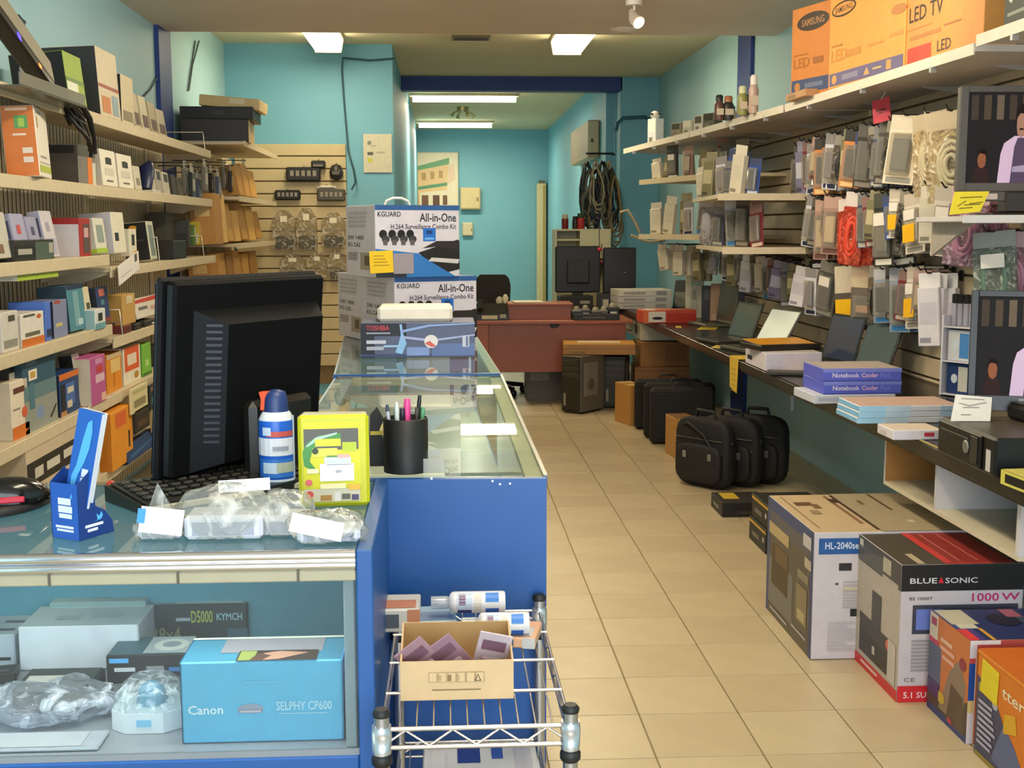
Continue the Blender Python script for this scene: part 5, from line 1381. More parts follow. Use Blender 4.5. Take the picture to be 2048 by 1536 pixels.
for zz in (zs, ZS2):
    for (p0, p1) in ((0, 1), (2, 3), (0, 2), (1, 3)):
        (ax, ay), (bx, by) = pos[p0], pos[p1]
        for dz in (.006, -.024):
            MB().tube([(ax, ay, zz+dz), (bx, by, zz+dz)], .0038 if p0 == 0 and p1 == 1 else .003, CW, 6).out('rail', t)
        n = 8
        zg = [(ax+(bx-ax)*k/n, ay+(by-ay)*k/n, zz+(.004 if k % 2 else -.022)) for k in range(n+1)]
        MB().tube(zg, .0024, CW, 5).out('truss_wire', t)
    for k in range(1, 11):
        x = xl0+(xr0-xl0)*k/11
        MB().tube([(x, YF, zz+.004), (x, YBK, zz+.004)], .0016, CW, 5).out('shelf_wire', t)
    for py in ((1272, 1328, 1389) if zz == zs else (1,)):
        y = P(1090, py, Z=zs).y if zz == zs else 2.1
        MB().tube([(xl0, y, zz+.008), (xr0, y, zz+.008)], .0028, CW, 6).out('cross_wire', t)
carton('white_pack', 'white pack with blue marks on the lower shelf of the wire cart', 'packet', (P(960, 1525, Y=2.25).x, 2.22, ZS2+.0115), 0, (.22, .16, .03), '#d9d6d4', [('T', .3, .4, .5, .9, '#2c3f86'), ('T', .6, .5, .7, .9, '#3a5aa8'), ('T', .8, .1, .95, .9, '#c4c0c4')])
# open cardboard tray on the cart
zc = zs+.0118
a, b = P(801, 1402, Z=zc), P(1028, 1402, Z=zc)
W, Dp, H = b.x-a.x, .135, .066
t = thing('cardboard_tray', 'open cardboard tray of pink packs on the wire cart', 'box', ((a.x+b.x)/2, a.y, zc))
CB_, CBI = K('#d3b387', .7, noise=.07), K('#b4905c', .7)
MB().box(-W/2, W/2, 0, .003, 0, H, CB_).out('front_panel', t)
MB().box(-W/2, W/2, Dp-.003, Dp, 0, H+.022, CB_, F=CBI).out('back_panel', t)
for s in (-1, 1):
    MB().prism([(.003, 0), (Dp-.003, 0), (Dp-.003, H+.022), (.003, H)], 'x', *sorted((s*W/2, s*(W/2-.003))), CB_).out('side_panel', t)
MB().box(-W/2+.003, W/2-.003, .003, Dp-.003, 0, .003, CBI).out('bottom_panel', t)
pr = []
for k in range(6):
    u = .25+k*.083
    pr += [('F', u, .46, u+.075, .72, '#a58a60'), ('F', u+.006, .475, u+.069, .705, '#d3b387')]
pr += [('F', [(.655, .49), (.715, .49), (.685, .68)], '#4a3a28'), ('F', [(.668, .51), (.702, .51), (.685, .64)], '#d3b387'), ('F', .42, .5, .45, .66, '#8a6a44'), ('F', .28, .26, .71, .285, '#7a6244'), ('F', .33, .52, .36, .64, '#b09468'), ('F', .5, .52, .52, .66, '#b09468')]
q = prints(t, (W, .006, H), pr)
q.location = (0, .003, 0)
for i, (x, y, an, c) in enumerate(((-.045, .05, -38, '#a8848c'), (.0, .06, -36, '#a07c8a'), (.055, .07, 12, '#c9b8bc'))):
    q = thing('blister_pack', ('pink backed pack leaning across the cardboard tray by its end', 'second pink backed pack leaning in the cardboard tray', 'pale rounded pack at the tray corner')[i], 'packet', (t.location.x+x, t.location.y+y, zc+.035), rot=(R(20), R(an), 0))
    MB().box(-.028, .028, -.002, .001, -.03, .065, K(c, .4), .001).out('backing_card', q)
    MB().box(-.018, .018, -.011, -.002, -.02, .02, clear('#e8d0d4', .35, .08, name='pink_blister'), .006).out('blister', q)
    MB().lathe([(.012, 0), (.012, .008)], (0, -.008, -.005), K('#d02a48', .35), 12).out('pink_insert', q)
    MB().box(-.02, .02, -.0032, -.002, .03, .05, K('#7a5a68', .4)).out('pack_label', q)
# two bottles lying behind the tray
for i, (px0, px1, py, yy, zz) in enumerate(((878, 1010, 1205, 2.27, .045), (938, 1058, 1248, 2.17, .034))):
    p0, p1 = P(px0, py, Y=yy), P(px1, py, Y=yy)
    L, r = p1.x-p0.x, .0205
    q = thing('cleaner_bottle', ('upper white and blue spray bottle lying on the wire cart', 'lower white and blue spray bottle lying behind the cardboard tray')[i], 'bottle', (p0.x, yy, p0.z), rot=(0, R(90), 0))
    MB().lathe([(r*.7, L*.16), (r*.98, L*.2), (r, L*.24), (r, L*.97), (r*.9, L)], (0, 0, 0), K('#e4e2e4', .3), 22).out('bottle_body', q)
    MB().lathe([(r*.6, -L*.12), (r*.62, .1*L), (r*.55, L*.16)], (0, 0, 0), clear('#dfe4ea', .4, .1, name='cap_clear'), 16).out('clear_cap', q)
    MB().lathe([(r*.35, 0), (r*.4, L*.1)], (0, 0, 0), K('#eceef0', .35), 10).out('spray_head', q)
    mb = MB()
    for (v0, v1, a0, a1, c) in ((.27, .5, -25, 70, '#c4d0e4'), (.28, .49, -60, -28, '#28387c'), (.3, .4, 0, 60, '#7a5470'), (.7, .9, 15, 70, '#3a80d0'), (.7, .9, -75, -20, '#1f5ab4'), (.53, .64, -40, 60, '#d8cfc4')):
        rr = r+.0008
        for k in range(6):
            A, B = R(a0+(a1-a0)*k/6), R(a0+(a1-a0)*(k+1)/6)
            qf = lambda an, v: (rr*sin(an), -rr*cos(an), L*v)
            f = lambda an, v: (-rr*sin(an), -rr*cos(an), L*v)
            mb.poly([f(A, v0), f(B, v0), f(B, v1), f(A, v1)], K(c, .4))
    mb.out('print', q)
for i, (px, py, yy, c, c2, w) in enumerate(((800, 1240, 2.3, '#d9d4cc', '#d08a66', .05), (1035, 1290, 2.2, '#e2b08c', '#c8c8c8', .05), (870, 1262, 2.3, '#aac4d4', '#8a9ab4', .05))):
    p = P(px, py, Y=yy)
    q = carton('flat_pack', ('white and orange card pack at the back corner of the wire cart', 'peach colored pack under the lower bottle', 'pale blue pack under the bottles behind the tray')[i], 'packet', (p.x, yy, zs+.0112), (0, -12, 5)[i], (w*1.6, .1, .02 if i else .045), c, [('F', .1, .2, .5, .8, '#55606c'), ('F', .7, 0, 1, 1, c2), ('T', .1, .1, .9, .6, c2)])
# ---------------------------------------------------------------- right wall: slatwall, long counter, shelves
XS = 2.255
SLATR = K('#c8b596', .5, noise=.08, scale=6)
ORD = ('first', 'second', 'third', 'fourth', 'fifth', 'sixth', 'seventh', 'eighth', 'ninth', 'tenth', 'eleventh', 'twelfth', 'thirteenth', 'fourteenth', 'fifteenth', 'sixteenth', 'seventeenth', 'eighteenth', 'nineteenth', 'twentieth')
sw = thing('slatwall_panel', 'beige slatwall panel behind the hanging packs on the long wall', 'wall panel', (0, 0, 0))
MB().box(XS+.022, XR-.001, 3.2, 9.0, .70, 2.14, K('#6f5c40', .7)).out('backing_board', sw)
proto = {}
for (ya, yb, nm) in ((3.2, 6.1, 0), (6.105, 9.0, 1)):
    s0 = MB().box(XS, XS+.022, ya, yb, -.088, 0, SLATR, .004).out('slat', sw, (0, 0, 2.14))
    for k in range(1, 15):
        o = s0.copy()
        COL.objects.link(o)
        o.location = (0, 0, 2.14-k*.098)
CT = .76
COUNT = K('#14120f', .25, noise=.1, spec=.5)
t = thing('display_counter', 'long black counter along the wall with open white cubbies beneath', 'counter', (0, 0, 0))
cp = [(1.60, 2.5), (2.252, 2.5), (2.252, 9.0), (2.29, 9.0), (2.29, 11.0), (1.60, 11.0)]
MB().prism(cp, 'z', CT-.06, CT, COUNT).out('worktop', t)
MB().box(1.594, 1.600, 2.5, 11.0, CT-.05, CT-.006, K('#2a2620', .25), .002).out('front_edge', t)
MB().box(1.596, 1.602, 2.5, 4.6, CT-.004, CT+.001, K('#b9ab68', .3)).out('painted_edge_highlight', t)  # highlight on the counter edge, painted as a pale yellowish strip
for y in (5.05, 7.6, 9.2):
    MB().prism([(2.28, CT-.06), (2.02, CT-.06), (2.02, CT-.075), (2.25, CT-.30), (2.28, CT-.30)], 'y', y, y+.02, K('#b9c0c8', .3, .6)).out('bracket', t)
p = P(1585, 815, X=1.72)
MB().box(1.712, 1.724, p.y-.006, p.y+.006, CT-.19, CT-.06, K('#aab4bc', .3, .5)).out('support_leg', t)
# cubbies
WB = K('#d6d0ce', .45, noise=.04)
WOODC = K('#b07a3c', .5, noise=.15, scale=12, kind='wood')
t = thing('cubby_shelf', 'white open cubby hanging under the near part of the black counter', 'cubby', (0, 0, 0))
a, b, c = P(1767, 960, X=1.64), P(1866, 1045, X=1.64), P(2030, 1108, X=1.64)
zb = .53
MB().box(1.64, 2.2, c.y-.02, a.y, zb-.014, zb, K('#d9ccae', .45)).out('bottom_board', t)
MB().box(1.64, 2.2, a.y-.016, a.y, zb, CT-.061, WB, F=WOODC).out('side_panel', t)
MB().box(1.64, 2.2, b.y-.016, b.y, zb, CT-.061, WB).out('divider', t)
MB().box(1.64, 2.2, c.y-.022, c.y, zb, CT-.061, WB).out('side_panel', t)
MB().box(2.19, 2.2, c.y, a.y-.016, zb, CT-.061, K('#c9b48c', .5)).out('back_panel', t)
t = thing('cubby_shelf', 'cream cubby under the far end of the counter, above the brown cartons', 'cubby', (0, 0, 0))
CW_ = K('#cfc6ae', .5)
zb = P(1285, 682, X=1.62).z
MB().box(1.62, 2.0, 9.86, 10.95, zb, zb+.014, CW_).out('bottom_board', t)
MB().box(1.62, 2.0, 9.86, 9.876, zb+.014, CT-.061, CW_).out('side_panel', t)
MB().box(1.62, 2.0, 10.93, 10.95, zb+.014, CT-.061, CW_).out('side_panel', t)
MB().box(1.62, 1.636, 9.88, 10.4, zb+.014, CT-.061, CW_).out('drawer_front', t)
MB().lathe([(.05, 0), (.05, .003)], (0, 0, 0), K('#4a4026', .6), 14).out('finger_hole', t, (1.6195, 10.15, (zb+CT-.05)/2), (0, R(-90), 0))
# top shelves
EDGE = K('#e0d6c2', .45)  # paler than the board: light on the front edge put into the colour
TS = 2.107


def top_shelf(label, pts, z):
    t = board_shelf(label, pts, z, .024, K('#c4bab2', .5))
    for o in t.children:
        if o.name.startswith('front_edge'):
            o.data.materials[0] = EDGE
    a, b = Vector((*pts[0], 0)), Vector((*pts[1], 0))
    n = max(2, int((b-a).length/.55))
    for k in range(n):
        q = a+(b-a)*((k+.5)/n)
        MB().box(q.x-.006, q.x+.02, q.y-.008, q.y+.008, -.055, -.024, K('#c8c4bc', .25, .7), .002).out('clip', t)
        MB().prism([(XS-.16, -.024), (XS, -.024), (XS, -.05), (XS-.15, -.03)], 'y', q.y-.003, q.y+.003, K('#b0a69a', .4, .4)).out('bracket', t)
    return t


top_shelf('cream high shelf carrying the orange television cartons', [(1.80, 6.4), (1.868, 4.27), (XS, 4.27), (XS, 6.4)], TS)
top_shelf('cream high shelf section nearest the shopfront, a step higher', [(1.868, 4.25), (1.875, 3.2), (XS, 3.2), (XS, 4.25)], TS+.024)
top_shelf('middle section of the high shelf, with jars on it', [(1.66, 8.2), (1.795, 6.42), (XS, 6.42), (XS, 8.2)], TS)
top_shelf('end section of the high shelf, slanting toward the column', [(1.48, 10.0), (1.655, 8.22), (XS, 8.22), (XS, 10.4)], TS)
zc1, zc2, zc3, zc4 = P(1278, 361, Y=9.3).z, 1.42, P(1500, 388, Y=6.7).z, P(1500, 496, Y=6.7).z
board_shelf('slanting cream shelf of packs under the end of the high shelf', [(1.5, 9.3), (1.84, 7.95), (XS, 7.95), (XS, 9.6)], zc1)
board_shelf('lower slanting cream shelf of packs, at eye height', [(1.5, 9.3), (1.84, 7.95), (XS, 7.95), (XS, 9.6)], zc2)
board_shelf('short cream shelf end below the blue packs', [(1.52, 6.72), (XS, 6.72), (XS, 7.9), (1.62, 7.9)], zc3)
board_shelf('dark edged short shelf below the grey cable bags', [(1.55, 6.72), (XS, 6.72), (XS, 7.9), (1.65, 7.9)], zc4)

# ---- television cartons
CO, CO2 = '#d8883a', '#e8a04a'
def tv_carton(label, x, y, L, H, d, col, specs, rz):
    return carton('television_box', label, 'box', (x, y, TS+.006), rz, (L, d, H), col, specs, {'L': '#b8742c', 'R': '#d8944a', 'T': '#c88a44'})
a, b = P(1655, 180, Z=TS+.006), P(1806, 140, Z=TS+.006)
ang = math.degrees(math.atan2((b-a).y, (b-a).x))
L2 = (b-a).length
n = Vector((-(b-a).y, (b-a).x, 0)).normalized()
m_ = (a+b)/2+n*.065
tv_carton('middle orange television carton with a purple band on the high shelf', m_.x, m_.y, L2, .52, .125, CO2,
          [('F', .02, .02, .99, .13, '#675f86'), ('F', 'o', .09, .075, .035, .04, '#d89a5a'), ('F', .2, .055, .42, .1, '#8d86a0'), ('F', [(.5, .045), (.58, .045), (.54, .11)], '#c9a06a'), ('F', .62, .07, .73, .085, '#d8b070'), ('F', .79, .04, .85, .115, '#c89a58'),
           ('F', .04, .35, .2, .38, '#b87a34', 'Samsung'), ('F', .04, .23, .26, .33, '#d08a38', 'LED'), ('F', .26, .24, .45, .3, '#c98838'), ('F', .55, .27, .75, .29, '#d09040'), ('F', .82, .29, .98, .32, '#d09040'),
           ('F', 'o', .92, .49, .09, .04, '#b97a3a'), ('F', 'o', .2, .67, .17, .065, '#3a2c1c'), ('F', 'o', .2, .67, .155, .05, '#d8984a'), ('F', .08, .645, .32, .695, '#4a3620', 'SAMSUNG')], ang)
a3, b3 = P(1809, 140, Z=TS+.006), P(1964, 96, Z=TS+.006)
m_ = (a3+b3)/2+n*.068
L3 = (b3-a3).length
ang3 = math.degrees(math.atan2((b3-a3).y, (b3-a3).x))
tv_carton('orange television carton with a red square, nearest the shopfront', m_.x, m_.y, L3, .5, .13, '#e0964a',
          [('F', .04, .36, .5, .48, '#3a2a1a', 'LED TV'), ('F', .03, .01, .36, .16, '#d4432c'), ('F', .1, .04, .17, .13, '#c83a26'), ('F', .44, .07, .62, .155, '#4a341e', 'LED'), ('F', .06, .22, .48, .25, '#b87a38'), ('F', .52, .25, .74, .265, '#a86c30'), ('F', .92, .4, .95, .62, '#4a3420'), ('F', .0, .3, .36, .31, '#c8823a')], ang3)
a1, b1 = P(1575, 199, Z=TS+.006), P(1660, 184, Z=TS+.006)
d1 = (b1-a1).normalized()
n1 = Vector((-d1.y, d1.x, 0))
L1 = .50
m_ = a1+d1*L1/2+n1*.05
tv_carton('orange television carton with a dark oval logo, behind the purple banded one', m_.x+.012, m_.y, L1, P(1567, 23, Y=a1.y).z-TS, .095, '#c87c34',
          [('F', .02, .05, .99, .2, '#3e4a6c'), ('F', 'o', .12, .12, .05, .05, '#b97a44'), ('F', .25, .1, .55, .15, '#6a7088'), ('F', 'o', .36, .82, .27, .10, '#3a2c1e'), ('F', .17, .78, .55, .86, '#b08050', 'SAMSUNG'), ('F', .05, .46, .3, .49, '#a8642a', 'Samsung'), ('F', .05, .33, .32, .44, '#a8662a', 'LED'), ('F', .38, .35, .55, .42, '#9c5e26'), ('F', .8, .86, .86, 1, '#2a2018')], math.degrees(math.atan2(d1.y, d1.x)))
a = P(2003, 57, Z=TS+.03)
carton('dark_carton', 'dark green grey carton with white letters at the corner of the high shelf', 'box', (a.x+.04, a.y-.26, TS+.0245), -93, (.5, .1, .3), '#3f4438', [('F', .06, .26, .14, .5, '#c8ccc0', 'C'), ('F', .2, .28, .3, .52, '#c8ccc0', 'M'), ('F', .06, .12, .4, .16, '#8d9284')], {'L': '#34382e'})
carton('dark_carton', 'flat carton with a dark top lying on the high shelf beside the oval logo', 'box', (P(1548, 205, Z=TS).x+.16, 6.1, TS+.0005), -88, (.3, .2, .035), '#b8895c', [('F', .1, .2, .5, .7, '#8d6a44')], {'T': '#2c3648'})
# jars and small goods on the high shelf
for i, (x, yt, yb, r, c, c2, lab) in enumerate(((1428, 190, 240, .03, '#5a3a30', '#2a241e', 'brown jar with a dark lid on the high shelf'), (1446, 192, 240, .035, '#2f2a24', '#a86a48', 'dark jar beside the brown one on the high shelf'), (1453, 212, 243, .03, '#b8b0a0', '#6a645a', 'silver small jar in front of the dark ones'),
                                                (1474, 172, 230, .03, '#8d8a4a', '#c9c9a0', 'olive bottle with a pale lid on the high shelf'), (1487, 190, 231, .04, '#2a2620', '#4a463c', 'black round speaker among the jars on the high shelf'), (1496, 150, 226, .028, '#b89a8a', '#e0d4c8', 'tall pinkish bottle by the navy strip on the high shelf'))):
    p = P(x, yb, Z=TS+.002)
    zt = P(x, yt, Y=p.y).z
    t = thing('jar', lab, 'jar', (p.x+.03, p.y, TS+.0005))
    h = zt-TS
    MB().lathe([(r*.9, 0), (r, h*.1), (r, h*.6), (r*.7, h*.74)], (0, 0, 0), K(c, .35), 14).out('jar_body', t)
    MB().lathe([(r*.72, h*.74), (r*.75, h*.95), (r*.5, h)], (0, 0, 0), K(c2, .4), 14).out('lid', t)
    MB().box(-r*.7, r*.7, -r-.003, -r*.8, h*.2, h*.45, K('#c8b49c', .5)).out('jar_label', t)
for i, (x, yb, w, h, c, c2, lab) in enumerate(((1293, 290, .10, .2, '#cfd6d8', '#e8e4d8', 'white box with pale blue base at the end of the high shelf'), (1340, 272, .1, .09, '#8d846c', '#3a342a', 'brown box of small goods on the end section of the high shelf'), (1362, 268, .09, .09, '#c8c0aa', '#ded8c4', 'cream box on the end section of the high shelf'), (1384, 262, .08, .1, '#d6cfbc', '#4a453a', 'white box with a dark top on the end section of the high shelf'), (1404, 255, .1, .09, '#5a5a4a', '#2f2e26', 'grey dark box next to the white topped box'))):
    p = P(x, yb, Z=TS+.002)
    carton('small_box', lab, 'box', (p.x+.07, p.y, TS+.0005), -60, (w, .08, h), c, [('F', .1, .5, .9, .95, c2), ('F', .2, .1, .6, .3, '#7a7668')])
t = thing('figurine', 'white toy robot head on the white box at the end of the high shelf', 'toy', (P(1293, 290, Z=TS).x+.07, P(1293, 290, Z=TS+.002).y, TS+.2015))
MB().lathe([(.02, 0), (.035, .02), (.03, .05), (.01, .06)], (0, 0, 0), K('#d8d4c6', .4), 12).out('head', t)
MB().lathe([(.012, 0), (.012, .012)], (.03, -.02, .03), K('#1c1a16', .4), 10).out('ear', t)
MB().lathe([(.012, 0), (.012, .012)], (-.03, -.02, .03), K('#1c1a16', .4), 10).out('ear', t)

# ---- price tags
red = P(1763, 222, X=2.0)
t = thing('price_tag', 'red price tag clipped under the high shelf', 'tag', red, rot=(0, R(-8), R(-60)))
MB().box(-.05, .05, -.001, .001, -.05, .055, K('#c43a4a', .5)).out('tag_card', t)
prints(t, (.1, .0025, .1), [('F', .2, .5, .75, .6, '#5c2028'), ('F', .3, .4, .6, .46, '#6a2830')]).location = (0, 0, -.05)
MB().tube([(0, 0, .05), (.03, .02, .1)], .003, K('#c9c4ba', .3)).out('clip', t)

# ---- hooks and hanging packs
HK = K('#17140f', .45)


def hook_rod(label, y, z, tip, grp):
    t = thing('wall_hook', label, 'hook', (XS, y, z), group=grp)
    L = XS-tip
    MB().tube([(0, 0, -.02), (0, 0, 0), (-L, 0, 0), (-L-.015, 0, .022)], .004, HK, 5).out('rod', t)
    MB().box(-.006, 0, -.02, .02, -.035, .012, HK, .002).out('hook_plate', t)
    return t


def coil(mb, w, z0, z1, mat, r=.006, turns=2, y=0.0):
    for k in range(turns):
        s = 1-.22*k
        cz, hz = (z0+z1)/2, (z1-z0)/2*s
        mb.tube([(w*s*cos(a*pi/6), y-.006*k, cz+hz*sin(a*pi/6)) for a in range(12)], r, mat, 5, True)


def pack(kind, w, h):
    """one hanging pack; top hole at the origin, face = local -y"""
    t = bpy.data.objects.new('hanging_pack', None)
    COL.objects.link(t)
    k = PK[kind]
    top, body = .022, k.get('hd', .2)
    hh = h*body
    MB().box(-w/2, w/2, -.0012, .0012, top-hh, top, K(k['head'], .45), .0005).out('header_card', t)
    if k['t'] == 'bag':
        MB().box(-w/2, w/2, -.012, .012, top-h, top-hh, clear(k.get('film', '#e6ddcc'), k.get('op', .25), .1, .5, 25, 'film_'+kind), .004).out('bag', t)
        mb = MB()
        coil(mb, w*.34, top-h+.02, top-hh-.02, K(k['in'], .45), k.get('r', .007), k.get('n', 3))
        mb.out('coiled_lead', t)
    elif k['t'] == 'card':
        MB().box(-w/2, w/2, -.001, .001, top-h, top-hh, K(k['card'], .4), .0004).out('backing_card', t)
        MB().box(-w*.36, w*.36, -.028, -.001, top-h*.88, top-hh*1.3, clear('#e8e4da', .16, .08, name='blister'), .006).out('blister', t)
        MB().box(-w*.27, w*.27, -.022, -.002, top-h*.8, top-hh*1.7, K(k['in'], .4), .006).out('product', t)
        MB().box(-w*.4, w*.4, -.0016, -.001, top-h*.98, top-h*.9, K(k.get('band', '#8d8a80'), .4)).out('printed_band', t)
    else:
        MB().box(-w/2, w/2, -.02, .02, top-h, top-hh, K(k['card'], .4), .004).out('pack_box', t)
        MB().box(-w*.4, w*.4, -.0206, -.02, top-h*.7, top-h*.4, K(k['in'], .4)).out('printed_band', t)
        MB().box(-w*.4, w*.1, -.0206, -.02, top-h*.95, top-h*.88, K(k.get('band', '#6a665c'), .4)).out('printed_line', t)
    if k.get('price'):
        MB().box(-w*.32, w*.28, -.031, -.0295, top-h*.82, top-h*.52, K(k['price'], .45)).out('price_sticker', t)
    if k.get('sq'):
        MB().box(-w*.25, w*.3, -.0305, -.029, top-h*.45, top-h*.28, K('#e6ddd2', .45)).out('white_sticker', t)
    return t


PK = {
    'grey_cable': dict(t='bag', head='#b8a88e', **{'in': '#c2b594'}, film='#e8dcc0', op=.34, r=.012, n=4, d='clear bag of beige cable'),
    'white_tube': dict(t='card', head='#d0c4ae', card='#d9cdb8', **{'in': '#5a5650'}, d='cream card with grey probes'),
    'black_card': dict(t='card', head='#5a544c', card='#3a342e', **{'in': '#1a1714'}, band='#8a8074', d='black carded adapter'),
    'orange_card': dict(t='card', head='#2a2520', card='#cf8444', **{'in': '#22201c'}, band='#e8c088', d='orange carded adapter'),
    'white_card': dict(t='card', head='#8f8a88', card='#d4d2dc', **{'in': '#8a8898'}, band='#23304c', d='white carded lead with a navy foot'),
    'blue_card': dict(t='card', head='#3c4668', card='#2f4c94', **{'in': '#20242c'}, band='#c8ccd8', d='royal blue carded part'),
    'lilac_card': dict(t='box', head='#9a94a8', card='#86809a', **{'in': '#c9c8d4'}, band='#5a5668', d='lilac grey carded part'),
    'black_bag': dict(t='bag', head='#8d8678', **{'in': '#1a1815'}, film='#c8c0b4', op=.14, r=.008, n=4, d='clear bag of black cable'),
    'pink_bag': dict(t='bag', head='#c8a8a8', **{'in': '#b07a90'}, film='#d8bcc8', op=.35, r=.012, n=3, d='clear bag of pink cable'),
    'green_bag': dict(t='bag', head='#9a9c90', **{'in': '#5f7a68'}, film='#b8c0b4', op=.4, r=.012, n=2, sq=1, d='greenish clear bag with a white sticker'),
    'price_white': dict(t='card', head='#c0b4a4', card='#d9cec0', **{'in': '#c8bcae'}, price='#f0b418', sq=1, d='white card with a yellow price sticker'),
    'red_bag': dict(t='bag', head='#d8ccc4', **{'in': '#d8452c'}, film='#e06a50', op=.5, r=.012, n=3, d='clear bag of orange red cable'),
    'torch_pack': dict(t='card', head='#4a4c44', card='#2c2e2c', **{'in': '#6a6a5e'}, sq=1, band='#d8d4c8', d='black pack with a long grey tool'),
    'white_box': dict(t='box', head='#e8e2e0', card='#e2dce0', **{'in': '#cfc8d0'}, band='#9a94a0', d='white boxed charger'),
    'blue_white': dict(t='card', head='#b4b4b8', card='#8f9aa8', **{'in': '#1c222c'}, band='#3a7ab0', d='pale card with a blue foot and dark part'),
    'beige_price': dict(t='card', head='#d0c4ae', card='#5c544e', **{'in': '#3a3632'}, hd=.42, price='#ecb81c', d='wide pack with a cream header and yellow price'),
    'beige_plain': dict(t='card', head='#c8b898', card='#6c6258', **{'in': '#c89a78'}, hd=.4, band='#e8e0d4', d='wide cream headed pack with a tan part'),
    'dark_oval': dict(t='card', head='#8a857a', card='#56544e', **{'in': '#3a3a38'}, sq=1, d='dark rounded pack with a white sticker'),
    'pinkish': dict(t='card', head='#b89888', card='#a8847a', **{'in': '#e0c8a8'}, band='#6a4c44', d='pinkish card with a cream plug'),
    'navy_part': dict(t='card', head='#7a7878', card='#4a5068', **{'in': '#262a38'}, band='#b8b4ac', d='navy carded part'),
    'olive_part': dict(t='box', head='#8d8668', card='#7a7454', **{'in': '#b8ae88'}, band='#4a4530', d='olive packed part'),
    'maroon_part': dict(t='card', head='#8a6a62', card='#7a2a30', **{'in': '#4a1c20'}, band='#c8b8a8', d='maroon carded part'),
    'white_long': dict(t='box', head='#d0c8b6', card='#cfc6b0', **{'in': '#c8c0ac'}, band='#8a8270', d='long white packed part'),
    'rib_bag': dict(t='bag', head='#b8b2ac', **{'in': '#a8a4a4'}, film='#c4bebc', op=.5, r=.014, n=4, d='grey bag of ribbed cable'),
}
_P = {}
random.seed(17)
NP = [0]


def hang(kind, w, h, loc, rz, label, group):
    key = (kind, round(w, 3), round(h, 3))
    if key not in _P:
        _P[key] = pack(kind, w, h)
        o = _P[key]
    else:
        o = copy_tree(_P[key])
    o.location = loc
    o.rotation_euler = (R(random.uniform(-4, 4)), R(random.uniform(-9, 9)), R(rz))
    tag(o, label, 'packet', group)
    NP[0] += 1
    return o


ROWS = {
    'top hook row': (1.945, 2.02, [(4.83, 'grey_cable', .24, .36, 2), (5.06, 'grey_cable', .2, .34, 2), (5.3, 'white_tube', .16, .3, 3), (5.46, 'black_bag', .1, .26, 4), (5.62, 'navy_part', .09, .28, 4), (5.8, 'black_card', .1, .30, 4), (5.97, 'orange_card', .12, .28, 4), (6.14, 'black_bag', .1, .25, 4), (6.32, 'white_card', .12, .29, 4), (6.5, 'orange_card', .10, .3, 4), (6.68, 'white_card', .1, .28, 4), (6.86, 'lilac_card', .1, .3, 4)]),
    'middle hook row': (1.63, 2.02, [(4.62, 'pink_bag', .17, .3, 2), (4.84, 'price_white', .12, .28, 3), (5.02, 'white_long', .08, .24, 3), (5.2, 'price_white', .14, .26, 3), (5.38, 'price_white', .10, .22, 3), (5.56, 'torch_pack', .15, .34, 3), (5.74, 'maroon_part', .09, .24, 3), (5.92, 'red_bag', .12, .36, 3), (6.1, 'red_bag', .11, .32, 3), (6.28, 'pinkish', .12, .3, 4), (6.46, 'pinkish', .1, .32, 4), (6.62, 'white_card', .12, .28, 4)]),
    'bottom hook row': (1.285, 2.10, [(4.98, 'white_box', .1, .32, 3), (5.14, 'price_white', .12, .28, 3), (5.32, 'blue_white', .12, .3, 3), (5.52, 'blue_white', .14, .26, 3), (5.74, 'beige_plain', .19, .32, 2), (6.02, 'beige_price', .2, .34, 2), (6.3, 'dark_oval', .16, .3, 3), (6.48, 'white_box', .11, .3, 3), (6.64, 'olive_part', .09, .28, 4)]),
}
XK = ['black_bag', 'navy_part', 'maroon_part', 'blue_card', 'orange_card', 'black_card', 'olive_part', 'pinkish']
for row in ROWS:
    full = []
    for j, pg in enumerate(ROWS[row][2]):
        pg = (pg[0]*1.04,)+pg[1:] if row.startswith('bottom') else pg
        full.append(pg)
        if pg[0] > 5.15 and pg[1] not in ('beige_plain', 'beige_price', 'red_bag'):
            full.append((pg[0]+.085, XK[(j*3+len(row)) % 8], .085, .2+.03*(j % 4), 3))
    ROWS[row] = (ROWS[row][0], ROWS[row][1], full)
NUM = ('one', 'two', 'three', 'four', 'five', 'six', 'seven', 'eight', 'nine', 'ten', 'eleven', 'twelve', 'thirteen', 'fourteen', 'fifteen', 'sixteen', 'seventeen', 'eighteen', 'nineteen', 'twenty', 'twenty-one', 'twenty-two', 'twenty-three')
for row, (z, tip, pegs) in ROWS.items():
    for i, (y, kind, w, h, n) in enumerate(pegs):
        zz = z+.012*((i*7) % 3-1)
        hook_rod('black wall hook number %s from the shopfront, %s' % (NUM[i], row), y, zz, tip, 'wall hooks on the slatwall')
        for k in range(n):
            x = tip+.012+(XS-tip-.04)*k/max(n, 3)
            rz = -90+random.uniform(12, 46)+(8 if w > .15 else 0)
            hang(kind, w, h, (x, y+random.uniform(-.006, .006), zz-.022), rz, '%s, %s on hook %s, %s' % (PK[kind]['d'], ORD[k], NUM[i], row), 'hanging packs on the '+row)
# green bag by the screen, long pen-like leads
hook_rod('black wall hook right under the television shelf', 4.38, 1.455, 1.99, 'wall hooks on the slatwall')
hang('green_bag', .16, .3, (2.02, 4.38, 1.433), -48, 'greenish clear bag hanging under the television shelf end', 'hanging packs on the middle hook row')
hang('pink_bag', .16, .29, (2.1, 4.38, 1.433), -50, 'clear bag of pink cable under the television shelf, behind the greenish bag', 'hanging packs on the middle hook row')

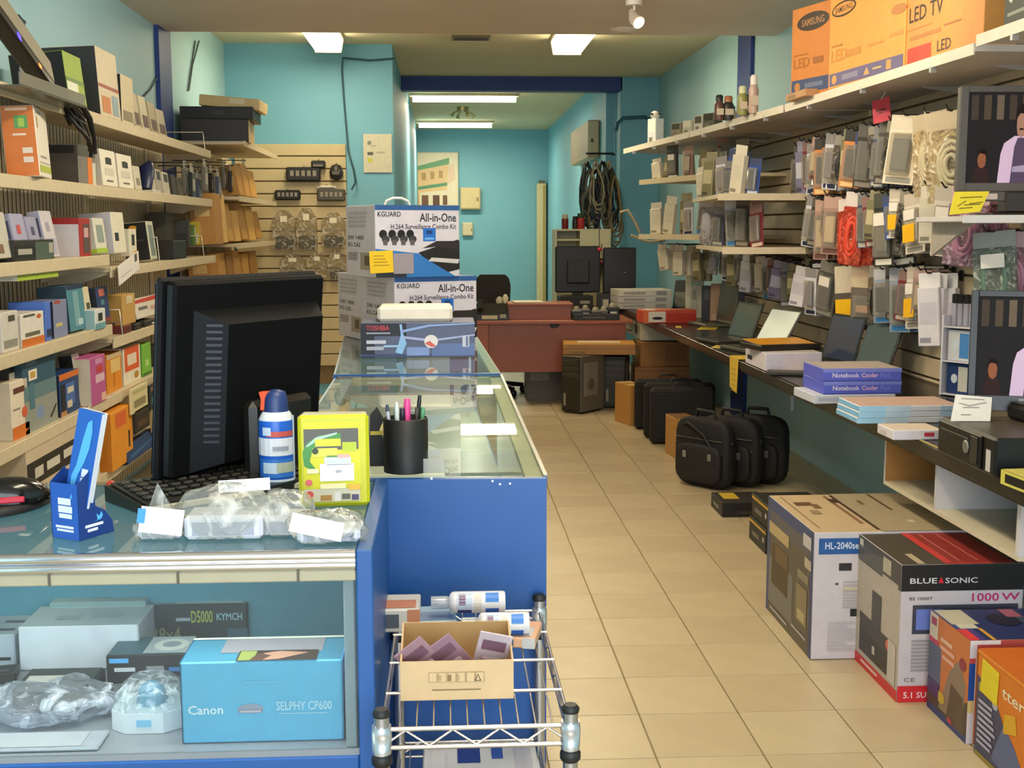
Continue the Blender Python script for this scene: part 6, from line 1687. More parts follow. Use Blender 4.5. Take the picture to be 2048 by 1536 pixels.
# empty black hooks row
for i in range(8):
    y = 4.8+i*.1
    z = 1.70-.0*i
    t = thing('wall_hook', 'empty short black hook, %s from the television in the row of empty hooks' % ORD[i], 'hook', (XS, y, 1.66), group='empty black hooks')
    MB().tube([(0, 0, 0), (-.10, 0, 0), (-.13, 0, -.02), (-.13, 0, .02)], .005, HK, 5).out('rod', t)
    MB().box(-.006, 0, -.02, .02, -.02, .02, HK, .002).out('hook_plate', t)

# packs standing on the short shelves
def row_on(z, pts, n, kinds, hs, label, group, back=.1):
    a, b = Vector((*pts[0], z)), Vector((*pts[1], z))
    for i in range(n):
        q = a+(b-a)*((i+.5)/n)
        kind = kinds[i % len(kinds)]
        h = hs[i % len(hs)]
        q = q+Vector((back+.05*(i % 2), 0, 0))
        hang(kind, .10, h, (q.x, q.y, z+h-.0205), -90+random.uniform(25, 45), '%s, %s from the column, %s' % (PK[kind]['d'], ORD[i], label), group)


row_on(zc1, [(1.5, 9.3), (1.84, 7.95)], 10, ['white_long', 'olive_part', 'torch_pack', 'white_long', 'pinkish', 'maroon_part', 'olive_part', 'maroon_part', 'black_card', 'olive_part'], [.16, .2, .24, .2, .22], 'slanting shelf', 'packs on the slanting shelf')
row_on(zc2, [(1.5, 9.3), (1.84, 7.95)], 10, ['white_long', 'maroon_part', 'white_long', 'olive_part', 'white_card', 'white_long', 'blue_white', 'olive_part', 'pinkish', 'black_card'], [.24, .2, .28, .3], 'lower slanting shelf', 'packs on the lower slanting shelf')
row_on(zc3, [(1.60, 7.8), (1.66, 6.78)], 10, ['white_long', 'navy_part', 'olive_part', 'blue_card', 'white_card', 'blue_card', 'navy_part', 'blue_card', 'white_long', 'blue_card'], [.2, .24, .28], 'blue pack shelf', 'packs on the blue pack shelf', .05)
row_on(zc4, [(1.64, 7.8), (1.72, 6.78)], 9, ['rib_bag', 'rib_bag', 'navy_part', 'white_long', 'blue_white', 'olive_part', 'black_card', 'maroon_part', 'maroon_part'], [.3, .28, .24], 'dark edged shelf', 'packs on the dark edged shelf', .05)
# packs hanging below the slanting shelf
for i in range(18):
    y = 9.3-i*.155
    x = min(1.62+.10*i, 1.98)
    kind = ['white_long', 'white_long', 'olive_part', 'rib_bag', 'white_card', 'olive_part', 'blue_white', 'navy_part', 'white_box', 'black_card', 'white_long', 'blue_white', 'maroon_part', 'lilac_card', 'navy_part', 'olive_part', 'white_box', 'white_card'][i]
    zz = 1.325-.006*i
    t = thing('wall_hook', 'black hook under the eye height shelves, %s from the column' % ORD[i], 'hook', (x+.2, y, zz+.022), group='hooks below the shelves')
    MB().tube([(XS-x-.2, 0, 0), (-.14, 0, 0), (-.155, 0, .02)], .004, HK, 5).out('rod', t)
    for k in range(2):
        hang(kind, .09, .20+.03*(i % 3), (x+.06+.08*k, y, zz), -90+random.uniform(20, 45), '%s, %s one, %s hook below the shelves' % (PK[kind]['d'], ('front', 'back')[k], ORD[i]), 'packs hanging below the shelves')
# wires of a display bracket by the column
for i, (pts, lab) in enumerate((([(1240, 425), (1255, 420), (1268, 440), (1280, 465)], 'thin bracket arm poking out by the slanting shelf'), ([(1262, 470), (1285, 480), (1300, 484), (1330, 480)], 'lower bracket arm under the slanting shelf'))):
    tag(MB().tube([P(x, y, Y=9.6) for x, y in pts], .012, K('#a89c7c', .4), 6).out('bracket_arm'), lab, 'bracket')

# ---- television on its shelf
def picture(mb, T, w, h, us=.55):
    """what the screen shows: a dim room, a figure in a lilac jacket and a second head"""
    pt = lambda u, v, k: T @ Vector((-w/2+w*(u*us if k else u), -.001-.0003*k, h*v))
    e = lambda c, s=1.0: K(c, .6, noise=0, emit=s, spec=.05)
    q = lambda pts, c, k: mb.poly([pt(u, v, k) for u, v in pts], e(c, .55))
    q([(0, 0), (1, 0), (1, 1), (0, 1)], '#211f20', 0)
    for i in range(10):
        q([(.04+.16*i, .7), (.13+.16*i, .7), (.13+.16*i, .97), (.04+.16*i, .97)], ('#3c332c', '#463b30', '#5a4d40')[i % 3], 1)
    q([(.08, 0), (.3, 0), (.29, .12), (.24, .19), (.15, .19), (.1, .12)], '#2e201f', 1)
    q([(.14, .24), (.16, .18), (.2, .16), (.24, .19), (.25, .26), (.24, .32), (.2, .35), (.15, .32)], '#7a4a34', 2)
    q([(.13, .28), (.15, .36), (.2, .38), (.25, .35), (.26, .28), (.23, .32), (.17, .33)], '#1a1312', 3)
    q([(.40, 0), (.43, .32), (.47, .44), (.60, .52), (.78, .52), (.9, .42), (.94, 0)], '#b49ab0', 1)
    q([(.56, 0), (.60, .40), (.64, .5), (.73, .5), (.76, .4), (.78, 0)], '#4a3c50', 2)
    q([(.58, .12), (.77, .12), (.765, .2), (.59, .18)], '#8d8096', 3)
    q([(.62, .62), (.63, .54), (.68, .5), (.73, .54), (.75, .62), (.74, .76), (.68, .8), (.62, .76)], '#8f6a58', 3)
    q([(.6, .66), (.61, .8), (.68, .88), (.75, .82), (.77, .68), (.74, .76), (.66, .77), (.63, .73)], '#1c1614', 4)
    q([(.65, .585), (.71, .585), (.7, .605), (.66, .605)], '#241814', 4)


sh = thing('television_shelf', 'white shelf holding the upper television', 'shelf', (0, 0, 0))
YT = 4.15
zsf = P(1930, 437, Y=YT).z
xa = P(1925, 437, Y=YT).x
MB().box(xa, XS, YT, YT+.42, zsf-.012, zsf+.008, K('#cfc9c4', .4), .003).out('board', sh)
MB().box(xa-.001, XS, YT-.004, YT, zsf-.016, zsf+.012, K('#e0dad4', .4), .002).out('front_edge', sh)
for x in (xa+.06, XS-.05):
    MB().prism([(YT+.05, zsf-.012), (YT+.41, zsf-.012), (YT+.41, zsf-.14)], 'x', x, x+.012, K('#a89c90', .4)).out('bracket', sh)
zt0, zt1 = P(1920, 383, Y=YT+.1).z, P(1925, 172, Y=YT+.1).z
TW = .56
xl = P(1917, 300, Y=YT+.1).x
t = thing('television', 'grey framed television showing a person in a lilac jacket, on the white shelf', 'television', (xl, YT+.10, zsf+.0085), rot=(0, 0, R(-4)))
zo = zt0-zsf-.0085
TH = zt1-zt0
GB = K('#57504a', .35, noise=.05)
MB().box(0, TW, .0, .035, zo, zo+TH, GB, .004, F=K('#141112', .3)).out('housing', t)
fr = MB()
for (ax, bx, az, bz) in ((0, .028, zo, zo+TH), (TW-.028, TW, zo, zo+TH), (.028, TW-.028, zo, zo+.030), (.028, TW-.028, zo+TH-.022, zo+TH)):
    fr.box(ax, bx, -.006, .0, az, bz, GB, .002)
fr.out('bezel', t)
mb = MB()
picture(mb, Matrix.Translation((TW/2, -.0005, zo+.030)), TW-.056, TH-.052)
mb.out('screen', t)
MB().box(TW*.3, TW*.7, -.02, .06, .012, zo, K('#2c2520', .4), .006).out('stand_neck', t)
MB().box(TW*.2, TW*.8, -.05, .12, 0, .012, K('#231d18', .4), .004).out('stand_foot', t)
MB().box(.10, .14, -.012, -.006, zo-.028, zo-.008, K('#c8b4a8', .4)).out('sticker', t)
MB().box(.06, .3, -.006, .01, zo-.035, zo, GB, .003).out('lower_panel', t)
a = P(1950, 408, Y=YT-.04)
t = thing('price_card', 'large yellow handwritten price card leaning on the television shelf', 'price card', (a.x, YT-.01, zsf+.012), rot=(R(-22), 0, R(2)))
W, H = .078, .088
MB().prism([(-W, 0), (W*.45, .012), (W*1.02, H), (-W*.6, H*.98)], 'y', -.001, .001, K('#f0d83c', .5)).out('card', t)
q = MB()
for (x0, z0, x1, z1) in ((-.03, .062, .05, .066), (-.02, .035, .04, .038), (-.045, .03, -.01, .05), (.0, .04, .05, .046), (-.04, .022, .01, .026)):
    q.poly([(x0, -.0016, z0), (x1, -.0016, z1), (x1, -.0016, z1+.003), (x0, -.0016, z0+.003)], K('#4a4418', .5))
q.out('handwriting', t)

# ---------------------------------------------------------------- things on the long counter
ZC = CT+.0006


def pc(x, y):
    return P(x, y, Z=ZC)


def price_card(label, x, y, w, d, rz=0, col='#e2c23c', lift=0.0):
    p = pc(x, y)
    t = thing('price_card', label, 'price card', (p.x, p.y, ZC+lift), rz)
    MB().box(-w/2, w/2, -d/2, d/2, 0, .002, K(col, .5), .0004).out('card', t)
    MB().box(-w*.3, w*.3, -d*.1, d*.1, .002, .0025, K('#8a7420', .5)).out('printed_line', t)
    return t


def laptop(label, x, y, rz, ang, col, scr, w=.33, d=.23, h=.22):
    t = thing('laptop', label, 'laptop', (x, y, ZC), rz)
    B = K(col, .35)
    MB().box(-w/2, w/2, -d/2, d/2, 0, .022, B, .004).out('base', t)
    MB().box(-w*.43, w*.43, -d*.05, d*.42, .022, .0235, K('#12110f', .45)).out('key_bed', t)
    MB().box(-.045, .045, -d*.4, -d*.14, .022, .0232, K('#3a3834', .35)).out('touch_pad', t)
    T = Matrix.Translation((0, d/2-.01, .024)) @ Matrix.Rotation(R(ang), 4, 'X')
    MB(T).box(-w/2, w/2, 0, .010, 0, h, B, .003).out('lid', t)
    MB(T).box(-w/2+.012, w/2-.012, -.001, -.0, .016, h-.012, scr).out('screen', t)
    MB().tube([(-w*.4, d/2-.006, .02), (w*.4, d/2-.006, .02)], .008, B, 8).out('hinge', t)
    return t


SCD = K('#55584f', .12, noise=.05, scale=3)
SCB = K('#3c4458', .12, noise=.05, scale=3)
SCW = K('#c9ccb8', .3, noise=.04, scale=3, emit=.4)
p = pc(1449, 650)-Vector((.045, -.03, 0))
laptop('grey open laptop with a tall screen, beside the brown standing box', p.x-.06, p.y-.05, -80, -8, '#6f6a58', K('#625c4c', .15, noise=.05), h=.30)
p = pc(1478, 684)-Vector((.045, -.03, 0))
laptop('black open laptop with a dark screen, third along the counter from the far end', p.x-.06, p.y-.05, -77, -20, '#2c2b28', SCD, h=.235)
p = pc(1536, 700)-Vector((.075, .02, 0))
laptop('laptop with a pale blank screen behind the white carton', p.x-.03, p.y+.0, -76, -30, '#4a4a42', SCW, w=.34, h=.245)
p = pc(1590, 690)
t = carton('white_card_sheet', 'pale sheet propped behind the pale laptop screen', 'card', (p.x+.20, p.y-.25, ZC), -55, (.26, .01, .17), '#d8d4bc', [('F', .1, .85, .9, .95, '#b8b090')], tilt=(R(-24), 0, R(-55)), body='sheet')
p = pc(1673, 734)-Vector((.055, 0, 0))
laptop('black laptop with a bluish screen behind the cooler pad boxes', p.x-.05, p.y-.02, -79, -15, '#1d1c1c', SCB, h=.25)
p = pc(1742, 751)-Vector((.045, 0, 0))
laptop('black laptop with a grey screen next to the bluish one', p.x-.06, p.y-.0, -79, -20, '#1b1a19', K('#4c5250', .12, noise=.05), w=.31, h=.275)
# far end
for i in range(3):
    p = pc(1268, 612)
    carton('flat_white_box', ('lowest', 'middle', 'topmost')[i]+' flat white box of the pile at the far counter end', 'box', (p.x+.02, p.y-.25, ZC+.056*i+.0005*i), 3+i, (.48, .34, .055), ('#b4aea4', '#bdb8b2', '#c9c4b4')[i], [('F', .1, .3, .5, .7, '#98948e'), ('F', .7, .2, .9, .8, '#8d8a8c')], group='flat white boxes at the counter end')
p = pc(1345, 610)
t = thing('speaker', 'black slanted speaker with a grey front next to the flat white boxes', 'speaker', (p.x+.06, p.y-.35, ZC), -30)
MB().prism([(-.09, 0), (.1, 0), (.1, .24), (-.02, .24)], 'x', -.1, .1, K('#191714', .45)).out('cabinet', t)
MB(Matrix.Translation((0, -.091, .0))).prism([(-.002, .01), (.0, .01), (.04, .14), (.038, .14)], 'x', -.09, .09, K('#6a685e', .4)).out('front_panel', t)
p = pc(1335, 645)
carton('red_box', 'orange red and white box with a black pill shape on the counter', 'box', (p.x, p.y+.06, ZC), 4, (.41, .22, .095), '#c4452a', [('F', .0, 0, .12, 1, '#d86a34'), ('F', .1, .08, .42, .92, '#d6cdbd'), ('F', 'o', .27, .38, .1, .12, '#1c1a1a'), ('F', .45, .1, 1, .75, '#b0301c'), ('T', .3, .2, .8, .8, '#d87a58'), ('T', .08, .1, .28, .9, '#d8ccb4')], {'T': '#cc5c3c'})
p = pc(1382, 636)
carton('standing_box', 'tall white and green box standing behind the red one', 'box', (p.x+.03, p.y+.02, ZC), -14, (.14, .08, .37), '#c8c2a4', [('F', .3, .1, .7, .9, '#a8a48c'), ('F', .3, .7, .9, .85, '#7d9a80'), ('F', .4, .4, .6, .6, '#8a845e'), ('R', .1, .1, .9, .9, '#8d8668')])
p = pc(1408, 642)
carton('black_box', 'black box standing between the white green and the brown one', 'box', (p.x+.03, p.y-.0, ZC), -12, (.10, .08, .27), '#17140f', [('F', .2, .6, .8, .9, '#3a3020')])
p = pc(1432, 644)
carton('standing_box', 'brown box with dark leaf shapes standing on the counter', 'box', (p.x+.02, p.y-.02, ZC), -18, (.14, .05, .29), '#a07850', [('F', [(.5, .3), (.6, .5), (.55, .85), (.45, .6)], '#6a4a28'), ('F', .1, .05, .9, .2, '#b89070'), ('F', [(.7, .1), (.8, .3), (.75, .5), (.65, .3)], '#7a5630')], tilt=(R(-8), 0, R(-18)))
# white carton and laptop on it
a, b = P(1530, 742, Z=ZC), P(1646, 742, Z=ZC)
W = b.x-a.x
WC = .09
carton('white_carton', 'lilac white carton with a black latch on the counter, under the orange lidded laptop', 'box', (a.x+W/2, a.y+.2, ZC), 0, (W, .4, WC), '#ddd4e0', [('L', .12, .3, .35, .55, '#23201f'), ('T', .02, .1, .9, .9, '#d0c8c0')], {'L': '#d8d0d8', 'T': '#cfc6be'})
t = thing('laptop', 'closed laptop with an orange yellow lid on the white carton', 'laptop', (a.x+W/2-.01, a.y+.22, ZC+WC+.001), 12)
MB().box(-.17, .17, -.12, .12, 0, .03, K('#1b1611', .4), .006).out('base', t)
MB(Matrix.Translation((0, .12, .032)) @ Matrix.Rotation(R(4), 4, 'X')).box(-.165, .165, -.24, 0, 0, .012, K('#2a2018', .4), .004, T=K('#d8961e', .35)).out('lid', t)
# notebook cooler pads and slabs
a, b = P(1626, 808, Z=ZC), P(1760, 808, Z=ZC)
W = b.x-a.x
carton('slim_white_box', 'flat pale box under the two violet cooler pad boxes', 'box', (a.x+.17, a.y+.135, ZC), 2, (.34, .26, .036), '#c9ccd6', [('F', .05, .3, .4, .7, '#b0b4c4')])
for k in range(2):
    t = carton('cooler_pad_box', ('lower', 'upper')[k]+' violet blue cooler pad box in the pile of two', 'box', (a.x+.205, a.y+.15, ZC+.037+.0525*k), 1-k, (.325, .27, .052), '#5a62c8', [('F', 0, .72, 1, 1, '#7d84d4'), ('F', .12, .3, .46, .66, '#e8dcec', 'Notebook'), ('F', .49, .3, .7, .66, '#f0c0cc', 'Cooler'), ('F', .73, .3, .85, .66, '#8088dc', 'Pad'), ('F', 0, 0, 1, .08, '#3c44a0'), ('R', .1, .1, .9, .9, '#2c2c40'), ('R', .2, .3, .7, .6, '#5a5668')], {'T': '#b0a49c', 'R': '#30304a'}, group='violet cooler pad boxes')
# pale blue slab and white box
a, b = P(1716, 848, Z=ZC), P(1925, 848, Z=ZC)
for k in range(3):
    carton('pale_blue_box', ('bottom', 'middle', 'top')[k]+' of the three pale blue flat boxes on the counter', 'box', ((a.x+b.x)/2+.004*k, a.y+.13, ZC+.0215*k), (0, 1, 0)[k], (b.x-a.x, .24, .021), '#d9d8de', [('F', 0, 0, .26, 1, '#a4d2ee'), ('F', .26, 0, .5, 1, '#c4d8e6'), ('F', .8, .1, 1, .9, '#a8c4dc')], {'T': '#c8a898' if k == 2 else '#d0ccd0', 'L': '#7fbce4'}, group='pale blue flat boxes')
a, b = P(1787, 881, Z=ZC), P(1890, 881, Z=ZC)
carton('small_white_box', 'small white box with red letters in front of the pale blue boxes', 'box', ((a.x+b.x)/2, a.y+.08, ZC), 0, (b.x-a.x, .15, .033), '#ded6da', [('F', .62, .35, .82, .75, '#c8384a'), ('L', .2, .2, .6, .6, '#c9bfc0')], {'T': '#d8c8b8'})
# desktop computer
a, b = P(1869, 905, Z=ZC), P(1987, 957, Z=ZC)
L = a.y-b.y
t = thing('desktop_computer', 'black slim desktop computer at the near end of the counter', 'computer', (a.x+.01, (a.y+b.y)/2, ZC), -91)
PCB = K('#17150f', .4, noise=.06)
MB().box(-L/2, L/2, 0, .36, 0, .115, PCB, .008, T=K('#4a4234', .4), R=K('#0f0f10', .4)).out('case', t)  # top of the black case painted beige for the light on it
MB().box(-L*.48, L*.3, -.008, 0, .008, .108, K('#14120e', .35), .004).out('front_panel', t)
MB().lathe([(.020, 0), (.020, .003), (.012, .004)], (0, 0, 0), K('#8f8c84', .3, .5), 20).out('badge', t, (L*.06, -.009, .06), (R(90), 0, 0))
MB().box(L*.14, L*.26, -.011, -.008, .02, .1, K('#2e2c28', .3), .002).out('port_cover', t)
MB().box(L*.36, L*.43, -.001, 0, .012, .075, K('#c9c4bc', .4)).out('sticker', t)
MB().tube([(-L*.42, -.009, .085), (L*.1, -.009, .085)], .003, K('#2c2a26', .3)).out('drive_slot', t)
mx, my = P(1985, 850, Y=3.62).x, 3.62
t = thing('flat_device', 'flat black printer lid under the lower monitor', 'device', (1.78, 3.45, ZC+.1165), -80)
MB().box(-.2, .2, -.0, .34, 0, .05, K('#14120f', .3), .012).out('case', t)
MB().box(-.19, .19, .01, .33, .05, .054, K('#1c1a17', .25), .003).out('lid', t)
# lower monitor
a, b = P(1935, 788, Y=3.72), P(1968, 590, Y=3.80)
t = thing('computer_monitor', 'black monitor showing the same person in lilac, on the counter', 'monitor', (a.x, 3.72, ZC+.176), rot=(R(-6), 0, R(-22)))
zo = a.z-ZC-.176
H = b.z-a.z
MK3 = K('#1a1816', .35)
MB().box(0, .5, 0, .03, zo-.05, zo+H+.02, MK3, .006).out('housing', t)
fr = MB()
for (ax, bx, az, bz) in ((0, .022, zo-.05, zo+H+.02), (.478, .5, zo-.05, zo+H+.02), (.022, .478, zo-.05, zo), (.022, .478, zo+H, zo+H+.02)):
    fr.box(ax, bx, -.005, 0, az, bz, MK3, .0015)
fr.out('bezel', t)
mb = MB()
picture(mb, Matrix.Translation((.25, -.0005, zo)), .456, H)
mb.out('screen', t)
for k in range(4):
    MB().lathe([(.004, 0), (.004, .002)], (0, 0, 0), K('#6a6862', .4), 8).out('button', t, (.14+k*.022, -.0055, zo-.028), (R(90), 0, 0))
MB().box(.15, .2, -.006, -.005, zo-.016, zo-.008, K('#8a8880', .4)).out('badge', t)
MB().box(.1, .4, .0, .1, -.004, .012, MK3, .004).out('stand_foot', t)
MB().box(.2, .3, .03, .05, .01, zo, MK3, .004).out('stand_neck', t)
a = P(1950, 848, Y=3.6)
t = thing('price_card', 'white price card leaning on the desktop computer', 'price card', (a.x-.01, 3.60, ZC+.1165), rot=(R(-38), 0, R(-6)))
MB().prism([(-.065, 0), (.055, -.0), (.075, .085), (-.035, .095)], 'y', -.0012, .0012, K('#e2dad0', .5)).out('card', t)
q = MB()
for (x0, z0, x1, z1) in ((-.02, .078, .05, .074), (-.03, .062, .0, .052), (.0, .052, .055, .064), (-.02, .046, .03, .046), (-.03, .02, .0, .02)):
    q.poly([(x0, -.0018, z0), (x1, -.0018, z1), (x1, -.0018, z1+.004), (x0, -.0018, z0+.004)], K('#9a9288', .5))
q.out('handwriting', t)
a = P(2006, 972, Z=ZC)
t = thing('framed_card', 'black card with a yellow border at the counter edge', 'card', (a.x+.10, a.y-.12, ZC), -86)
MB().box(-.16, .12, -.08, .12, 0, .04, K('#1b1814', .4), .003, T=K('#c9b868', .45)).out('card_body', t)
prints(t, (.28, .2, .04), [('F', 0, 0, 1, 1, '#d8cc5c'), ('F', .08, .18, 1, .8, '#1d1a16'), ('T', 0, 0, 1, 1, '#cfc060'), ('T', .25, .2, .9, .8, '#2a2620')]).location = (-.02, .02, 0)
# white display rack with pens at the wall
a = P(1893, 792, Z=ZC)
t = thing('display_rack', 'slim white counter rack of black topped pens beside the lower monitor', 'display rack', (a.x, a.y, ZC), -60)
RK = K('#d8d6de', .4)
zt = P(1905, 640, Y=a.y).z-ZC
MB().box(-.04, -.03, 0, .16, 0, zt+.02, RK, .002).out('side_panel', t)
MB().box(.12, .13, 0, .16, 0, zt+.02, RK, .002).out('side_panel', t)
MB().box(-.03, .12, .15, .16, 0, zt+.02, RK).out('back_panel', t)
for k, z in enumerate((.005, zt*.45, zt*.9)):
    MB().box(-.03, .12, .0, .15, z, z+.005, RK).out('shelf_board', t)
for k in range(5):
    q = thing('boxed_pen', 'black topped clear tube, %s across the top of the white rack' % ORD[k], 'pen', Vector((a.x, a.y, ZC))+Matrix.Rotation(R(-60), 3, 'Z') @ Vector((-.015+.029*k, .05, zt*.9+.0055)), -60, 'black topped tubes on the white rack')
    MB().box(-.011, .011, -.008, .008, 0, .095, clear('#d8d8e4', .4, .1, name='tube_clear'), .003).out('tube', q)
    MB().box(-.012, .012, -.009, .009, .095, .135, K('#121114', .4), .004).out('tube_cap', q)
for k, (z, c, c2) in enumerate(((.0105, '#1f3a6c', '#c9c8bc'), (zt*.45+.0055, '#cfd0d2', '#4a88c8'))):
    q = Vector((a.x, a.y, ZC+z))+Matrix.Rotation(R(-60), 3, 'Z') @ Vector((.045, .07, 0))
    carton('leaflet_box', ('dark blue leaflet box on the bottom of the white rack', 'white and blue leaflet box on the middle of the white rack')[k], 'box', q, -60, (.13, .1, .13), c, [('F', .45, .1, .8, .9, c2), ('F', 'o', .3, .5, .12, .15, '#cfd8e0')])
# price cards along the counter front
price_card('yellow price card in front of the grey laptop', 1416, 657, .13, .2, -20, lift=.0)
price_card('small yellow card beside the red box on the counter', 1357, 654, .04, .14, -10)
price_card('yellow card in front of the black laptop with the dark screen', 1424, 680, .1, .16, -18)
price_card('cream and yellow card before the pale laptop', 1448, 694, .13, .16, -22, '#d8b85c')
price_card('gold card next to the white carton front', 1597, 744, .1, .1, -15, '#d0a03a')
price_card('yellow card half under the flat pale box', 1640, 762, .07, .13, -10)
price_card('short yellow card at the counter end by the flat white boxes', 1262, 613, .07, .12, -8)
p = P(1468, 712, X=1.588)
t = thing('price_card', 'long yellow price card hanging over the counter edge', 'price card', (1.59, p.y, CT+.002), -90)
MB().box(-.10, .10, -.0, .10, 0, .0012, K('#d8b838', .5)).out('card_top', t)
hb = CT-P(1468, 785, X=1.588).z
MB().prism([(-.10, 0), (.10, 0), (.075, -hb), (-.085, -hb+.02)], 'y', -.0022, -.001, K('#d8b43a', .5)).out('card_drop', t)
q = MB()
for k in range(5):
    q.poly([(-.05, -.0026, -.06-k*.03), (.05, -.0026, -.06-k*.03), (.05, -.0026, -.066-k*.03), (-.05, -.0026, -.066-k*.03)], K('#a88a2a', .5))
q.out('print', t)
carton('flat_gadget', 'thin black gadget lying before the flat pale box', 'gadget', pc(1575, 748), -20, (.2, .14, .012), '#24211c', [('T', .1, .1, .9, .9, '#3a352c')])

# ---------------------------------------------------------------- on the floor at the right
def fbox(name, label, fl, bl, ytop, xright, col, specs, fm, d=None):
    a = P(*fl, Z=0)
    h = P(fl[0], ytop, Y=a.y).z
    W = P(xright, fl[1], Y=a.y).x-a.x
    d = d or P(*bl, Z=0).y-a.y
    return carton(name, label, 'box', (a.x+W/2, a.y+d/2, .0005), 0, (W, d, h), col, specs, fm)


hl = [('F', .03, .83, .97, .955, '#245a9c'), ('F', .07, .87, .3, .925, '#dfe4ee', 'HL-2040ser'), ('F', .16, .7, .24, .76, '#2c2a2c'), ('F', .3, .7, .36, .76, '#4a484c'), ('F', .14, .59, .16, .605, '#3a383a'), ('F', .24, .34, .31, .40, '#1f1f20'),
      ('F', .0, 0, 1, .006, '#6a5a44')]
hl += lines('F', .19, .4, .45, .62, 9, '#b4aaa8', 2)+lines('F', .1, .06, .4, .3, 9, '#bdb4b2', 8, .6)+lines('F', .19, .54, .45, .575, 1, '#cdbf98', 2)
hl += [('L', 0, .0, 1, 1, '#5c5446'), ('L', 0, .78, 1, 1, '#3c4d78'), ('L', .03, .78, 1, .9, '#5c5a5e'), ('L', 0, 0, .06, 1, '#3a4a74'), ('L', .94, .0, 1, 1, '#32406a'), ('L', .06, .1, .6, .5, '#75726c'), ('L', .12, .28, .5, .62, '#4a3a22'), ('L', .2, .5, .48, .64, '#6a5230'), ('L', .05, .7, .5, .8, '#c0a878'), ('L', .7, .55, .92, .62, '#8d8268'), ('L', .68, .2, .9, .5, '#8a7a5a'), ('L', .72, .22, .86, .3, '#b8a878'), ('L', .8, .84, .96, .94, '#c8c4c0'), ('L', .84, .68, .97, .76, '#bdb098'), ('L', .1, .05, .5, .07, '#b8b4b0'), ('L', .6, .1, .9, .12, '#b8b4b0')]
hl += [('T', .1, .68, .22, .78, '#6a4a30'), ('T', .2, .6, .25, .72, '#7a5a3a'), ('T', .36, .2, .385, .95, '#8a6a48'), ('T', .41, .05, .43, .96, '#4a382a'), ('T', .36, .75, .42, .86, '#4a3426'), ('T', .68, .52, .7, .98, '#5a4632'), ('T', .06, .1, .07, .95, '#9a8260'), ('T', .52, .7, .56, .8, '#7a6448'), ('T', .14, .45, .2, .55, '#96805e'), ('T', .43, 0, 1, 1, '#a8987a'), ('T', .41, .05, .43, .96, '#4a382a'), ('T', .68, .52, .7, .98, '#5a4632'), ('T', .54, .68, .57, .8, '#7a6448'), ('T', .68, .2, .72, .26, '#c8bca4')]
fbox('printer_carton', 'big printer carton with a blue title band on the floor under the counter', (1621, 1320), (1535, 1215), 1066, 1935, '#cfc6c8', hl, {'T': '#c2a982', 'L': '#5c5446'})
bs = [('F', 0, .81, 1, 1, '#131110'), ('F', .07, .865, .29, .905, '#d8d4d8', 'BLUE'), ('F', [(.3, .867), (.345, .867), (.322, .915)], '#cc2030'), ('F', .355, .865, .62, .905, '#d0ccd0', 'SONIC'), ('F', .07, .745, .26, .768, '#4a4648', 'BS 1000T'), ('F', .58, .73, .8, .79, '#c02a6c', '1000'), ('F', .82, .735, .97, .788, '#c02a6c', 'W'), ('F', .1, .5, .96, .71, '#3a3c4c'), ('F', .13, .53, .34, .68, '#6a7cc8'), ('F', 0, .0, 1, .12, '#d0262c'), ('F', .05, .03, .55, .075, '#ecdcdc', '5.1 SURROUND'), ('F', .05, .15, .14, .18, '#7a7678', 'CE')]
bs += lines('F', .1, .22, .5, .46, 9, '#9a9698', 4)
bs += [('L', 0, 0, 1, 1, '#b8ac9c'), ('L', 0, .81, 1, 1, '#4e4840'), ('L', 0, .82, .6, .94, '#5a5850'), ('L', .6, .86, .78, .97, '#b9ae98'), ('L', .03, .93, .12, .98, '#c9c2b4'), ('L', .6, .8, .95, .84, '#b4aa98'), ('L', 0, 0, 1, .08, '#cc2a2c'), ('L', .15, .035, .55, .055, '#e8c8c4'), ('L', .1, .12, .8, .3, '#3a3630'), ('L', .1, .3, .5, .42, '#45413a'), ('L', .5, .28, .78, .4, '#45413a'), ('L', .38, .4, .6, .66, '#4a463e'), ('L', 'o', .84, .35, .12, .05, '#d86a54'), ('L', .42, .18, .48, .24, '#c0b8aa'), ('L', .78, .1, .95, .4, '#c4bcb0')]
bs += [('T', .36, .06, .92, 1, '#8e2c28'), ('T', .36, .05, .43, 1, '#c83a34'), ('T', .5, .1, .515, .95, '#c06a60'), ('T', .65, .1, .665, .95, '#c06a60'), ('T', .14, .02, .2, .32, '#b8a888'), ('T', .36, .0, .92, .06, '#a83430')]
fbox('speaker_carton', 'black, grey and red home theatre speaker carton on the tiles', (1793, 1405), (1712, 1300), 1131, 2035, '#c8bec0', bs, {'T': '#4a4234', 'L': '#b8ac9c'}, .385)
